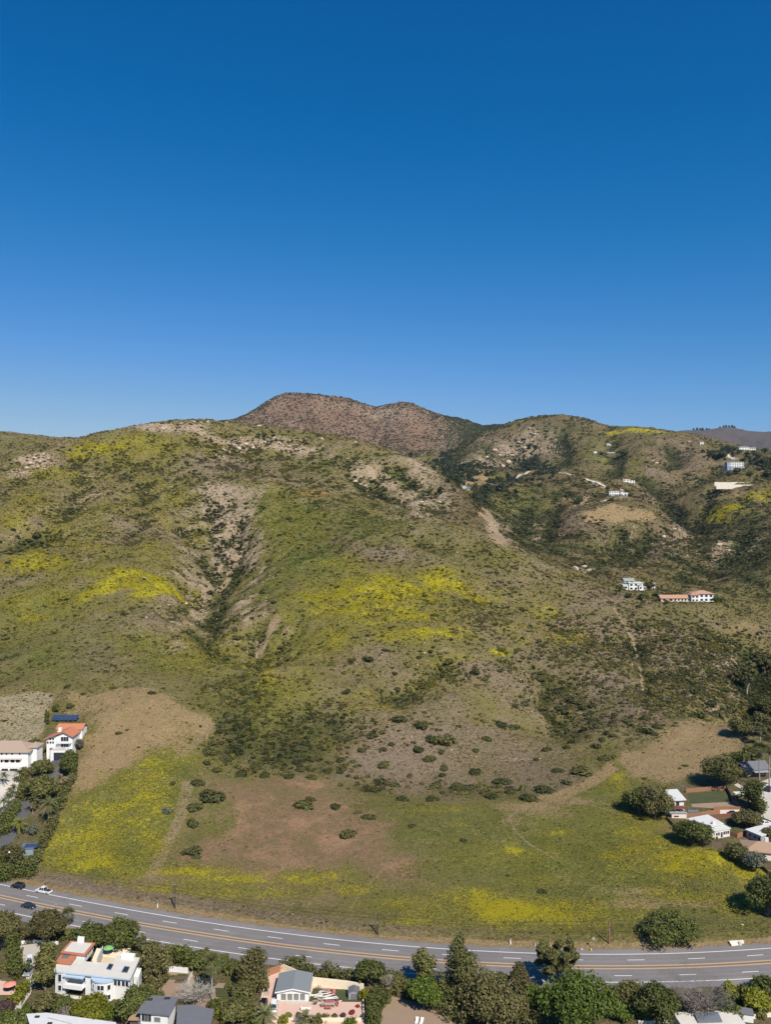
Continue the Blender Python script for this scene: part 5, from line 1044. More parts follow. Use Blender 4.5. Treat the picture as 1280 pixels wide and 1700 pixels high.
ts = NT('solar_cell'); cvec = ts.obj(); brk = ts.n('ShaderNodeTexBrick'); ts.set(brk.inputs['Vector'], cvec); brk.offset = 0; brk.inputs['Color1'].default_value = (.014, .030, .075, 1); brk.inputs['Color2'].default_value = (.018, .038, .095, 1); brk.inputs['Mortar'].default_value = (.16, .19, .26, 1)
brk.inputs['Scale'].default_value = 1; brk.inputs['Brick Width'].default_value = .34; brk.inputs['Row Height'].default_value = .34; brk.inputs['Mortar Size'].default_value = .012; MT['solar'] = ts.done(brk.outputs[0], .25, .5)
class MB:
    def __init__(s): s.V, s.F = [], []
    def poly(s, pts):
        n0 = len(s.V); s.V += [tuple(p) for p in pts]; s.F.append(tuple(range(n0, n0 + len(pts)))); return s
    def prism(s, pts, z0, z1, top=None):
        """upright prism on a plan polygon (counter-clockwise); top may be a function (x,y)->z"""
        a = sum(p[0] * q[1] - q[0] * p[1] for p, q in zip(pts, pts[1:] + pts[:1]))
        if a < 0: pts = pts[::-1]
        n = len(pts); n0 = len(s.V); zt = [top(*p) if top else z1 for p in pts]
        s.V += [(p[0], p[1], z0) for p in pts] + [(p[0], p[1], z) for p, z in zip(pts, zt)]
        s.F.append(tuple(n0 + i for i in reversed(range(n)))); s.F.append(tuple(n0 + n + i for i in range(n)))
        for i in range(n): j = (i + 1) % n; s.F.append((n0 + i, n0 + j, n0 + n + j, n0 + n + i))
        return s
    def box(s, x0, x1, y0, y1, z0, z1): return s.prism([(x0, y0), (x1, y0), (x1, y1), (x0, y1)], z0, z1)
    def gable(s, x0, x1, y0, y1, z, h, axis='x', over=.4, th=.2):
        """two roof slabs; ridge runs along the axis"""
        if axis == 'x':
            m = (y0 + y1) / 2; g = h / (m - y0)
            for a, b in ((y0 - over, m), (y1 + over, m)):
                za = z - over * g; c = [(x0 - over, a, za), (x1 + over, a, za), (x1 + over, b, z + h), (x0 - over, b, z + h)]; s.slab(c, th)
        else:
            m = (x0 + x1) / 2; g = h / (m - x0)
            for a, b in ((x0 - over, m), (x1 + over, m)):
                za = z - over * g; c = [(a, y0 - over, za), (b, y0 - over, z + h), (b, y1 + over, z + h), (a, y1 + over, za)]; s.slab(c, th)
        return s
    def slab(s, c, th):
        n0 = len(s.V); n = len(c); s.V += [tuple(p) for p in c] + [(p[0], p[1], p[2] + th) for p in c]
        s.F.append(tuple(n0 + i for i in reversed(range(n)))); s.F.append(tuple(n0 + n + i for i in range(n)))
        for i in range(n): j = (i + 1) % n; s.F.append((n0 + i, n0 + j, n0 + n + j, n0 + n + i))
        return s
    def hip(s, x0, x1, y0, y1, z, h, over=.5, rl=None):
        x0 -= over; x1 += over; y0 -= over; y1 += over; my = (y0 + y1) / 2; d = (y1 - y0) / 2
        rx0, rx1 = (x0 + d, x1 - d) if x1 - x0 > y1 - y0 else ((x0 + x1) / 2,) * 2
        b = [(x0, y0, z), (x1, y0, z), (x1, y1, z), (x0, y1, z)]; n0 = len(s.V); s.V += b + [(p[0], p[1], z + .2) for p in b] + [(rx0, my, z + h), (rx1 + .01, my, z + h)]
        s.F += [tuple(n0 + i for i in q) for q in ((3, 2, 1, 0), (0, 1, 5, 4), (1, 2, 6, 5), (2, 3, 7, 6), (3, 0, 4, 7), (4, 5, 9, 8), (6, 7, 8, 9), (5, 6, 9), (7, 4, 8))]
        return s
    def tube(s, pts, r, n=6):
        pts = [Vector(p) for p in pts]
        for i in range(len(pts) - 1):
            d = (pts[i + 1] - pts[i]).normalized(); a = d.orthogonal().normalized(); b = d.cross(a); n0 = len(s.V)
            for p in (pts[i], pts[i + 1]): s.V += [tuple(p + (a * math.cos(6.2832 * k / n) + b * math.sin(6.2832 * k / n)) * r) for k in range(n)]
            for k in range(n): j = (k + 1) % n; s.F.append((n0 + k, n0 + j, n0 + n + j, n0 + n + k))
            s.F.append(tuple(n0 + k for k in reversed(range(n)))); s.F.append(tuple(n0 + n + k for k in range(n)))
        return s
    def lathe(s, prof, n=16, c=(0, 0)):
        n0 = len(s.V)
        for r, z in prof: s.V += [(c[0] + r * math.cos(6.2832 * k / n), c[1] + r * math.sin(6.2832 * k / n), z) for k in range(n)]
        for i in range(len(prof) - 1):
            for k in range(n): j = (k + 1) % n; s.F.append((n0 + i * n + k, n0 + i * n + j, n0 + i * n + n + j, n0 + i * n + n + k))
        return s
    def build(s, name, mat, parent=None, smooth=False, bevel=0):
        me = bpy.data.meshes.new(name); me.from_pydata(s.V, [], s.F); me.materials.append(MT[mat] if isinstance(mat, str) else mat); me.update()
        if smooth: me.polygons.foreach_set('use_smooth', [True] * len(me.polygons))
        o = bpy.data.objects.new(name, me); link(o, parent)
        if bevel:
            m = o.modifiers.new('edge', 'BEVEL'); m.width = bevel; m.segments = 2; m.limit_method = 'ANGLE'
        return o
def house(name, label, key, rz=0.0, cat='house'):
    p = PADS[key]; r = empty(name, (p.x, p.y, gz(p.x, p.y)), R(rz)); tag(r, label, cat); r['k'] = p.y / F; return r
def window(parent, x, y, z, w_, h_, face=0, frame='white', panes=1, glass='glass'):
    """a framed pane on a wall; face is the angle of the wall's outward normal from -y"""
    f = MB(); t = .09
    for a in ((-w_/2 - t, -w_/2, -h_/2, h_/2), (w_/2, w_/2 + t, -h_/2, h_/2), (-w_/2 - t, w_/2 + t, h_/2, h_/2 + t), (-w_/2 - t, w_/2 + t, -h_/2 - t, -h_/2)): f.box(a[0], a[1], -.07, .02, a[2], a[3])
    for i in range(1, panes): xx = -w_/2 + w_ * i / panes; f.box(xx - .04, xx + .04, -.06, .02, -h_/2, h_/2)
    o = f.build('window', frame, parent); o.location = (x, y, z); o.rotation_euler = (0, 0, face)
    MB().box(-w_/2, w_/2, -.02, .03, -h_/2, h_/2).build('pane', glass, o); return o
def U(px, py, z):
    D = (CAMZ - z) * F / (py - CY); return ((px - CX) / F * D, D)
def loc(root, pts, z):
    """pixel outline at height z -> plan points in the thing's own frame"""
    c, s_ = math.cos(root.rotation_euler.z), math.sin(root.rotation_euler.z); out = []
    for q in pts:
        x, y = U(q[0], q[1], z + root.location.z); x -= root.location.x; y -= root.location.y; out.append((x * c + y * s_, -x * s_ + y * c))
    return out
def railing(parent, pts, z, h=1.0, mat='white', name='railing', solid=False):
    m = MB()
    for (x0, y0), (x1, y1) in zip(pts[:-1], pts[1:]):
        d = math.hypot(x1 - x0, y1 - y0); nx, ny = -(y1 - y0) / d * .05, (x1 - x0) / d * .05
        if solid: m.prism([(x0 - nx, y0 - ny), (x1 - nx, y1 - ny), (x1 + nx, y1 + ny), (x0 + nx, y0 + ny)], z, z + h)
        else:
            m.prism([(x0 - nx, y0 - ny), (x1 - nx, y1 - ny), (x1 + nx, y1 + ny), (x0 + nx, y0 + ny)], z + h - .1, z + h); m.prism([(x0 - nx*.6, y0 - ny*.6), (x1 - nx*.6, y1 - ny*.6), (x1 + nx*.6, y1 + ny*.6), (x0 + nx*.6, y0 + ny*.6)], z + .1, z + .17)
            n = max(2, int(d / .35))
            for i in range(n + 1): t = i / n; xx, yy = x0 + (x1 - x0) * t, y0 + (y1 - y0) * t; m.box(xx - .03, xx + .03, yy - .03, yy + .03, z, z + h - .05)
    return m.build(name, mat, parent)

# ------------------------------------------------------------------ white house with blue trim, lower left
h = house('white_house', 'large white flat-roofed house with pale blue trim and curved bay below the highway', 'white_house', -12.0)
def P8(*q): return [(80 + x / 8, 1550 + y / 8) for x, y in q]
rp = loc(h, P8((45,495),(590,553),(1085,605),(1215,320),(905,290),(850,395),(500,372),(380,345),(100,392)), 5.9)
Lf, Mf, Rf = rp[0], rp[1], rp[2]
inset = .55
wl = [(Lf[0] + inset, Lf[1] + inset), (Lf[0] + 3.6, Lf[1] + inset - .5), (Lf[0] + 3.6, Lf[1] + 2.6), (Lf[0] + 9.0, Lf[1] + 2.6), (Lf[0] + 9.0, Mf[1] + inset), (Rf[0] - inset, Rf[1] + inset)] + [(rp[3][0] - inset, rp[3][1] - inset), (rp[4][0], rp[4][1] - inset), (rp[5][0], rp[5][1] - .4)] + [(rp[6][0], rp[6][1] - .4), (rp[7][0], rp[7][1] - .4), (rp[8][0] + inset, rp[8][1] - .4)]
MB().prism(wl, -2, 5.5).build('wall', 'white', h)
MB().prism(rp, 5.5, 5.88).build('eaves', 'blue', h)
rf = MB().prism([(x * .993 + .04, y * .99 + .05) for x, y in rp], 5.885, 5.95).build('roof', 'flat', h)
for pts in (P8((765,470),(825,482),(865,408),(805,398)), P8((965,510),(1045,520),(1080,442),(1010,432))):
    q = loc(h, pts, 6.1); MB().prism(q, 5.95, 6.18).build('skylight', 'metal', rf); MB().prism([((x - q[0][0]) * .8 + q[0][0] + .2, (y - q[0][1]) * .8 + q[0][1] + .15) for x, y in q], 6.18, 6.22).build('pane', 'glass', rf)
ub = loc(h, P8((160,238),(490,278),(622,116),(292,88)), 7.5)
up_ = MB().prism([(ub[0][0] + .5, ub[0][1] + .5), (ub[1][0] - .5, ub[1][1] + .5), (ub[2][0] - .5, ub[2][1] - .4), (ub[3][0] + .5, ub[3][1] - .4)], 5.0, 7.1).build('upper_storey', 'white', h)
MB().prism(ub, 7.1, 7.4).build('roof_edge', 'tile', up_)
cxm = sum(p[0] for p in ub) / 4; cym = sum(p[1] for p in ub) / 4; MB().prism([(cxm + (x - cxm) * .80, cym + (y - cym) * .80) for x, y in ub], 7.4, 7.47).build('roof', 'flat', up_)
for t_ in (.2, .4, .6, .8): window(up_, ub[1][0] + (ub[2][0] - ub[1][0]) * t_ - .5, ub[1][1] + (ub[2][1] - ub[1][1]) * t_ + .3, 6.5, .9, .9, math.atan2(ub[2][1] - ub[1][1], ub[2][0] - ub[1][0]))
ch = loc(h, P8((382,75),(470,82),(478,40),(390,32)), 8.2); MB().prism(ch, 6.8, 8.2).build('chimney', 'white', up_)
lr = loc(h, P8((82,372),(296,398),(372,292),(165,275)), 6.6); lt = MB().prism([(lr[0][0] + .4, lr[0][1] + .4), (lr[1][0] - .4, lr[1][1] + .4), (lr[2][0] - .4, lr[2][1]), (lr[3][0] + .4, lr[3][1])], 4.5, 6.25).build('side_wing', 'white', h)
MB().prism(lr, 6.25, 6.55).build('roof', 'tile', lt); sk = loc(h, P8((165,325),(245,335),(285,295),(195,285)), 6.6); MB().prism(sk, 6.55, 6.75).build('skylight', 'metal', lt)
pb = loc(h, P8((960,280),(1135,300),(1155,262),(985,247)), 7.0); MB().prism(pb, 5.9, 7.0).build('roof_box', 'white', h)
sw = loc(h, P8((1130,560),(1195,575),(1240,452),(1178,445)), 4.6); MB().prism(sw, -1, 4.5).build('side_porch', 'white', h); 
tw = loc(h, P8((575,345),(640,360),(720,200),(640,185)), 6.4); tr_ = MB().prism(tw, 4, 6.3).build('roof_terrace', 'cream', h); railing(tr_, [tw[1], tw[2]], 6.3, .9, 'white', 'parapet', True)
bx = (Mf[0] + Rf[0]) / 2 - 2.7; by = Mf[1] - 1.0; bay = MB(); cap = MB(); ang = [math.pi + math.pi * i / 10 for i in range(11)]
arc = [(bx + 2.9 * math.cos(a), by + 1.6 + 1.9 * math.sin(a)) for a in ang]
bo = bay.prism(arc + [(bx + 2.9, by + 2.4), (bx - 2.9, by + 2.4)], -2, 4.9).build('curved_bay', 'white', h)
MB().prism([(bx + (x - bx) * 1.08, by + 1.6 + (y - by - 1.6) * 1.12) for x, y in arc] + [(bx + 3.1, by + 2.4), (bx - 3.1, by + 2.4)], 4.9, 5.3).build('roof', 'blue', bo)
for zz in (3.7, 1.2):
    for i in (2, 3, 5, 6, 8): 
        a = (ang[i] + ang[i]) / 2; window(bo, bx + 2.95 * math.cos(a), by + 1.6 + 1.95 * math.sin(a), zz, .75, 1.2, a - 1.5 * math.pi)
for xx in (Rf[0] - 4.4, Rf[0] - 3.4, Rf[0] - 2.2, Rf[0] - 1.2): window(h, xx, Mf[1] + inset + (xx - Lf[0] - 9) * (Rf[1] - Mf[1]) / (Rf[0] - inset - Lf[0] - 9), 4.2, .8, 1.3)
for zz, hh in ((4.2, 1.9), (1.6, 1.4)): window(h, Lf[0] + 2.1, Lf[1] + inset - .32, zz, .9, hh)
by0 = Lf[1] + .1
for zz in (2.55, -.1):
    s_ = MB().box(Lf[0] + 3.6, Lf[0] + 9.0, by0 - .9, Lf[1] + 2.6, zz - .25, zz).build('balcony', 'white', h); railing(s_, [(Lf[0] + 3.6, by0 - .85), (Lf[0] + 9.0, by0 - .85)], zz, .85, 'white', 'railing', True)
    for q in range(3): window(h, Lf[0] + 4.6 + q * 1.7, Lf[1] + 2.6, zz + 1.35, 1.2, 1.9, 0, 'blue', 2)
MB().box(Lf[0] + 3.4, Lf[0] + 9.2, by0 - .6, Lf[1] + 2.5, 5.0, 5.28).build('awning', 'blue', h)
# ------------------------------------------------------------------ small white house on the pink patio
h = house('gable_house', 'small white house with low grey gable roof on the pink patio', 'gable_house', 0)
z0 = h.location.z; q = loc(h, [(456,1647),(514.5,1648),(521,1618),(462,1615.5)], 2.7); x0, x1, y0, y1 = q[0][0] + .45, q[1][0] - .45, q[0][1] + .6, q[3][1] - .4
mx = (x0 + x1) / 2
MB().prism([(x0, y0), (x1, y0), (x1, y1), (x0, y1)], -.5, 2.55).build('wall', 'white', h)
MB().poly([(x0, y0 - .01, 2.5), (x1, y0 - .01, 2.5), (mx, y0 - .01, 3.1)]).build('gable_end', 'white', h)
MB().gable(x0, x1, y0, y1, 2.62, .75, 'y', .5, .18).build('roof', 'greyroof', h)
bd = MB()
for s_ in (-1, 1): xe = mx + s_ * (x1 - x0 + 1.0) / 2; bd.slab([(mx, y0 - .56, 3.20), (mx, y0 - .5, 3.20), (xe, y0 - .5, 2.28), (xe, y0 - .56, 2.28)], .3)
bd.build('barge_board', 'white', h)
wx = [x0 + 1.4 + 1.62 * i for i in range(4)]
for xx in wx: window(h, xx + .3, y0, 1.15, 1.3, 1.7, 0, 'white', 1, 'paleglass')
MB().box(x0 - .6, x0 + .9, y0 - .9, y0 - .02, -.3, .45).build('step', 'conc', h); MB().box(x0 + 2.2, x1 - .2, y0 - .8, y0 - .02, -.3, .16).build('porch', 'conc', h)
# ------------------------------------------------------------------ dark grey roofed house at the bottom edge
h = house('grey_roof_house', 'dark grey roofed house with white walls at the bottom edge', 'grey_roof_house', 0)
def P7(*q): return [(200 + x / 7.53, 1630 + y / 7.53) for x, y in q]
def roofblock(h, pts, z, mat_w, mat_r, inset=.5, th=.3, zb=-2, rise=0, name='roof', wname='wall'):
    q = loc(h, pts, z); cx_ = sum(p[0] for p in q) / len(q); cy_ = sum(p[1] for p in q) / len(q); r_ = max(1e-3, sum(math.hypot(p[0] - cx_, p[1] - cy_) for p in q) / len(q)); s_ = 1 - inset / r_ * 1.3
    wp = [(cx_ + (x - cx_) * s_, cy_ + (y - cy_) * s_) for x, y in q]; w_ = MB().prism(wp, zb, z - th).build(wname, mat_w, h); roofblock.wp = wp
    f = MB().prism(q, z - th, z).build(name, mat_r, h); return q, w_, f
def wall_windows(h, i, ts, z, ww, hh, frame='white', glass='glass'):
    a, b = roofblock.wp[i], roofblock.wp[(i + 1) % len(roofblock.wp)]; an = math.atan2(b[1] - a[1], b[0] - a[0])
    for t_ in ts: window(h, a[0] + (b[0] - a[0]) * t_, a[1] + (b[1] - a[1]) * t_, z, ww, hh, an, frame, 1, glass)
q, w_, f = roofblock(h, P7((200,378),(610,412),(725,190),(340,165)), 5.2, 'white', 'darkroof', .7)
wall_windows(h, 0, (.12, .22, .32), 3.7, .9, 1.7, 'greyw'); wall_windows(h, 0, (.62,), 3.4, 1.6, 1.2, 'white', 'paleglass')
for a in ((360,220),(580,205)): s_ = loc(h, P7(a), 5.3)[0]; MB().box(s_[0] - .7, s_[0] + .7, s_[1] - .35, s_[1] + .35, 5.2, 5.4).build('skylight', 'dark', f)
xs_ = loc(h, P7((420,300)), 5.2)[0]; 
roofblock(h, P7((690,600),(1110,600),(1172,345),(900,285),(705,290)), 3.6, 'white', 'darkroof', .7)
roofblock(h, P7((85,468),(215,472),(278,335),(225,285)), 3.0, 'brownwall', 'tan', .5)
bl = loc(h, P7((225,500),(520,530)), 2.2); bo = MB().box(bl[0][0], bl[1][0], bl[0][1] - .6, bl[0][1] + 1.6, 1.9, 2.1).build('balcony', 'deck', h); railing(bo, [(bl[0][0], bl[0][1] - .55), (bl[1][0], bl[0][1] - .55)], 2.1, 1, 'greyw')
# white flat roof cut by the bottom edge
p = hit(112, 1712); h = empty('flat_roof_house', (p.x, p.y, 0), 0); tag(h, 'white flat roof with dark vents cut off by the bottom edge', 'house')
q, w_, f = roofblock(h, [(43,1683),(76,1681),(192,1697),(200,1745),(60,1745),(50,1705)], 3.6, 'white', 'whiteroof', .5)
for a in ((61,1688),(82,1699)): s_ = loc(h, [a], 3.7)[0]; MB().box(s_[0] - .55, s_[0] + .55, s_[1] - .3, s_[1] + .3, 3.6, 3.85).build('roof_vent', 'dark', f)
s_ = loc(h, [(78,1690),(118,1700)], 3.6); MB().tube([(*s_[0], 3.68), (*s_[1], 3.68)], .07).build('roof_pipe', 'greyw', f)
# ------------------------------------------------------------------ left slope: red tiled house, white villa, solar panels
h = house('spanish_house', 'white house with red tiled roofs and dark balconies at the top of the black driveway', 'spanish', 0); k = h['k']
def X9(x): return (x / 9.143 - 94) * k
def Z9(y, dep=0): return CAMZ - (1180 + y / 9.143 - CY) * (h.location.y + dep) / F - h.location.z
MB().box(X9(755), X9(985), 0, 5, -1, Z9(600)).build('garage', 'white', h); MB().box(X9(808), X9(965), -.03, .1, 0, Z9(635)).build('garage_opening_shade', 'dark', h)  # dark sheet stands for the shade inside the open garage
railing(h, [(X9(755), .1), (X9(985), .1)], Z9(600), 1.1, 'deck', 'terrace_railing')
xa, xb, xm = X9(785), X9(1040), X9(915); ze = Z9(385, 4); zr = Z9(325, 3.5)
MB().prism([(xa, 4), (xb, 4), (xb, 13), (xa, 13)], -1, ze).build('wall', 'white', h)
g_ = MB(); g_.V += [(xa, 3.99, ze - .1), (xb, 3.99, ze - .1), (xm, 3.99, zr - .1), (xa, 4.2, ze - .1), (xb, 4.2, ze - .1), (xm, 4.2, zr - .1)]; g_.F += [(0, 1, 2), (5, 4, 3), (0, 2, 5, 3), (1, 4, 5, 2)]; g_.build('gable_end', 'white', h)
rr = MB(); sl_ = (zr - ze) / (xb - xm); rr.slab([(xm, 3.0, zr), (xb + .6, 3.0, ze - .6 * sl_), (xb + .6, 13, ze - .6 * sl_), (xm, 13, zr)], .25); xl = X9(612); zl = Z9(437, 3.5); rr.slab([(xl, 3.0, zl), (xm, 3.0, zr), (xm, 13, zr), (xl, 11, zl)], .25); rr.build('front_roof', 'tile', h)
MB().prism([(X9(640), 4.2), (xa - .02, 4.2), (xa - .02, 11), (X9(640), 11)], -1, 0, lambda x, y: zl - .15 + (x - xl) / (xm - xl) * (zr - zl)).build('side_wing', 'white', h)
zb = Z9(275, 13); bk = MB().box(X9(685) * 1.02, X9(1075), 13.02, 19, -1, zb).build('rear_wing', 'white', h); MB().gable(X9(685) * 1.02, X9(1075), 13.02, 19, zb, 1.5, 'x', .5, .25).build('roof', 'tile', bk)
MB().box(X9(770), X9(815), 8, 9.2, zl, Z9(262, 8)).build('chimney', 'white', h)
for za, zb_ in ((Z9(455, 4), 1.9), (Z9(545, 4), 1.9)):
    b_ = MB().box(xa + .6, xb - .2, 2.4, 4.0, za - .9, za - .7).build('balcony', 'white', h); railing(b_, [(xa + .6, 2.5), (xb - .2, 2.5)], za - .7, .8, 'greyw')
    window(h, (xa + xb) / 2 + .3, 3.98, za + .75, 3.4, 1.9, 0, 'white', 3)
for xx in (660, 702, 742):
    window(h, X9(xx), 4.18, Z9(483, 4), .8, 1.0); 
for xx in (700, 742): window(h, X9(xx), 4.18, Z9(430, 4), .8, .9)
MB().box(X9(690), X9(752), 4.1, 4.3, 0, Z9(570, 4)).build('door', 'darkwood', h)
h = house('white_villa', 'white villa with brown hipped roof and arched garages at the left edge', 'villa', 0); k = h['k']
def XV(x): return (x / 9.143 - 18) * k
def ZV(y, dep=0): return CAMZ - (1180 + y / 9.143 - CY) * (h.location.y + dep) / F - h.location.z
MB().box(-16, XV(420), 0, 11, -1, ZV(632)).build('wall', 'white', h); MB().hip(-16, XV(420), 0, 11, ZV(632), 3.6, .8).build('roof', 'villaroof', h)
tt_ = MB().box(XV(372), XV(500), 3.5, 9.5, -1, ZV(560, 3.5)).build('tower', 'white', h); MB().hip(XV(372), XV(500), 3.5, 9.5, ZV(560, 3.5), 1.8, .6).build('roof', 'villaroof', tt_)
tr_ = MB().box(-16, XV(395), -2.6, -.01, -1, ZV(835)).build('terrace', 'white', h); railing(tr_, [(-16, -2.5), (XV(395), -2.5)], ZV(835), .95, 'pinkw', 'balustrade')
for a, b in ((60, 155), (185, 298)): MB().box(XV(a), XV(b), -2.66, -2.5, 0, ZV(850)).build('garage_opening_shade', 'dark', h)  # garage openings: their inner shade painted as dark sheets
bl = MB().box(XV(20), XV(330), -1.2, -.01, ZV(728), ZV(715)).build('balcony', 'pinkw', h); railing(bl, [(XV(20), -1.15), (XV(330), -1.15)], ZV(715), .8, 'pinkw')
for xx in (20, 92, 178, 292): window(h, XV(xx), 0, ZV(650), .7, 1.1)
for xx in (78, 106, 170, 198, 248, 276, 16): window(h, XV(xx), 0, ZV(757), .7, 1.5, 0, 'wood')
p = PADS['solar']; h = empty('solar_array', (p.x, p.y, gz(p.x, p.y)), 0); tag(h, 'tilted blue solar panel array on the bare slope above the red tiled house', 'solar panels'); k = p.y / F
W_ = 44 * k; 
for i in range(6):
    for j in range(3):
        w1 = W_ / 6; o = MB().box(-w1 / 2 + .06, w1 / 2 - .06, .04, 1.36, -.03, .03).build('panel', 'solar', h); o.location = (-W_ / 2 + w1 * (i + .5), j * 1.4 * .90, .9 + j * 1.4 * .44); o.rotation_euler = (R(26), 0, 0)
for i in range(7):
    x_ = -W_ / 2 + i * W_ / 6; MB().box(x_ - .05, x_ + .05, .1, .2, -1, .85).build('post', 'metal', h); MB().box(x_ - .05, x_ + .05, 3.6, 3.7, -1, 2.55).build('post', 'metal', h)
p = hit(43, 1420); h = empty('garden_shed', (p.x, p.y, p.z), R(4)); tag(h, 'faded blue shed with solar panels on its roof in the left garden', 'shed'); k = p.y / F
MB().box(-11 * k, 11 * k, 0, 3.5, -.6, 10.5 * k).build('wall', 'bluepaint', h); MB().slab([(-11.6 * k, -.2, 10.5 * k), (11.6 * k, -.2, 10.5 * k), (11.6 * k, 3.7, 13 * k), (-11.6 * k, 3.7, 13 * k)], .12).build('roof', 'metal', h)
for i in range(3): o = MB().box(-.75, .75, 0, 2.6, 0, .06).build('solar_panel', 'solar', h); o.location = (-.4 + i * 1.6, .5, 10.5 * k + .25); o.rotation_euler = (R(8.5), 0, 0)
MB().box(-8 * k, -3.5 * k, -.06, .02, -.3, 8.5 * k).build('door', 'greyw', h)
# ------------------------------------------------------------------ houses at the right edge of the field
h = house('deck_house', 'small white roofed house with dark red deck beside the dark trees', 'deck_house', 0); k = h['k']
def XD(x): return (1095 + x / 6.919 - 1127) * k
def ZD(y, dep=0): return CAMZ - (1300 + y / 6.919 - CY) * (h.location.y + dep) / F - h.location.z
pod = MB().box(XD(145), XD(315), 0, 4, -1.5, ZD(348)).build('basement', 'pinkw', h); MB().box(XD(170), XD(225), -.05, .05, ZD(390), ZD(375)).build('vent', 'dark', pod)
MB().box(XD(120), XD(325), -.3, 4.5, ZD(348), ZD(340)).build('porch_slab', 'greyw', h); dk = MB().box(XD(118), XD(320), .6, 4.6, ZD(305), ZD(295)).build('deck', 'deck', h); railing(dk, [(XD(118), .7), (XD(320), .7)], ZD(295), .95, 'deck')
for xx in (125, 190, 255, 312): MB().box(XD(xx) - .12, XD(xx) + .12, .7, .95, ZD(340), ZD(305)).build('post', 'deck', dk)
y0 = 3.2; MB().box(XD(115), XD(318), y0, 12, -1, ZD(205, 3)).build('wall', 'pinkw', h); MB().slab([(XD(90), y0 - .9, ZD(205, 3) - .05), (XD(338), y0 - .9, ZD(190, 3) - .05), (XD(338), 12.6, ZD(190, 3) + .7), (XD(90), 12.6, ZD(205, 3) + .7)], .28).build('roof', 'whiteroof', h)
window(h, XD(180), y0, ZD(250, 3), 2.0, 1.4, 0, 'white', 2); window(h, XD(245), y0, ZD(245, 3), 1.2, 2.0, 0, 'blueg', 1)
MB().box(XD(140), XD(215), y0 - 1.2, y0 - .05, ZD(228, 3), ZD(222, 3) + .1).build('awning', 'whiteroof', h)
h = house('long_white_house', 'long low house with two white roof planes above the mustard field', 'long_white', 0)
def P6(*q): return [(1095 + x / 6.919, 1300 + y / 6.919) for x, y in q]
roofblock(h, P6((300,408),(480,452),(600,502),(742,462),(560,360)), 3.6, 'pinkw', 'whiteroof', .5)
q, w_, f = roofblock(h, P6((585,545),(640,552),(828,518),(735,470),(600,482)), 3.0, 'pinkw', 'whiteroof', .35, .25, -2, 0, 'front_roof', 'front_wall')
s_ = loc(h, P6((625,470)), 3.6)[0]; MB().box(s_[0] - .5, s_[0] + .5, s_[1] - .5, s_[1] + .5, 3, 4.7).build('chimney', 'pinkw', h)
wall_windows(h, 1, (.12, .24, .62, .75, .88), 1.6, .9, 1.2); wall_windows(h, 1, (.44,), 1.1, .9, 2.0, 'white', 'dark')
h = house('flat_roof_house', 'low grey walled house with pale flat roof at the right edge', 'flat_house', 0)
q, w_, f = roofblock(h, P6((985,530),(1172,607),(1330,560),(1330,455),(1290,450)), 3.0, 'greyw', 'whiteroof', .4); wall_windows(h, 0, (.25, .6, .85), 1.5, 1.3, 1.2)
h = house('tan_roof_house', 'house with tan hipped roof and white chimney at the right edge', 'tan_house', -14)
q = loc(h, P6((1070,790),(1400,880),(1400,720),(1105,690)), 2.8); x0, y0 = q[0]; 
MB().box(-5.5, 9, 0, 9, -1.5, 2.7).build('wall', 'pinkw', h); MB().hip(-5.5, 9, 0, 9, 2.7, 2.1, .7).build('roof', 'tan', h); MB().box(1.5, 2.7, 5, 6, 2.7, 5.9).build('chimney', 'pinkw', h)
for xx in (-3, 0, 3.5): window(h, xx, 0, 1.4, 1.2, 1.2)
h = house('dark_house', 'dark walled house with grey gable roof behind the tall palms', 'dark_house', 8)
MB().box(-5, 6, 0, 8, -1.5, 3.4).build('wall', 'brownwall', h); MB().gable(-5, 6, 0, 8, 3.4, 2.0, 'x', .7, .25).build('roof', 'darkroof', h); MB().box(-3.4, -2.6, 2, 2.8, 3.5, 6.4).build('chimney', 'wood', h); MB().box(-2, 5, -2.5, -.05, 2.6, 2.85).build('porch_roof', 'greyw', h)
for xx in (-3, 3): window(h, xx, 0, 1.6, 1.3, 1.3)
# ------------------------------------------------------------------ houses on the far hills
def villa_far(name, label, key, parts, rz=0, cat='house'):
    """parts: (part name, wall, x0,x1 px, y0,y1 m, z0,z1 px, roof kind, roof material, windows per floor)"""
    h = house(name, label, key, rz, cat); k = h['k']
    for nm_, wm, x0, x1, y0, y1, z0, z1, rk, rm, nw in parts:
        o = MB().box(x0 * k, x1 * k, y0, y1, z0 * k - (5 if z0 == 0 else 0), z1 * k).build(nm_, wm, h); d = min(x1 - x0, 99) * k
        if rk == 'hip': MB().hip(x0 * k, x1 * k, y0, y1, z1 * k, 2.2, .7).build('roof', rm, o)
        elif rk == 'gable': MB().gable(x0 * k, x1 * k, y0, y1, z1 * k, 1.8, 'x', .6, .25).build('roof', rm, o)
        elif rk == 'flat': MB().box(x0 * k - .4, x1 * k + .4, y0 - .4, y1 + .4, z1 * k, z1 * k + .35).build('roof', rm, o)
        fl = max(1, round((z1 - z0) * k / 3.2))
        for f_ in range(fl):
            for i in range(nw): window(o, (x0 + (x1 - x0) * (i + .5) / nw) * k, y0, z0 * k + ((z1 - z0) * k) * (f_ + .5) / fl, min(2.2, (x1 - x0) * k / nw * .55), min(1.7, (z1 - z0) * k / fl * .55))
    return h
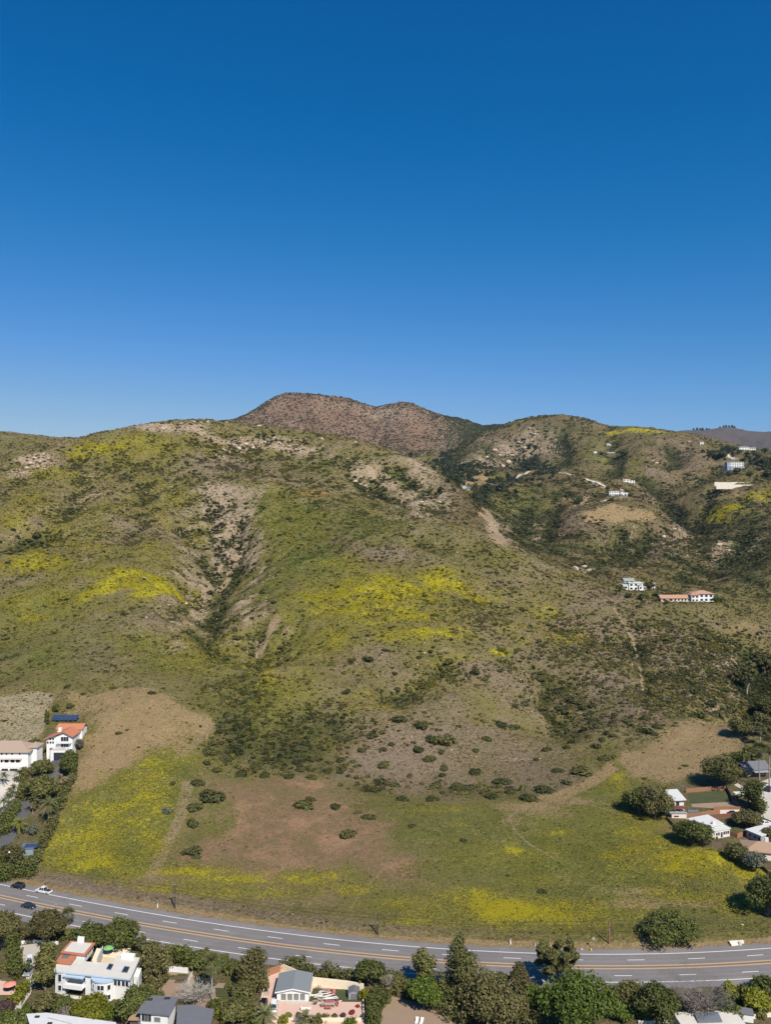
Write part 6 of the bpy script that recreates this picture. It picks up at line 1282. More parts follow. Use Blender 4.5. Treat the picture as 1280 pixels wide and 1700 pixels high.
villa_far('hill_house', 'white stepped house with green roof on the spur above the middle slope', 'hill_white', [('main_block','white',-8,15,0,9,0,12,'flat','whiteroof',3),('side_terrace','white',-18,-8,1,9,0,9,'flat','whiteroof',1),('upper_storey','white',-13,3,4,11,12,15,'gable','greenroof',2),('corner_tower','white',8,13,-1.5,3,0,9,'flat','whiteroof',1),('low_wing','white',15,20,0,7,0,6,'flat','whiteroof',1)])
villa_far('pink_villa', 'pink villa with long low tiled wing and two-storey end on the spur', 'pink_villa', [('long_wing','pink',-42,-20,0,8,0,6,'gable','tiledull',2),('arcade','pinkw',-20,8,1,8,0,6,'gable','tiledull',5),('two_storey_block','white',14,45,0,10,0,13,'hip','tiledull',4),('stair_tower','white',8,20,-1,7,0,11,'hip','tiledull',2)])
p = hit(1086, 976); h = empty('water_tank_building', p, 0); tag(h, 'small plain white block between the stepped house and the pink villa', 'outbuilding'); MB().box(-1.5, 1.5, 0, 3, -1, 4.4).build('wall', 'white', h); MB().box(-1.6, 1.6, -.1, 3.1, 4.4, 4.6).build('roof', 'whiteroof', h); MB().box(-.5, .5, -.06, .02, 0, 2.1).build('door', 'greyw', h)
villa_far('knob_house', 'white two-storey house with reddish roof on the front of the brown knoll', 'knob_white', [('main_block','white',-15,-3,0,9,0,8,'flat','tiledull',3),('arcade','white',-3,8,1.5,9,0,8,'flat','tiledull',3),('gable_bay','white',4,8,-.6,6,0,9,'gable','tiledull',1),('garage_wing','white',8,16,0,8,0,5,'flat','whiteroof',1)])
villa_far('pink_house', 'smaller pinkish house standing behind the white one on the brown knoll', 'knob_pink', [('main_block','pinkw',-9,2,0,9,0,8,'flat','tiledull',2),('white_wing','white',2,11,1,9,0,6,'flat','tiledull',2),('porch','white',-10,-7,-1,3,0,5,'flat','tiledull',0)])
villa_far('modern_house', 'tall boxy white and blue glass house on the right ridge', 'modern', [('base','blueg',-12,13,1,12,0,5,'none','white',3),('main_storey','white',-9,14,0,12,5,14,'flat','whiteroof',6),('shaded_side','blueg',-12.5,-9.1,1,12,4.5,13.5,'flat','whiteroof',0),('deck_block','white',14,17,0,6,4,5.5,'flat','whiteroof',0)])  # left side's shade is put into its blue wall colour
villa_far('ridge_house', 'wide grey roofed white house among trees on the right skyline', 'far_white', [('main_block','white',-10,7,0,10,0,6,'hip','greyroof',4),('right_wing','white',7,18,1,9,0,4.5,'gable','greyroof',3)])
villa_far('long_bungalow', 'long low dark and white bungalow on the green bench of the far hill', 'bungalow', [('dark_wing','brownwall',-14,3,0,8,0,2.6,'flat','darkroof',4),('white_wing','white',3,15,0,8,0,3,'flat','pinkw',3),('end_hut','white',-19,-15,0,5,0,2.6,'gable','whiteroof',1)])
villa_far('hill_hut', 'tiny white hut above the long bungalow on the far hill', 'small_hut', [('main_block','white',-3,1,0,5,0,4,'flat','whiteroof',1),('low_wing','white',1,4,0,4,0,2,'flat','whiteroof',0)], 0, 'hut')
villa_far('tank_house', 'small white box house alone on the right ridge slope', 'tank', [('main_block','white',-3,3,0,6,0,4.2,'flat','whiteroof',1)], 0, 'hut')
villa_far('canyon_cabin', 'small white and blue cabin half hidden in the dark canyon woods', 'cabin', [('main_block','white',-4,1,0,6,0,6,'flat','blue',2),('side_wing','white',1,9,1,6,0,3,'gable','greyroof',2)], 0, 'cabin')
p = PADS['ruin']; h = empty('stone_ruin', (p.x, p.y, gz(p.x, p.y)), 0); tag(h, 'broken pinkish stone walls on the grassy shelf above the canyon woods', 'ruin'); k = p.y / F; g = np.random.default_rng(4)
for i in range(9): x_ = (-16 + i * 3.6) * k; hh = g.uniform(1.2, 5); MB().box(x_, x_ + g.uniform(1.8, 3.4) * k, g.uniform(0, 5), g.uniform(6, 8), -1, hh).build('wall', ['stone', 'pinkw', 'tiledull'][i % 3], h)
for nm_, lab, (pa, pb), hz, mat in [('retaining_wall', 'lower long pale retaining wall under the right ridge', ((1190,809),(1262,808)), 3.6, 'paleconc'), ('retaining_wall', 'upper long pale retaining wall under the right ridge', ((1187,804.5),(1254,803)), 3.0, 'paleconc')]:
    m = hit((pa[0] + pb[0]) / 2, (pa[1] + pb[1]) / 2); a, b = Vector(((pa[0] - CX) / F * m.y, m.y, 0)), Vector(((pb[0] - CX) / F * m.y, m.y, 0)); h = empty(nm_, m, math.atan2(b.y - a.y, b.x - a.x)); tag(h, lab, 'wall', None, 'thing'); L = (b - a).length / 2
    n = 7
    for i in range(n): x0 = -L + 2 * L * i / n; MB().box(x0, x0 + 2 * L / n - .15, 0, .8, -3, hz * (1 - .05 * (i % 3))).build('wall_panel', mat, h)
# ------------------------------------------------------------------ drives, patios, lawns laid on the ground
def drape(name, pix, mat, label, lift=.05, step=3.0):
    """a paved or planted area: pixel outline -> a sheet that follows the ground, with a skirt"""
    P = [hit(*q) for q in pix]; bm = bmesh.new(); vs = [bm.verts.new((p.x, p.y, 0)) for p in P]; bm.faces.new(vs); bmesh.ops.triangulate(bm, faces=bm.faces[:])
    for _ in range(4): 
        ed = [e for e in bm.edges if e.calc_length() > step]
        if not ed: break
        bmesh.ops.subdivide_edges(bm, edges=ed, cuts=1); bmesh.ops.triangulate(bm, faces=[f for f in bm.faces if len(f.verts) > 3])
    for v in bm.verts: v.co.z = gz(v.co.x, v.co.y) + lift
    bmesh.ops.recalc_face_normals(bm, faces=bm.faces[:]); me = bpy.data.meshes.new(name); bm.to_mesh(me); bm.free(); me.materials.append(MT[mat] if isinstance(mat, str) else mat)
    return tag(link(bpy.data.objects.new(name, me)), label, None, None, 'structure')
def ribbon(name, pix, wid, mat, label, lift=.06):
    P = [hit(*q) for q in pix]; pts = []
    for a, b in zip(P[:-1], P[1:]):
        n = max(2, int((b - a).length / 2.5)); pts += [a.lerp(b, i / n) for i in range(n)]
    pts.append(P[-1]); V, Fc = [], []
    w_ = wid if isinstance(wid, (list, tuple)) else (wid, wid)
    for i, p in enumerate(pts):
        d = (pts[min(i + 1, len(pts) - 1)] - pts[max(i - 1, 0)]); n_ = Vector((-d.y, d.x, 0)).normalized(); t = i / (len(pts) - 1); ww = w_[0] + (w_[1] - w_[0]) * t
        zc = gz(p.x, p.y)
        for s_ in (-1, -.33, .33, 1): q = p + n_ * ww * .5 * s_; V.append((q.x, q.y, max(gz(q.x, q.y), zc - .1) + lift))
    for i in range(len(pts) - 1):
        for j in range(3): a = i * 4 + j; Fc.append((a, a + 1, a + 5, a + 4))
    return tag(link(bpy.data.objects.new(name, mesh_np(name, V, Fc, (MT[mat] if isinstance(mat, str) else mat,)))), label, None, None, 'structure')
MT['pinkpave'] = simple('pink_paving', (.56, .38, .30), .9, .12, .4, space='pos'); MT['grav'] = simple('pale_concrete_drive', (.44, .40, .35), .92, .22, .25, space='pos'); MT['turf'] = simple('lawn_turf', (.056, .066, .025), .95, .45, .35, space='pos'); MT['blacktop'] = simple('black_driveway', (.085, .083, .088), .9, .15, .5, space='pos'); MT['dirt'] = simple('bare_garden_dirt', (.27, .19, .13), .95, .18, .4, space='pos'); MT['drylawn'] = simple('dry_lawn', (.12, .125, .045), .95, .25, .5, space='pos')
drape('driveway', [(32,1570),(62,1566),(72,1580),(62,1600),(56,1630),(50,1650),(35,1672),(26,1695),(10,1692),(28,1668),(40,1645),(43,1620),(38,1600)], 'grav', 'cracked pale concrete drive curving down beside the white blue-trimmed house')
drape('patio', [(430,1720),(434,1664),(445,1621),(466,1612),(519,1636),(602,1645),(605,1692),(606,1720)], 'pinkpave', 'pink paved patio around the small white gabled house')
drape('lawn', [(512,1663),(520,1641),(600,1644),(600,1664)], 'turf', 'bright green rectangular lawn on the pink patio', .09)
drape('dirt_yard', [(642,1652),(690,1664),(770,1672),(750,1740),(630,1740),(632,1690)], 'dirt', 'bare brown dirt yard left of the conifer')
drape('dirt_yard', [(362,1632),(396,1634),(392,1652),(378,1676),(345,1690),(320,1672),(345,1650)], 'dirt', 'dirt garden beside the tall fan palm')
drape('lawn', [(356,1640),(384,1642),(384,1654),(358,1656)], 'turf', 'patch of lawn behind the tall fan palm', .09)
drape('planter_ground', [(272,1606),(312,1608),(328,1628),(318,1662),(262,1652),(264,1628)], 'dirt', 'brown ground with planter boxes below the dark hedge')
drape('paved_yard', [(-20,1625),(26,1632),(24,1652),(-20,1652)], 'pinkpave', 'pale paved terrace at the left edge below the hedge')
ribbon('black_driveway', [(97,1254),(94,1268),(90,1286),(78,1304),(60,1318),(46,1326),(38,1345),(24,1372),(6,1400),(-14,1424)], (5.2, 5.5), 'blacktop', 'black asphalt driveway winding down from the red tiled house')
drape('pale_drive', [(-6,1280),(34,1281),(30,1300),(24,1322),(12,1352),(-6,1360)], 'grav', 'pale forecourt below the white villa')
ribbon('street', [(1300,1292),(1272,1312),(1263,1330),(1276,1352),(1300,1362)], (7, 9), 'grav', 'pale concrete street at the right edge among houses')
ribbon('garden_path', [(1222,1302),(1232,1308),(1240,1314)], 2.0, 'grav', 'straight pale path up to the dark roofed house')
drape('lawn', [(1142,1317),(1206,1313),(1214,1330),(1146,1334)], 'turf', 'dark green lawn behind the white roofed house with the red deck')
drape('lawn', [(1200,1364),(1226,1362),(1224,1376),(1206,1378)], 'turf', 'small green lawn right of the long white roof')
drape('dirt_strip', [(1148,1335),(1216,1331),(1222,1339),(1186,1342),(1150,1340)], 'dirt', 'dry dirt strip below the dark green lawn')
# ------------------------------------------------------------------ walls and fences
def fence(name, label, pix, hgt, mat, th=.12, post=2.4, boards=True, base=None):
    P = [hit(*q) for q in pix]; r = empty(name, P[0], 0); tag(r, label, 'wall' if 'wall' in name else 'fence', None, 'thing'); pn = MB(); ps = []
    for a, b in zip(P[:-1], P[1:]):
        n = max(1, int((b - a).length / post)); d = (b - a).normalized(); nn = Vector((-d.y, d.x, 0)) * th / 2
        for i in range(n):
            u, v = a.lerp(b, i / n), a.lerp(b, (i + 1) / n); zu, zv = gz(u.x, u.y), gz(v.x, v.y); u = u - P[0]; v = v - P[0]; ps.append((u.x, u.y, zu - P[0].z))
            m = max(1, int((v - u).length / .5)) if boards else 1
            for q in range(m):
                c0, c1 = u.lerp(v, q / m), u.lerp(v, (q + .93) / m if boards else (q + 1) / m); z_ = zu + (zv - zu) * (q + .5) / m - P[0].z
                pn.prism([(c0.x - nn.x, c0.y - nn.y), (c1.x - nn.x, c1.y - nn.y), (c1.x + nn.x, c1.y + nn.y), (c0.x + nn.x, c0.y + nn.y)], z_ - .5, z_ + hgt * (1 + (.03 * ((q * 7) % 3 - 1) if boards else 0)))
    pn.build('panel', mat, r)
    if post < 6:
        for x, y, z in ps[::2]: MB().box(x - th * .7, x + th * .7, y - th * .7, y + th * .7, z - .5, z + hgt + .1).build('post', mat, r)
    return r
fence('garden_wall', 'tall cream garden wall between hedge and pink patio', [(466,1613),(520,1636.5),(577,1643),(604,1648)], 2.3, 'cream', .25, 8, False)
fence('garden_wall', 'low cream wall at the right side of the pink patio', [(602,1646),(604,1692)], .9, 'cream', .25, 8, False)
fence('garden_wall', 'low cream wall at the left side of the pink patio', [(445,1622),(430,1672)], .8, 'cream', .2, 8, False)
fence('retaining_wall', 'upper cream terrace wall at the bottom edge below the patio', [(428,1696),(600,1696)], .9, 'cream', .3, 8, False)
fence('retaining_wall', 'lower cream terrace wall at the bottom edge below the patio', [(428,1706),(606,1706)], .8, 'cream', .3, 8, False)
fence('wooden_gate', 'rust red board gate at the upper left of the pink patio', [(444,1621),(466,1613)], 2.0, 'wood', .1, 2.2)
fence('wooden_fence', 'orange board fence behind the dark green lawn', [(1140,1316),(1175,1313),(1208,1311)], 1.7, 'wood')
fence('wooden_fence', 'dark slatted fence running down right of the dark green lawn', [(1207,1311),(1213,1322),(1218,1334),(1228,1341)], 1.6, 'darkwood')
fence('wooden_fence', 'red board fence below the dirt strip', [(1186,1346),(1210,1345),(1230,1346)], 1.6, 'wood')
fence('wooden_fence', 'orange board fence beside the red deck house', [(1141,1357),(1168,1355),(1196,1351)], 1.8, 'wood')
fence('wooden_fence', 'dark red fence above the long white roof', [(1183,1360),(1210,1356),(1232,1354)], 1.4, 'deck')
fence('garden_wall', 'short cream wall joining two board fences', [(1196,1351),(1228,1349)], 1.3, 'pinkw', .2, 8, False)
fence('wooden_fence', 'orange fence corner right of the long white roof', [(1209,1386),(1225,1392),(1240,1386),(1241,1382)], 1.8, 'wood')
fence('wooden_fence', 'dark weathered fence at the edge of the mustard field', [(1106,1360),(1120,1374),(1134,1384)], 1.3, 'darkwood')
fence('wooden_fence', 'dark weathered fence below the terrace of the long white house', [(1166,1404),(1182,1406),(1198,1405),(1216,1412)], 1.6, 'darkwood')
fence('wooden_fence', 'low dark fence along the lower right yards', [(1262,1440),(1276,1452),(1290,1462)], 1.4, 'darkwood')
fence('board_fence', 'white board fence behind the planter boxes', [(273,1613),(292,1614),(312,1616)], 1.5, 'canvas')
fence('board_fence', 'pale wire fence right of the planter boxes', [(312,1634),(316,1624),(319,1619)], 1.2, 'canvas', .06)
fence('garden_wall', 'low white wall around the top of the curved drive', [(34,1568),(48,1564),(66,1566),(96,1568)], .9, 'white', .25, 8, False)
fence('garden_wall', 'low concrete kerb wall along the bottom right edge', [(1060,1700),(1110,1698),(1150,1696)], .8, 'conc', .4, 8, False)
fence('garden_wall', 'pink wall at the bottom right corner', [(1228,1694),(1260,1690),(1290,1687)], 1.0, 'pinkw', .3, 8, False)
# ------------------------------------------------------------------ cars
PAINT = {k: None for k in ()}
def paint(name, c, metal=.1):
    t = NT(name); f_ = t.noise(3, 3, .5, t.obj()); col = t.mix(t.rng(f_, .3, .7), c, tuple(x * .88 for x in c)); m = t.done(col, .28, .5, None, metal=metal); return m
PAINTS = {'white': paint('white_car_paint', (.78, .78, .78)), 'black': paint('black_car_paint', (.012, .012, .015)), 'navy': paint('dark_blue_car_paint', (.022, .028, .045)), 'silver': paint('silver_car_paint', (.42, .44, .47), .4), 'greyb': paint('blue_grey_paint', (.12, .17, .22))}
TYRE = simple('tyre_rubber', (.02, .02, .02), .9, .1, 3.0); RIM = simple('wheel_rim', (.40, .40, .42), .4, .1, 3.0, metal=.6); LAMP = simple('lamp_glass', (.62, .62, .58), .2, .05, 3.0)
def car(label, pos, heading, kind, col, L=4.7, group=None, name='car'):
    """body swept from a side outline; nose along +x"""
    r = empty(name, pos, heading); tag(r, label, {'pickup': 'pickup truck'}.get(kind, 'car'), group); W = 1.86; a = L / 2
    H = {'suv': 1.72, 'sedan': 1.45, 'pickup': 1.85}[kind]; hb = .98 if kind != 'sedan' else .88
    def sweep(prof, w_, w_top=None, zt=None):
        m = MB(); n = len(prof); wt = w_top or w_
        for sgn in (-1, 1): m.V += [(x, sgn * (w_ if (zt is None or z < zt) else wt) / 2, z) for x, z in prof]
        m.F.append(tuple(range(n))); m.F.append(tuple(reversed(range(n, 2 * n))))
        for i in range(n): j = (i + 1) % n; m.F.append((i, i + n, j + n, j))
        return m
    bodyp = [(-a, .42), (-a + .08, .30), (a - .1, .30), (a, .45), (a - .04, .72), (a - .35, hb - .08), (a - 1.25, hb + .02), (-a + .1, hb + .02), (-a, hb - .12)]
    bo = sweep(bodyp, W).build('body', PAINTS[col], r, False, .07)
    if kind == 'pickup': cab = [(a - 1.35, hb), (a - 2.0, H - .04), (a - 3.35, H - .02), (a - 3.6, hb)]
    elif kind == 'suv': cab = [(a - 1.15, hb), (a - 1.85, H - .03), (-a + .55, H - .03), (-a + .1, hb)]
    else: cab = [(a - 1.3, hb), (a - 2.05, H - .02), (-a + 1.35, H - .02), (-a + .55, hb)]
    sweep(cab, W - .12, W - .46, hb + .2).build('window', 'glass', r, False, .05)
    (x0, z0), (x1, z1), (x2, z2), (x3, z3) = cab
    sweep([(x1 + .06, z1 - .02), (x1, z1 + .05), (x2, z2 + .05), (x2 - .06, z2 - .02)], W - .44).build('roof', PAINTS[col], r, False, .03)
    pm = MB()
    for sgn in (-1, 1):
        for (xa, za), (xb, zb) in (((x0, z0), (x1, z1)), ((x3, z3), (x2, z2)), (((x0 + x3) / 2, z0), ((x1 + x2) / 2, z1))): pm.tube([(xa, sgn * (W - .1) / 2, za), (xb, sgn * (W - .42) / 2, zb)], .045)
    pm.build('pillar', PAINTS[col], r)
    if kind == 'pickup':
        MB().box(-a + .1, a - 3.65, -W / 2 + .12, W / 2 - .12, hb + .021, hb + .03).build('bed', 'dark', r)
    for sx in (a - .95, -a + .95):
        for sy in (-1, 1):
            w_ = MB(); y0 = sy * (W / 2 - .2); y1 = sy * (W / 2 + .02); w_.tube([(sx, y0, .36), (sx, y1, .36)], .36, 16); wo = w_.build('wheel', TYRE, r); MB().tube([(sx, y1 - sy * .05, .36), (sx, y1 + sy * .012, .36)], .22, 12).build('rim', RIM, wo)
    for sy in (-1, 1): MB().box(a - .14, a + .005, sy * .72 - .2, sy * .72 + .2, .60, .76).build('headlight', LAMP, r); MB().box(-a - .01, -a + .1, sy * .78 - .1, sy * .78 + .1, .62, .84).build('tail_light', 'red', r)
    return r
def on_road(px, py):
    D = CAMZ * F / (py - CY); x = (px - CX) / F * D; i = int(np.argmin(np.abs(rx - x))); return Vector((x, D, .06)), math.atan2(rt[i, 1], rt[i, 0])
p, a_ = on_road(29, 1474); car('black SUV driving along the far lane at the left edge', p, a_ + math.pi, 'suv', 'black', 4.9)
p, a_ = on_road(72, 1482); car('white pickup truck driving along the far lane behind the black SUV', p, a_ + math.pi, 'pickup', 'white', 5.8, None, 'pickup_truck')
p, a_ = on_road(47, 1507); car('dark blue sedan driving along the near lane at the left', p, a_, 'sedan', 'navy', 4.8)
def parked(label, px, py, head, kind, col, L=4.7, name='car'):
    p = hit(px, py); return car(label, Vector((p.x, p.y, gz(p.x, p.y) + .06)), head, kind, col, L, None, name)
parked('white SUV parked on the curved pale drive', 48, 1601, R(-72), 'suv', 'white', 5.0); parked('silver car parked below the white SUV on the curved drive', 47, 1616, R(-85), 'sedan', 'silver', 4.6)
parked('black car with pale windshield parked at the left of the pink patio', 436, 1675, R(-92), 'suv', 'black', 4.6); parked('white covered jeep parked beside the black car on the pink patio', 454, 1677, R(-90), 'suv', 'white', 4.4)
parked('white car parked on the street at the right edge', 1272, 1369, R(18), 'sedan', 'white', 4.7); parked('dark car on the concrete street behind the pine at the right edge', 1277, 1312, R(60), 'suv', 'navy', 4.6)
parked('black car in the shade on the black driveway', 43, 1323, R(-150), 'sedan', 'black', 4.6); parked('dark car parked behind the short cream wall', 1219, 1353, R(5), 'sedan', 'navy', 4.7)
parked('dark car parked at the left edge above the long hedge', 2, 1573, R(80), 'suv', 'black', 4.6)
p = hit(1151, 1350); r_ = empty('covered_boat', Vector((p.x, p.y, p.z)), R(8)); tag(r_, 'blue covered boat on a trailer beside the red deck house', 'boat'); m_ = MB(); 
for i in range(7):
    t_ = -2.2 + i * 4.4 / 6; w_ = .95 * (1 - abs(i - 2.4) / 5.2); m_.V += [(t_, -w_, .5), (t_, -w_, .9), (t_, 0, 1.35 - .03 * i), (t_, w_, .9), (t_, w_, .5)]
for i in range(6):
    for j in range(4): a = i * 5 + j; m_.F.append((a, a + 1, a + 6, a + 5))
m_.F += [(0, 4, 3, 2, 1), (30, 31, 32, 33, 34)]; m_.build('cover', PAINTS['greyb'], r_); MB().box(-1.9, 1.9, -.5, .5, .25, .48).build('trailer', 'metal', r_)
for sy in (-1, 1): MB().tube([(-.5, sy * .75, .3), (-.5, sy * .9, .3)], .3, 12).build('wheel', TYRE, r_)
# ------------------------------------------------------------------ poles, wires, signs
poles = []
def pole(label, px, py, hpx, mat='pole', arm=1.0, brace=True):
    p = hit(px, py); k = p.y / F; hh = hpx * k; r = empty('utility_pole', p, R(-8)); tag(r, label, 'utility pole')
    MB().lathe([(.24, -.6), (.21, hh * .5), (.18, hh), (.001, hh + .02)], 10).build('pole', mat, r)
    if arm: MB().box(-arm, arm, -.07, .07, hh - .35, hh - .22).build('crossarm', mat, r); [MB().lathe([(.05, hh - .22), (.06, hh - .12), (.02, hh - .02)], 8, (x_, 0)).build('insulator', 'metal', r) for x_ in (-arm * .85, arm * .85)]
    MB().box(-.16, .2, -.34, -.12, hh * .55, hh * .55 + .8).build('transformer', 'metal', r)
    if brace: MB().tube([(0, .1, hh * .45), (-.7, 1.2, -.2)], .05).build('brace', mat, r)
    poles.append(Vector((p.x, p.y, p.z + hh - .1))); return r
pole('dark wooden utility pole beside the road below the left mustard meadow', 290, 1508, 37); pole('dark wooden utility pole at the middle of the road below the reddish field', 627, 1552, 34); pole('leaning rust brown utility pole beside the road on the right', 1012, 1567, 40, 'rust', .0)
MB_ = None
def wire(label, a, b, sag, r_=.045):
    pts = [a.lerp(b, i / 24) - Vector((0, 0, sag * 4 * (i / 24) * (1 - i / 24))) for i in range(25)]; o = MB().tube(pts, r_, 5).build('power_line', 'wire'); return tag(o, label, 'power line')
lft = Vector((poles[0].x - 75, poles[0].y + 27, poles[0].z + .5)); rgt = Vector((poles[2].x + 80, poles[2].y + 5, poles[2].z + .5))
for nm_, a, b in (('left', lft, poles[0]), ('first', poles[0], poles[1]), ('second', poles[1], poles[2]), ('last', poles[2], rgt)):
    for q, dz in (('upper', 0), ('lower', -1.1)): wire({'left': q + ' black wire running left from the left utility pole', 'first': q + ' black wire between the left and the middle utility pole', 'second': q + ' black wire between the middle and the leaning utility pole', 'last': q + ' black wire running right from the leaning utility pole'}[nm_], a + Vector((0, 0, dz)), b + Vector((0, 0, dz)), 1.2)
p = hit(17, 1462); r = empty('utility_pole', p, 0); tag(r, 'thin dark pole at the left edge among the hedge by the road', 'pole'); MB().lathe([(.13, -.6), (.09, 10), (.001, 10.02)], 10).build('pole', 'pole', r); MB().lathe([(.001, 9.3), (.28, 9.5), (.28, 9.8), (.001, 10)], 10, (-.5, 0)).build('lamp', 'canvas', r)
p = hit(92, 1516); r = empty('signpost', p, 0); tag(r, 'thin dark post at the near edge of the road beside the fan palm', 'post'); MB().lathe([(.07, -.4), (.06, 3.2), (.001, 3.22)], 8).build('post', 'pole', r); MB().box(-.3, .3, -.04, 0, 2.5, 3.1).build('sign_plate', 'greyw', r)
p = hit(986, 1576); r = empty('road_sign', p, 0); tag(r, 'grey round backed road sign on a thin post right of the road bend', 'road sign'); MB().lathe([(.05, -.3), (.05, 3.4), (.001, 3.4)], 8).build('post', 'metal', r); o = MB().tube([(0, -.06, 3.1), (0, -.02, 3.1)], .42, 16).build('sign_plate', 'greyw', r)
p = hit(984, 1577); r = empty('fire_hydrant', p + Vector((-.5, -.6, 0)), 0); tag(r, 'small yellow hydrant at the foot of the round road sign', 'hydrant'); MB().lathe([(.2, -.1), (.2, .08), (.15, .1), (.15, .62), (.18, .64), (.18, .7), (.1, .82), (.001, .86)], 12).build('barrel', 'yellowp', r); MB().tube([(-.28, 0, .5), (.28, 0, .5)], .07, 8).build('outlet', 'yellowp', r)
for px, py, lab, hh in ((261,1507,'white marker post on the dry bank left of the left utility pole', 1.5), (848,1568,'white marker post with dark base beside the road',1.6), (889,1570,'short grey marker post beside the road right of the white one',1.2)):
    p = hit(px, py); r = empty('marker_post', p, 0); tag(r, lab, 'marker post'); MB().box(-.14, .14, -.06, .06, -.2, hh).build('post', 'white' if 'white m' in lab else 'greyw', r); MB().box(-.15, .15, -.07, .07, hh * .78, hh * .9).build('reflector', 'dark', r); MB().box(-.3, .3, -.2, .2, -.1, .25).build('foot', 'stone', r)
p = hit(1224, 1567); r = empty('culvert', p, R(6)); tag(r, 'broken pale concrete culvert at the roadside on the right', 'culvert'); MB().box(-2.2, 2.2, 0, .5, -.3, .8).build('headwall', 'paleconc', r); MB().tube([(.6, -1.0, .35), (.6, .02, .35)], .45, 14).build('pipe', 'conc', r); MB().slab([(-2.2, -1.2, .05), (0, -1.0, .1), (0, 0, .45), (-2.2, 0, .6)], .2).build('apron', 'paleconc', r)
for px, py, lab in ((966,1577,'pale concrete block at the road edge left of the hydrant'), (1233,1536,'white stone lying in the mustard near the culvert')):
    p = hit(px, py); o = bpy.data.objects.new('stone', PROTO['boulder'][3]); o.location = p + Vector((0, 0, .15)); o.scale = (1.5, .8, .6); link(o); tag(o, lab, 'stone')
# ------------------------------------------------------------------ patio things and garden things
p = hit(587.5, 1660); r = empty('plastic_shed', p, R(2)); k = p.y / F; tag(r, 'small grey plastic shed with gable roof on the lawn corner', 'shed'); sw_ = 9 * k
MB().box(-sw_, sw_, 0, 2.6, -.2, 1.75).build('wall', 'plastic', r); MB().poly([(-sw_, -.005, 1.75), (sw_, -.005, 1.75), (0, -.005, 2.25)]).build('gable_end', 'plastic', r); MB().gable(-sw_, sw_, 0, 2.6, 1.78, .55, 'y', .12, .08).build('roof', 'darkroof', r); d_ = MB().box(-sw_ * .6, sw_ * .6, -.05, .0, 0, 1.55).build('door', 'darkroof', r); MB().box(.05, .1, -.08, -.05, .7, .95).build('handle', 'metal', d_)
def lounger(label, px, py, rz, mat, group=None):
    p = hit(px, py); r = empty('sun_lounger', p + Vector((0, 0, .1)), R(rz)); tag(r, label, 'sun lounger', group); MB().box(-.36, .36, -1.0, .35, .26, .36).build('seat', mat, r); MB().slab([(-.36, .35, .26), (.36, .35, .26), (.36, 1.0, .72), (-.36, 1.0, .72)], .1).build('backrest', mat, r)
    for x_ in (-.3, .3):
        for y_ in (-.9, .5): MB().box(x_ - .04, x_ + .04, y_ - .04, y_ + .04, 0, .26).build('leg', 'greyw', r)
lounger('left red sun lounger of two on the green lawn', 545, 1650, 0, 'red'); lounger('right red sun lounger of two on the green lawn', 554.5, 1651, 3, 'red')
lounger('left white sun lounger of two on the dirt yard', 692, 1698, -12, 'white'); lounger('right white sun lounger of two on the dirt yard', 700, 1699, -16, 'white')
p = hit(547, 1672); r = empty('patio_table', p + Vector((0, 0, .1)), 0); tag(r, 'long patio table with pale top amid red cushioned chairs', 'table'); MB().box(-1.3, 1.3, -.5, .5, .68, .75).build('tabletop', 'stone', r)
for x_ in (-1.1, 1.1):
    for y_ in (-.4, .4): MB().box(x_ - .05, x_ + .05, y_ - .05, y_ + .05, 0, .68).build('leg', 'darkwood', r)
def pchair(x, y, rz, lab):
    r = empty('patio_chair', Vector((p.x + x, p.y + y, p.z + .1)), R(rz)); tag(r, lab, 'chair', 'red chairs around the patio table'); MB().box(-.35, .35, -.32, .32, .36, .52).build('seat', 'red', r); MB().box(-.35, .35, .24, .36, .5, 1.0).build('backrest', 'red', r)
    for x_ in (-.3, .3):
        for y_ in (-.27, .27): MB().box(x_ - .03, x_ + .03, y_ - .03, y_ + .03, 0, .36).build('leg', 'darkwood', r)
for x, y, rz in ((-.8, 1.0, 0), (0, 1.0, 0), (.8, 1.0, 0), (-.7, -1.0, 180), (.1, -1.0, 180), (1.9, .3, -80), (1.75, 1.1, -40), (-1.8, 0, 90)): pchair(x, y, rz, 'red cushioned patio chair around the long table')
p = hit(507.6, 1677); r = empty('outdoor_sofa', p + Vector((0, 0, .1)), R(180)); tag(r, 'white outdoor sofa on the pink patio below the gabled house', 'sofa'); MB().box(-1.25, 1.25, -.42, .42, .2, .45).build('seat', 'white', r); MB().box(-1.25, 1.25, .3, .5, .45, .85).build('backrest', 'white', r); [MB().box(s_ * 1.18 - .1, s_ * 1.18 + .1, -.42, .42, .45, .65).build('armrest', 'white', r) for s_ in (-1, 1)]
p = hit(523, 1668); r = empty('deck_chair', p + Vector((0, 0, .1)), R(140)); tag(r, 'dark folding deck chair beside the step of the gabled house', 'chair'); MB().slab([(-.3, -.5, .3), (.3, -.5, .3), (.3, .2, .22), (-.3, .2, .22)], .05).build('seat', 'dark', r); MB().slab([(-.3, .2, .22), (.3, .2, .22), (.3, .75, .85), (-.3, .75, .85)], .05).build('backrest', 'dark', r); MB().tube([(-.3, -.4, 0), (-.3, .4, .5)], .03).tube([(.3, -.4, 0), (.3, .4, .5)], .03).build('frame', 'metal', r)
p = hit(529, 1641); r = empty('bicycle', p + Vector((0, -.4, .1)), R(4)); tag(r, 'bicycle leaning on the cream wall behind the gabled house', 'bicycle')
for x_ in (-.52, .52): MB().tube([(x_ + .34 * math.cos(a), 0, .36 + .34 * math.sin(a)) for a in np.linspace(0, 6.283, 17)], .035, 5).build('wheel', TYRE, r)
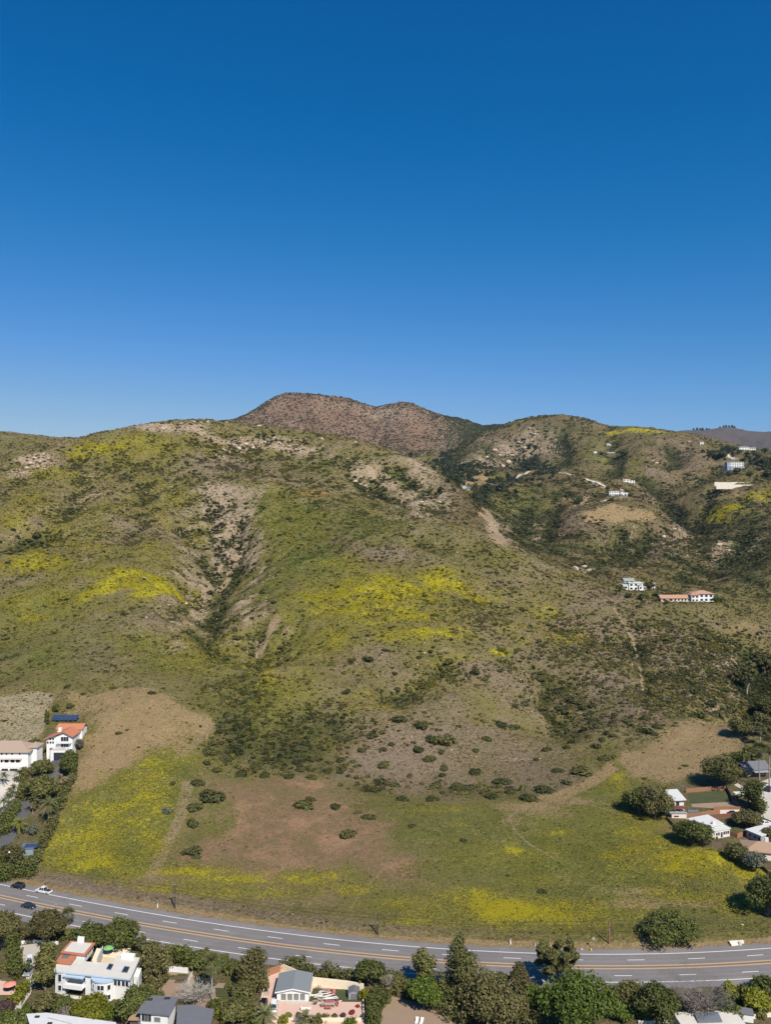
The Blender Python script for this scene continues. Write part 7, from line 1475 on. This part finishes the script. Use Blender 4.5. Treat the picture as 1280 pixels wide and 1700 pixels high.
MB().tube([(-.52, 0, .36), (-.15, 0, .85), (.4, 0, .88), (.52, 0, .36)], .03).tube([(-.15, 0, .85), (0, 0, .32), (.4, 0, .88)], .03).tube([(-.52, 0, .36), (0, 0, .32)], .025).build('frame', 'dark', r); MB().box(-.3, -.02, -.08, .08, .93, .99).build('saddle', 'dark', r); MB().tube([(.4, -.28, 1.02), (.4, .28, 1.02)], .025).build('handlebar', 'metal', r)
g = np.random.default_rng(3); p = hit(537, 1655); r = empty('lumber_pile', p + Vector((0, 0, .1)), 0); tag(r, 'untidy pile of pale boards and driftwood on the green lawn', 'lumber pile')
for i in range(26): x_, y_, a = g.normal() * 1.6, g.normal() * 1.0, g.uniform(-.5, .5); l_ = g.uniform(.8, 2.2); MB().box(-l_, l_, -.12, .12, 0, .1).build('board', ['canvas', 'stone', 'paleconc'][i % 3], r); o_ = r.children[-1]; o_.location = (x_, y_, .05 + .09 * (i % 5)); o_.rotation_euler = (0, g.normal() * .1, a)
p = hit(441, 1653); r = empty('outdoor_kitchen', p + Vector((0, 0, .1)), 0); tag(r, 'dark stone barbecue block at the left of the pink patio', 'barbecue'); MB().box(-.9, .7, 0, .7, 0, .9).build('counter', 'stone', r); MB().box(-.4, .4, .05, .6, .92, 1.3).build('hood', 'dark', r); MB().box(-1.5, -1.0, 0, .6, 0, .6).build('cabinet', 'darkwood', r)
p = hit(585, 1684); o = bpy.data.objects.new('red_plant', leaf_cloud('red_plant', bush_lobes(g, 1.6, 1.5, 6), 500, .25, LEAF['red'], 5)); o.location = p; link(o); tag(o, 'dark red leafed plant in the strip below the patio', 'plant')
for i, (px, py, w_, m_) in enumerate([(478,1688,2.0,'olive'), (496,1687,1.6,'purple'), (540,1690,2.2,'olive'), (556,1688,1.8,'brown'), (528,1688,1.4,'yellow'), (570,1688,1.6,'purple'), (594,1672,1.2,'red')]):
    p = hit(px, py); o = bpy.data.objects.new('border_plant', leaf_cloud('border_plant', bush_lobes(g, w_, w_ * .6, 6), 400, .25, LEAF[m_], 30 + i)); o.location = p; link(o); tag(o, 'low garden plant in the border strip below the pink patio', 'plant', 'border plants below the patio')
for px, py, s_ in ((536,1694,1.6), (546,1692,1.8), (554,1695,1.5), (541,1698,1.3)):
    p = hit(px, py); o = bpy.data.objects.new('garden_rock', PROTO['boulder'][int(px) % 6]); o.location = p + Vector((0, 0, .2)); o.scale = (s_, s_ * .8, s_ * .6); link(o); tag(o, 'grey garden rock heaped between the cream terrace walls', 'rock', 'rocks by the terrace walls')
for px, py, lab in ((283,1624,'left planter box of brown boards with green seedlings'), (302,1622,'upper right planter box of brown boards'), (300,1630,'lower right planter box of brown boards')):
    p = hit(px, py); r = empty('planter_box', p + Vector((0, 0, .06)), R(-3)); tag(r, lab, 'planter'); bb = MB()
    for a in ((-1.5, 1.5, -.75, -.65), (-1.5, 1.5, .65, .75), (-1.5, -1.4, -.65, .65), (1.4, 1.5, -.65, .65)): bb.box(*a, 0, .42)
    bb.build('frame', 'darkwood', r); MB().box(-1.4, 1.4, -.65, .65, 0, .34).build('soil', 'soil', r); o_ = bpy.data.objects.new('seedlings', leaf_cloud('seedlings', [(x_, 0, .4, .35, .35, .18) for x_ in (-.9, -.3, .3, .9)], 160, .2, LEAF['bright'], 9)); link(o_, r)
def parasol(label, px, py, col, rad=1.5, z=0):
    p = hit(px, py); r = empty('parasol', p + Vector((0, 0, z)), 0); tag(r, label, 'parasol'); MB().lathe([(.04, 0), (.04, 2.4), (.001, 2.45)], 8).build('pole', 'greyw', r); MB().lathe([(rad, 2.0), (rad, 2.04), (rad * .5, 2.3), (.05, 2.5)], 10).build('canopy', col, r); MB().lathe([(.35, 0), (.35, .1), (.001, .12)], 12).build('base', 'conc', r)
parasol('green parasol on the rear terrace of the white blue-trimmed house', 180, 1601, 'green', 1.5, 2.6); parasol('coral red parasol on the terrace at the left edge', 15, 1647, 'coral', 1.6)
p = hit(180, 1603); r = empty('roof_terrace', p, R(-12)); tag(r, 'tan terrace with potted plants behind the white blue-trimmed house', 'terrace', None, 'thing'); MB().box(-3, 3.4, -.5, 6.5, -.5, 2.55).build('floor', 'cream', r); railing(r, [(-3, 6.4), (3.4, 6.4)], 2.55, .8, 'white', 'parapet', True)
p = hit(1228, 1327); r = empty('garden_awning', p, R(2)); tag(r, 'small white awning on posts left of the pine by the street', 'awning'); k = p.y / F; MB().slab([(-8 * k, -.6, 2.2), (8 * k, -.6, 2.2), (8 * k, 1.4, 2.6), (-8 * k, 1.4, 2.6)], .08).build('canopy', 'whiteroof', r); [MB().box(x_ - .05, x_ + .05, y_ - .05, y_ + .05, -.5, 2.2).build('post', 'greyw', r) for x_ in (-7 * k, 7 * k) for y_ in (-.5, 1.3)]
for px, py, lab in ((1172,1396,'left garden table with dark chairs on the terrace of the long white house'), (1186,1393,'right garden table with dark chairs on the terrace of the long white house')):
    p = hit(px, py); r = empty('garden_table', p, 0); tag(r, lab, 'table'); MB().lathe([(.75, .70), (.75, .75), (.001, .76)], 14).build('tabletop', 'stone', r); MB().lathe([(.3, 0), (.06, .1), (.06, .7)], 8).build('leg', 'darkwood', r); [MB().box(x_ - .25, x_ + .25, -.3, .3, .05, .85).build('bench', 'darkwood', r) for x_ in (-1.2, 1.2)]
p = hit(1240, 1697); r = empty('utility_box', p, R(-15)); tag(r, 'dark grey topped white cabin at the bottom right edge', 'utility box'); MB().box(-1.6, 1.6, 0, 2, -.2, 1.9).build('wall', 'white', r); MB().slab([(-1.8, -.2, 1.9), (1.8, -.2, 1.9), (1.7, 2.2, 2.2), (-1.7, 2.2, 2.2)], .15).build('roof', 'darkroof', r)
p = hit(1185, 1722); r = empty('flat_roof_building', p, R(3)); tag(r, 'pale flat roof with grey cover cut by the bottom right edge', 'building'); MB().box(-7, 8, 0, 6, -.5, 2.2).build('wall', 'white', r); MB().box(-7.3, 8.3, -.3, 6.3, 2.2, 2.4).build('roof', 'flat', r); MB().slab([(-3, 1.5, 2.6), (3, 1.5, 2.6), (3.2, 4.5, 3.2), (-2.6, 4.5, 3.0)], .06).build('cover', 'metal', r)

# small bushes filling the gardens
GB = 'low bushes filling the gardens below the highway'
for i, (px, py, w_, m_) in enumerate([(60,1560,22,'olive'),(95,1562,20,'dark'),(118,1556,22,'olive'),(40,1556,20,'brown'),(22,1560,18,'dark'),(132,1572,18,'dark'),(245,1580,20,'olive'),(240,1612,18,'dark'),(246,1652,24,'olive'),(240,1668,26,'dark'),(262,1660,20,'olive'),(180,1690,24,'bright'),(130,1694,20,'dark'),(62,1694,18,'dark'),(338,1628,16,'olive'),(330,1640,14,'bright'),(372,1664,18,'olive'),(366,1690,22,'yellow'),(380,1640,14,'dark'),(412,1690,24,'olive'),(424,1700,26,'dark'),(440,1640,16,'olive'),(434,1618,18,'dark'),(632,1650,22,'olive'),(640,1664,16,'dark'),(676,1640,18,'dark'),(686,1655,22,'bright'),(730,1652,26,'dark'),(744,1672,26,'olive'),(770,1694,34,'brown'),(790,1650,24,'dark'),(880,1655,28,'dark'),(900,1660,26,'olive'),(886,1700,30,'brown'),(1012,1660,26,'olive'),(1062,1656,24,'brown'),(1072,1690,30,'bright'),(1128,1664,26,'olive'),(1136,1694,26,'dark'),(1180,1694,26,'olive'),(1224,1664,22,'dark'),(1236,1650,22,'dark'),(1262,1690,20,'olive'),(1228,1690,22,'dark'),(470,1700,18,'yellow'),(525,1702,18,'olive'),(582,1704,20,'bright'),(5,1610,18,'olive'),(15,1640,14,'bright')]):
    p = hit(px, py); k = p.y / F * w_ * 1.15; o = bpy.data.objects.new('garden_bush', leaf_cloud('garden_bush', bush_lobes(g, k, k * .75, 8), int(np.clip(k * k * 70, 300, 1400)), .4, LEAF[m_], 400 + i)); o.location = p; link(o); tag(o, 'low leafy bush filling a gap in the gardens below the highway', 'shrub', GB)
for px, py, h_ in ((1152,715,4),(1158,715,5),(1163,715,4.5),(1167,714,5),(1174,714,4),(1178,713,3.5),(1196,712,3),(1202,712,4),(1206,712,4.5),(1211,712,4),(1216,712,5),(1220,713,4)):
    D_ = 4740; x_ = (px - CX) / F * D_; k = D_ / F; o = bpy.data.objects.new('ridge_tree', leaf_cloud('ridge_tree', [(0, 0, h_ * k * .6, h_ * k * .3, h_ * k * .3, h_ * k * .42), (h_ * k * .15, 0, h_ * k * .4, h_ * k * .25, h_ * k * .25, h_ * k * .3), (0, 0, h_ * k * .2, k * .3, k * .3, h_ * k * .22)], 260, 3.0, LEAF['wood'], int(px))); zz = [gz(x_, q) / q for q in range(4300, 5200, 50)]; D_ = 4300 + 50 * int(np.argmax(np.array(zz) - CAMZ / np.arange(4300, 5200, 50))); x_ = (px - CX) / F * D_
    o.location = (x_, D_, gz(x_, D_) - 2); link(o); tag(o, 'tiny dark tree standing on the far right skyline ridge', 'tree', 'trees on the far right skyline')
for px, py, w_, lab in ((962,836,14,'dark round tree alone at the left foot of the brown knoll'), (1036,757,16,'dark spreading tree at the right end of the long bungalow'), (1016,832,8,'small tree below the left end of the white knoll house'), (1048,825,10,'dark tree at the right end of the white knoll house'), (988,826,8,'bush left of the white knoll house'), (1056,800,8,'bush right of the smaller pinkish house')):
    p = hit(px, py); k = p.y / F; T('broadleaf_tree', 'tree', lab, px, py, w_, w_ * .85, 'round', 'dark', .05, leaf=.9)

for pix, w_, lab in (([(848,797),(862,790),(880,783)], 8, 'short pale track bending out of the canyon woods'), ([(908,781),(930,785),(950,789)], 6, 'pale access road along the far hill right of the woods'), ([(972,795),(985,800),(1005,808)], 9, 'bright pale access road climbing behind the brown knoll'), ([(1003,832),(1020,828),(1040,824)], 6, 'bright drive in front of the white knoll house'), ([(1200,752),(1210,757),(1220,763)], 9, 'pale road below the right ridge house')):
    ribbon('access_road', pix, w_ * .62, 'conc', lab, .5)
for px, py, w_ in ((1078,980,18),(1066,996,14),(1043,993,12),(1030,982,14),(1090,990,10),(1108,1003,8),(1190,1001,14),(1200,1000,10),(1225,787,14),(1212,790,10),(1246,791,12),(1200,760,16),(1190,762,14),(1266,773,18),(1276,792,16),(1241,757,10),(1253,757,12),(1228,754,10),(1217,751,14),(1209,747,12),(1000,756,8),(1065,808,9),(1010,812,8),(1272,752,12),(1262,760,10)):
    T('broadleaf_tree', 'tree', 'small dark tree planted around the houses on the right hills', px, py, w_, w_ * .9, 'round', 'dark', .05, 'trees around the houses on the right hills', leaf=.8)
# ------------------------------------------------------------------ sea air: one even box of pale haze round everything
hz = bpy.data.materials.new('haze'); hz.use_nodes = True; hn = hz.node_tree; hn.nodes.clear(); ho = hn.nodes.new('ShaderNodeOutputMaterial'); pv = hn.nodes.new('ShaderNodeVolumePrincipled')
pv.inputs['Color'].default_value = (.42, .62, .95, 1); pv.inputs['Density'].default_value = .00003; pv.inputs['Anisotropy'].default_value = 0.2; hn.links.new(pv.outputs[0], ho.inputs['Volume'])
b_ = MB().box(-6500, 6500, -60, 7000, float(Z.min()) - 1.5, 620); o = b_.build('haze', hz); tag(o, None, None, None, 'stuff')
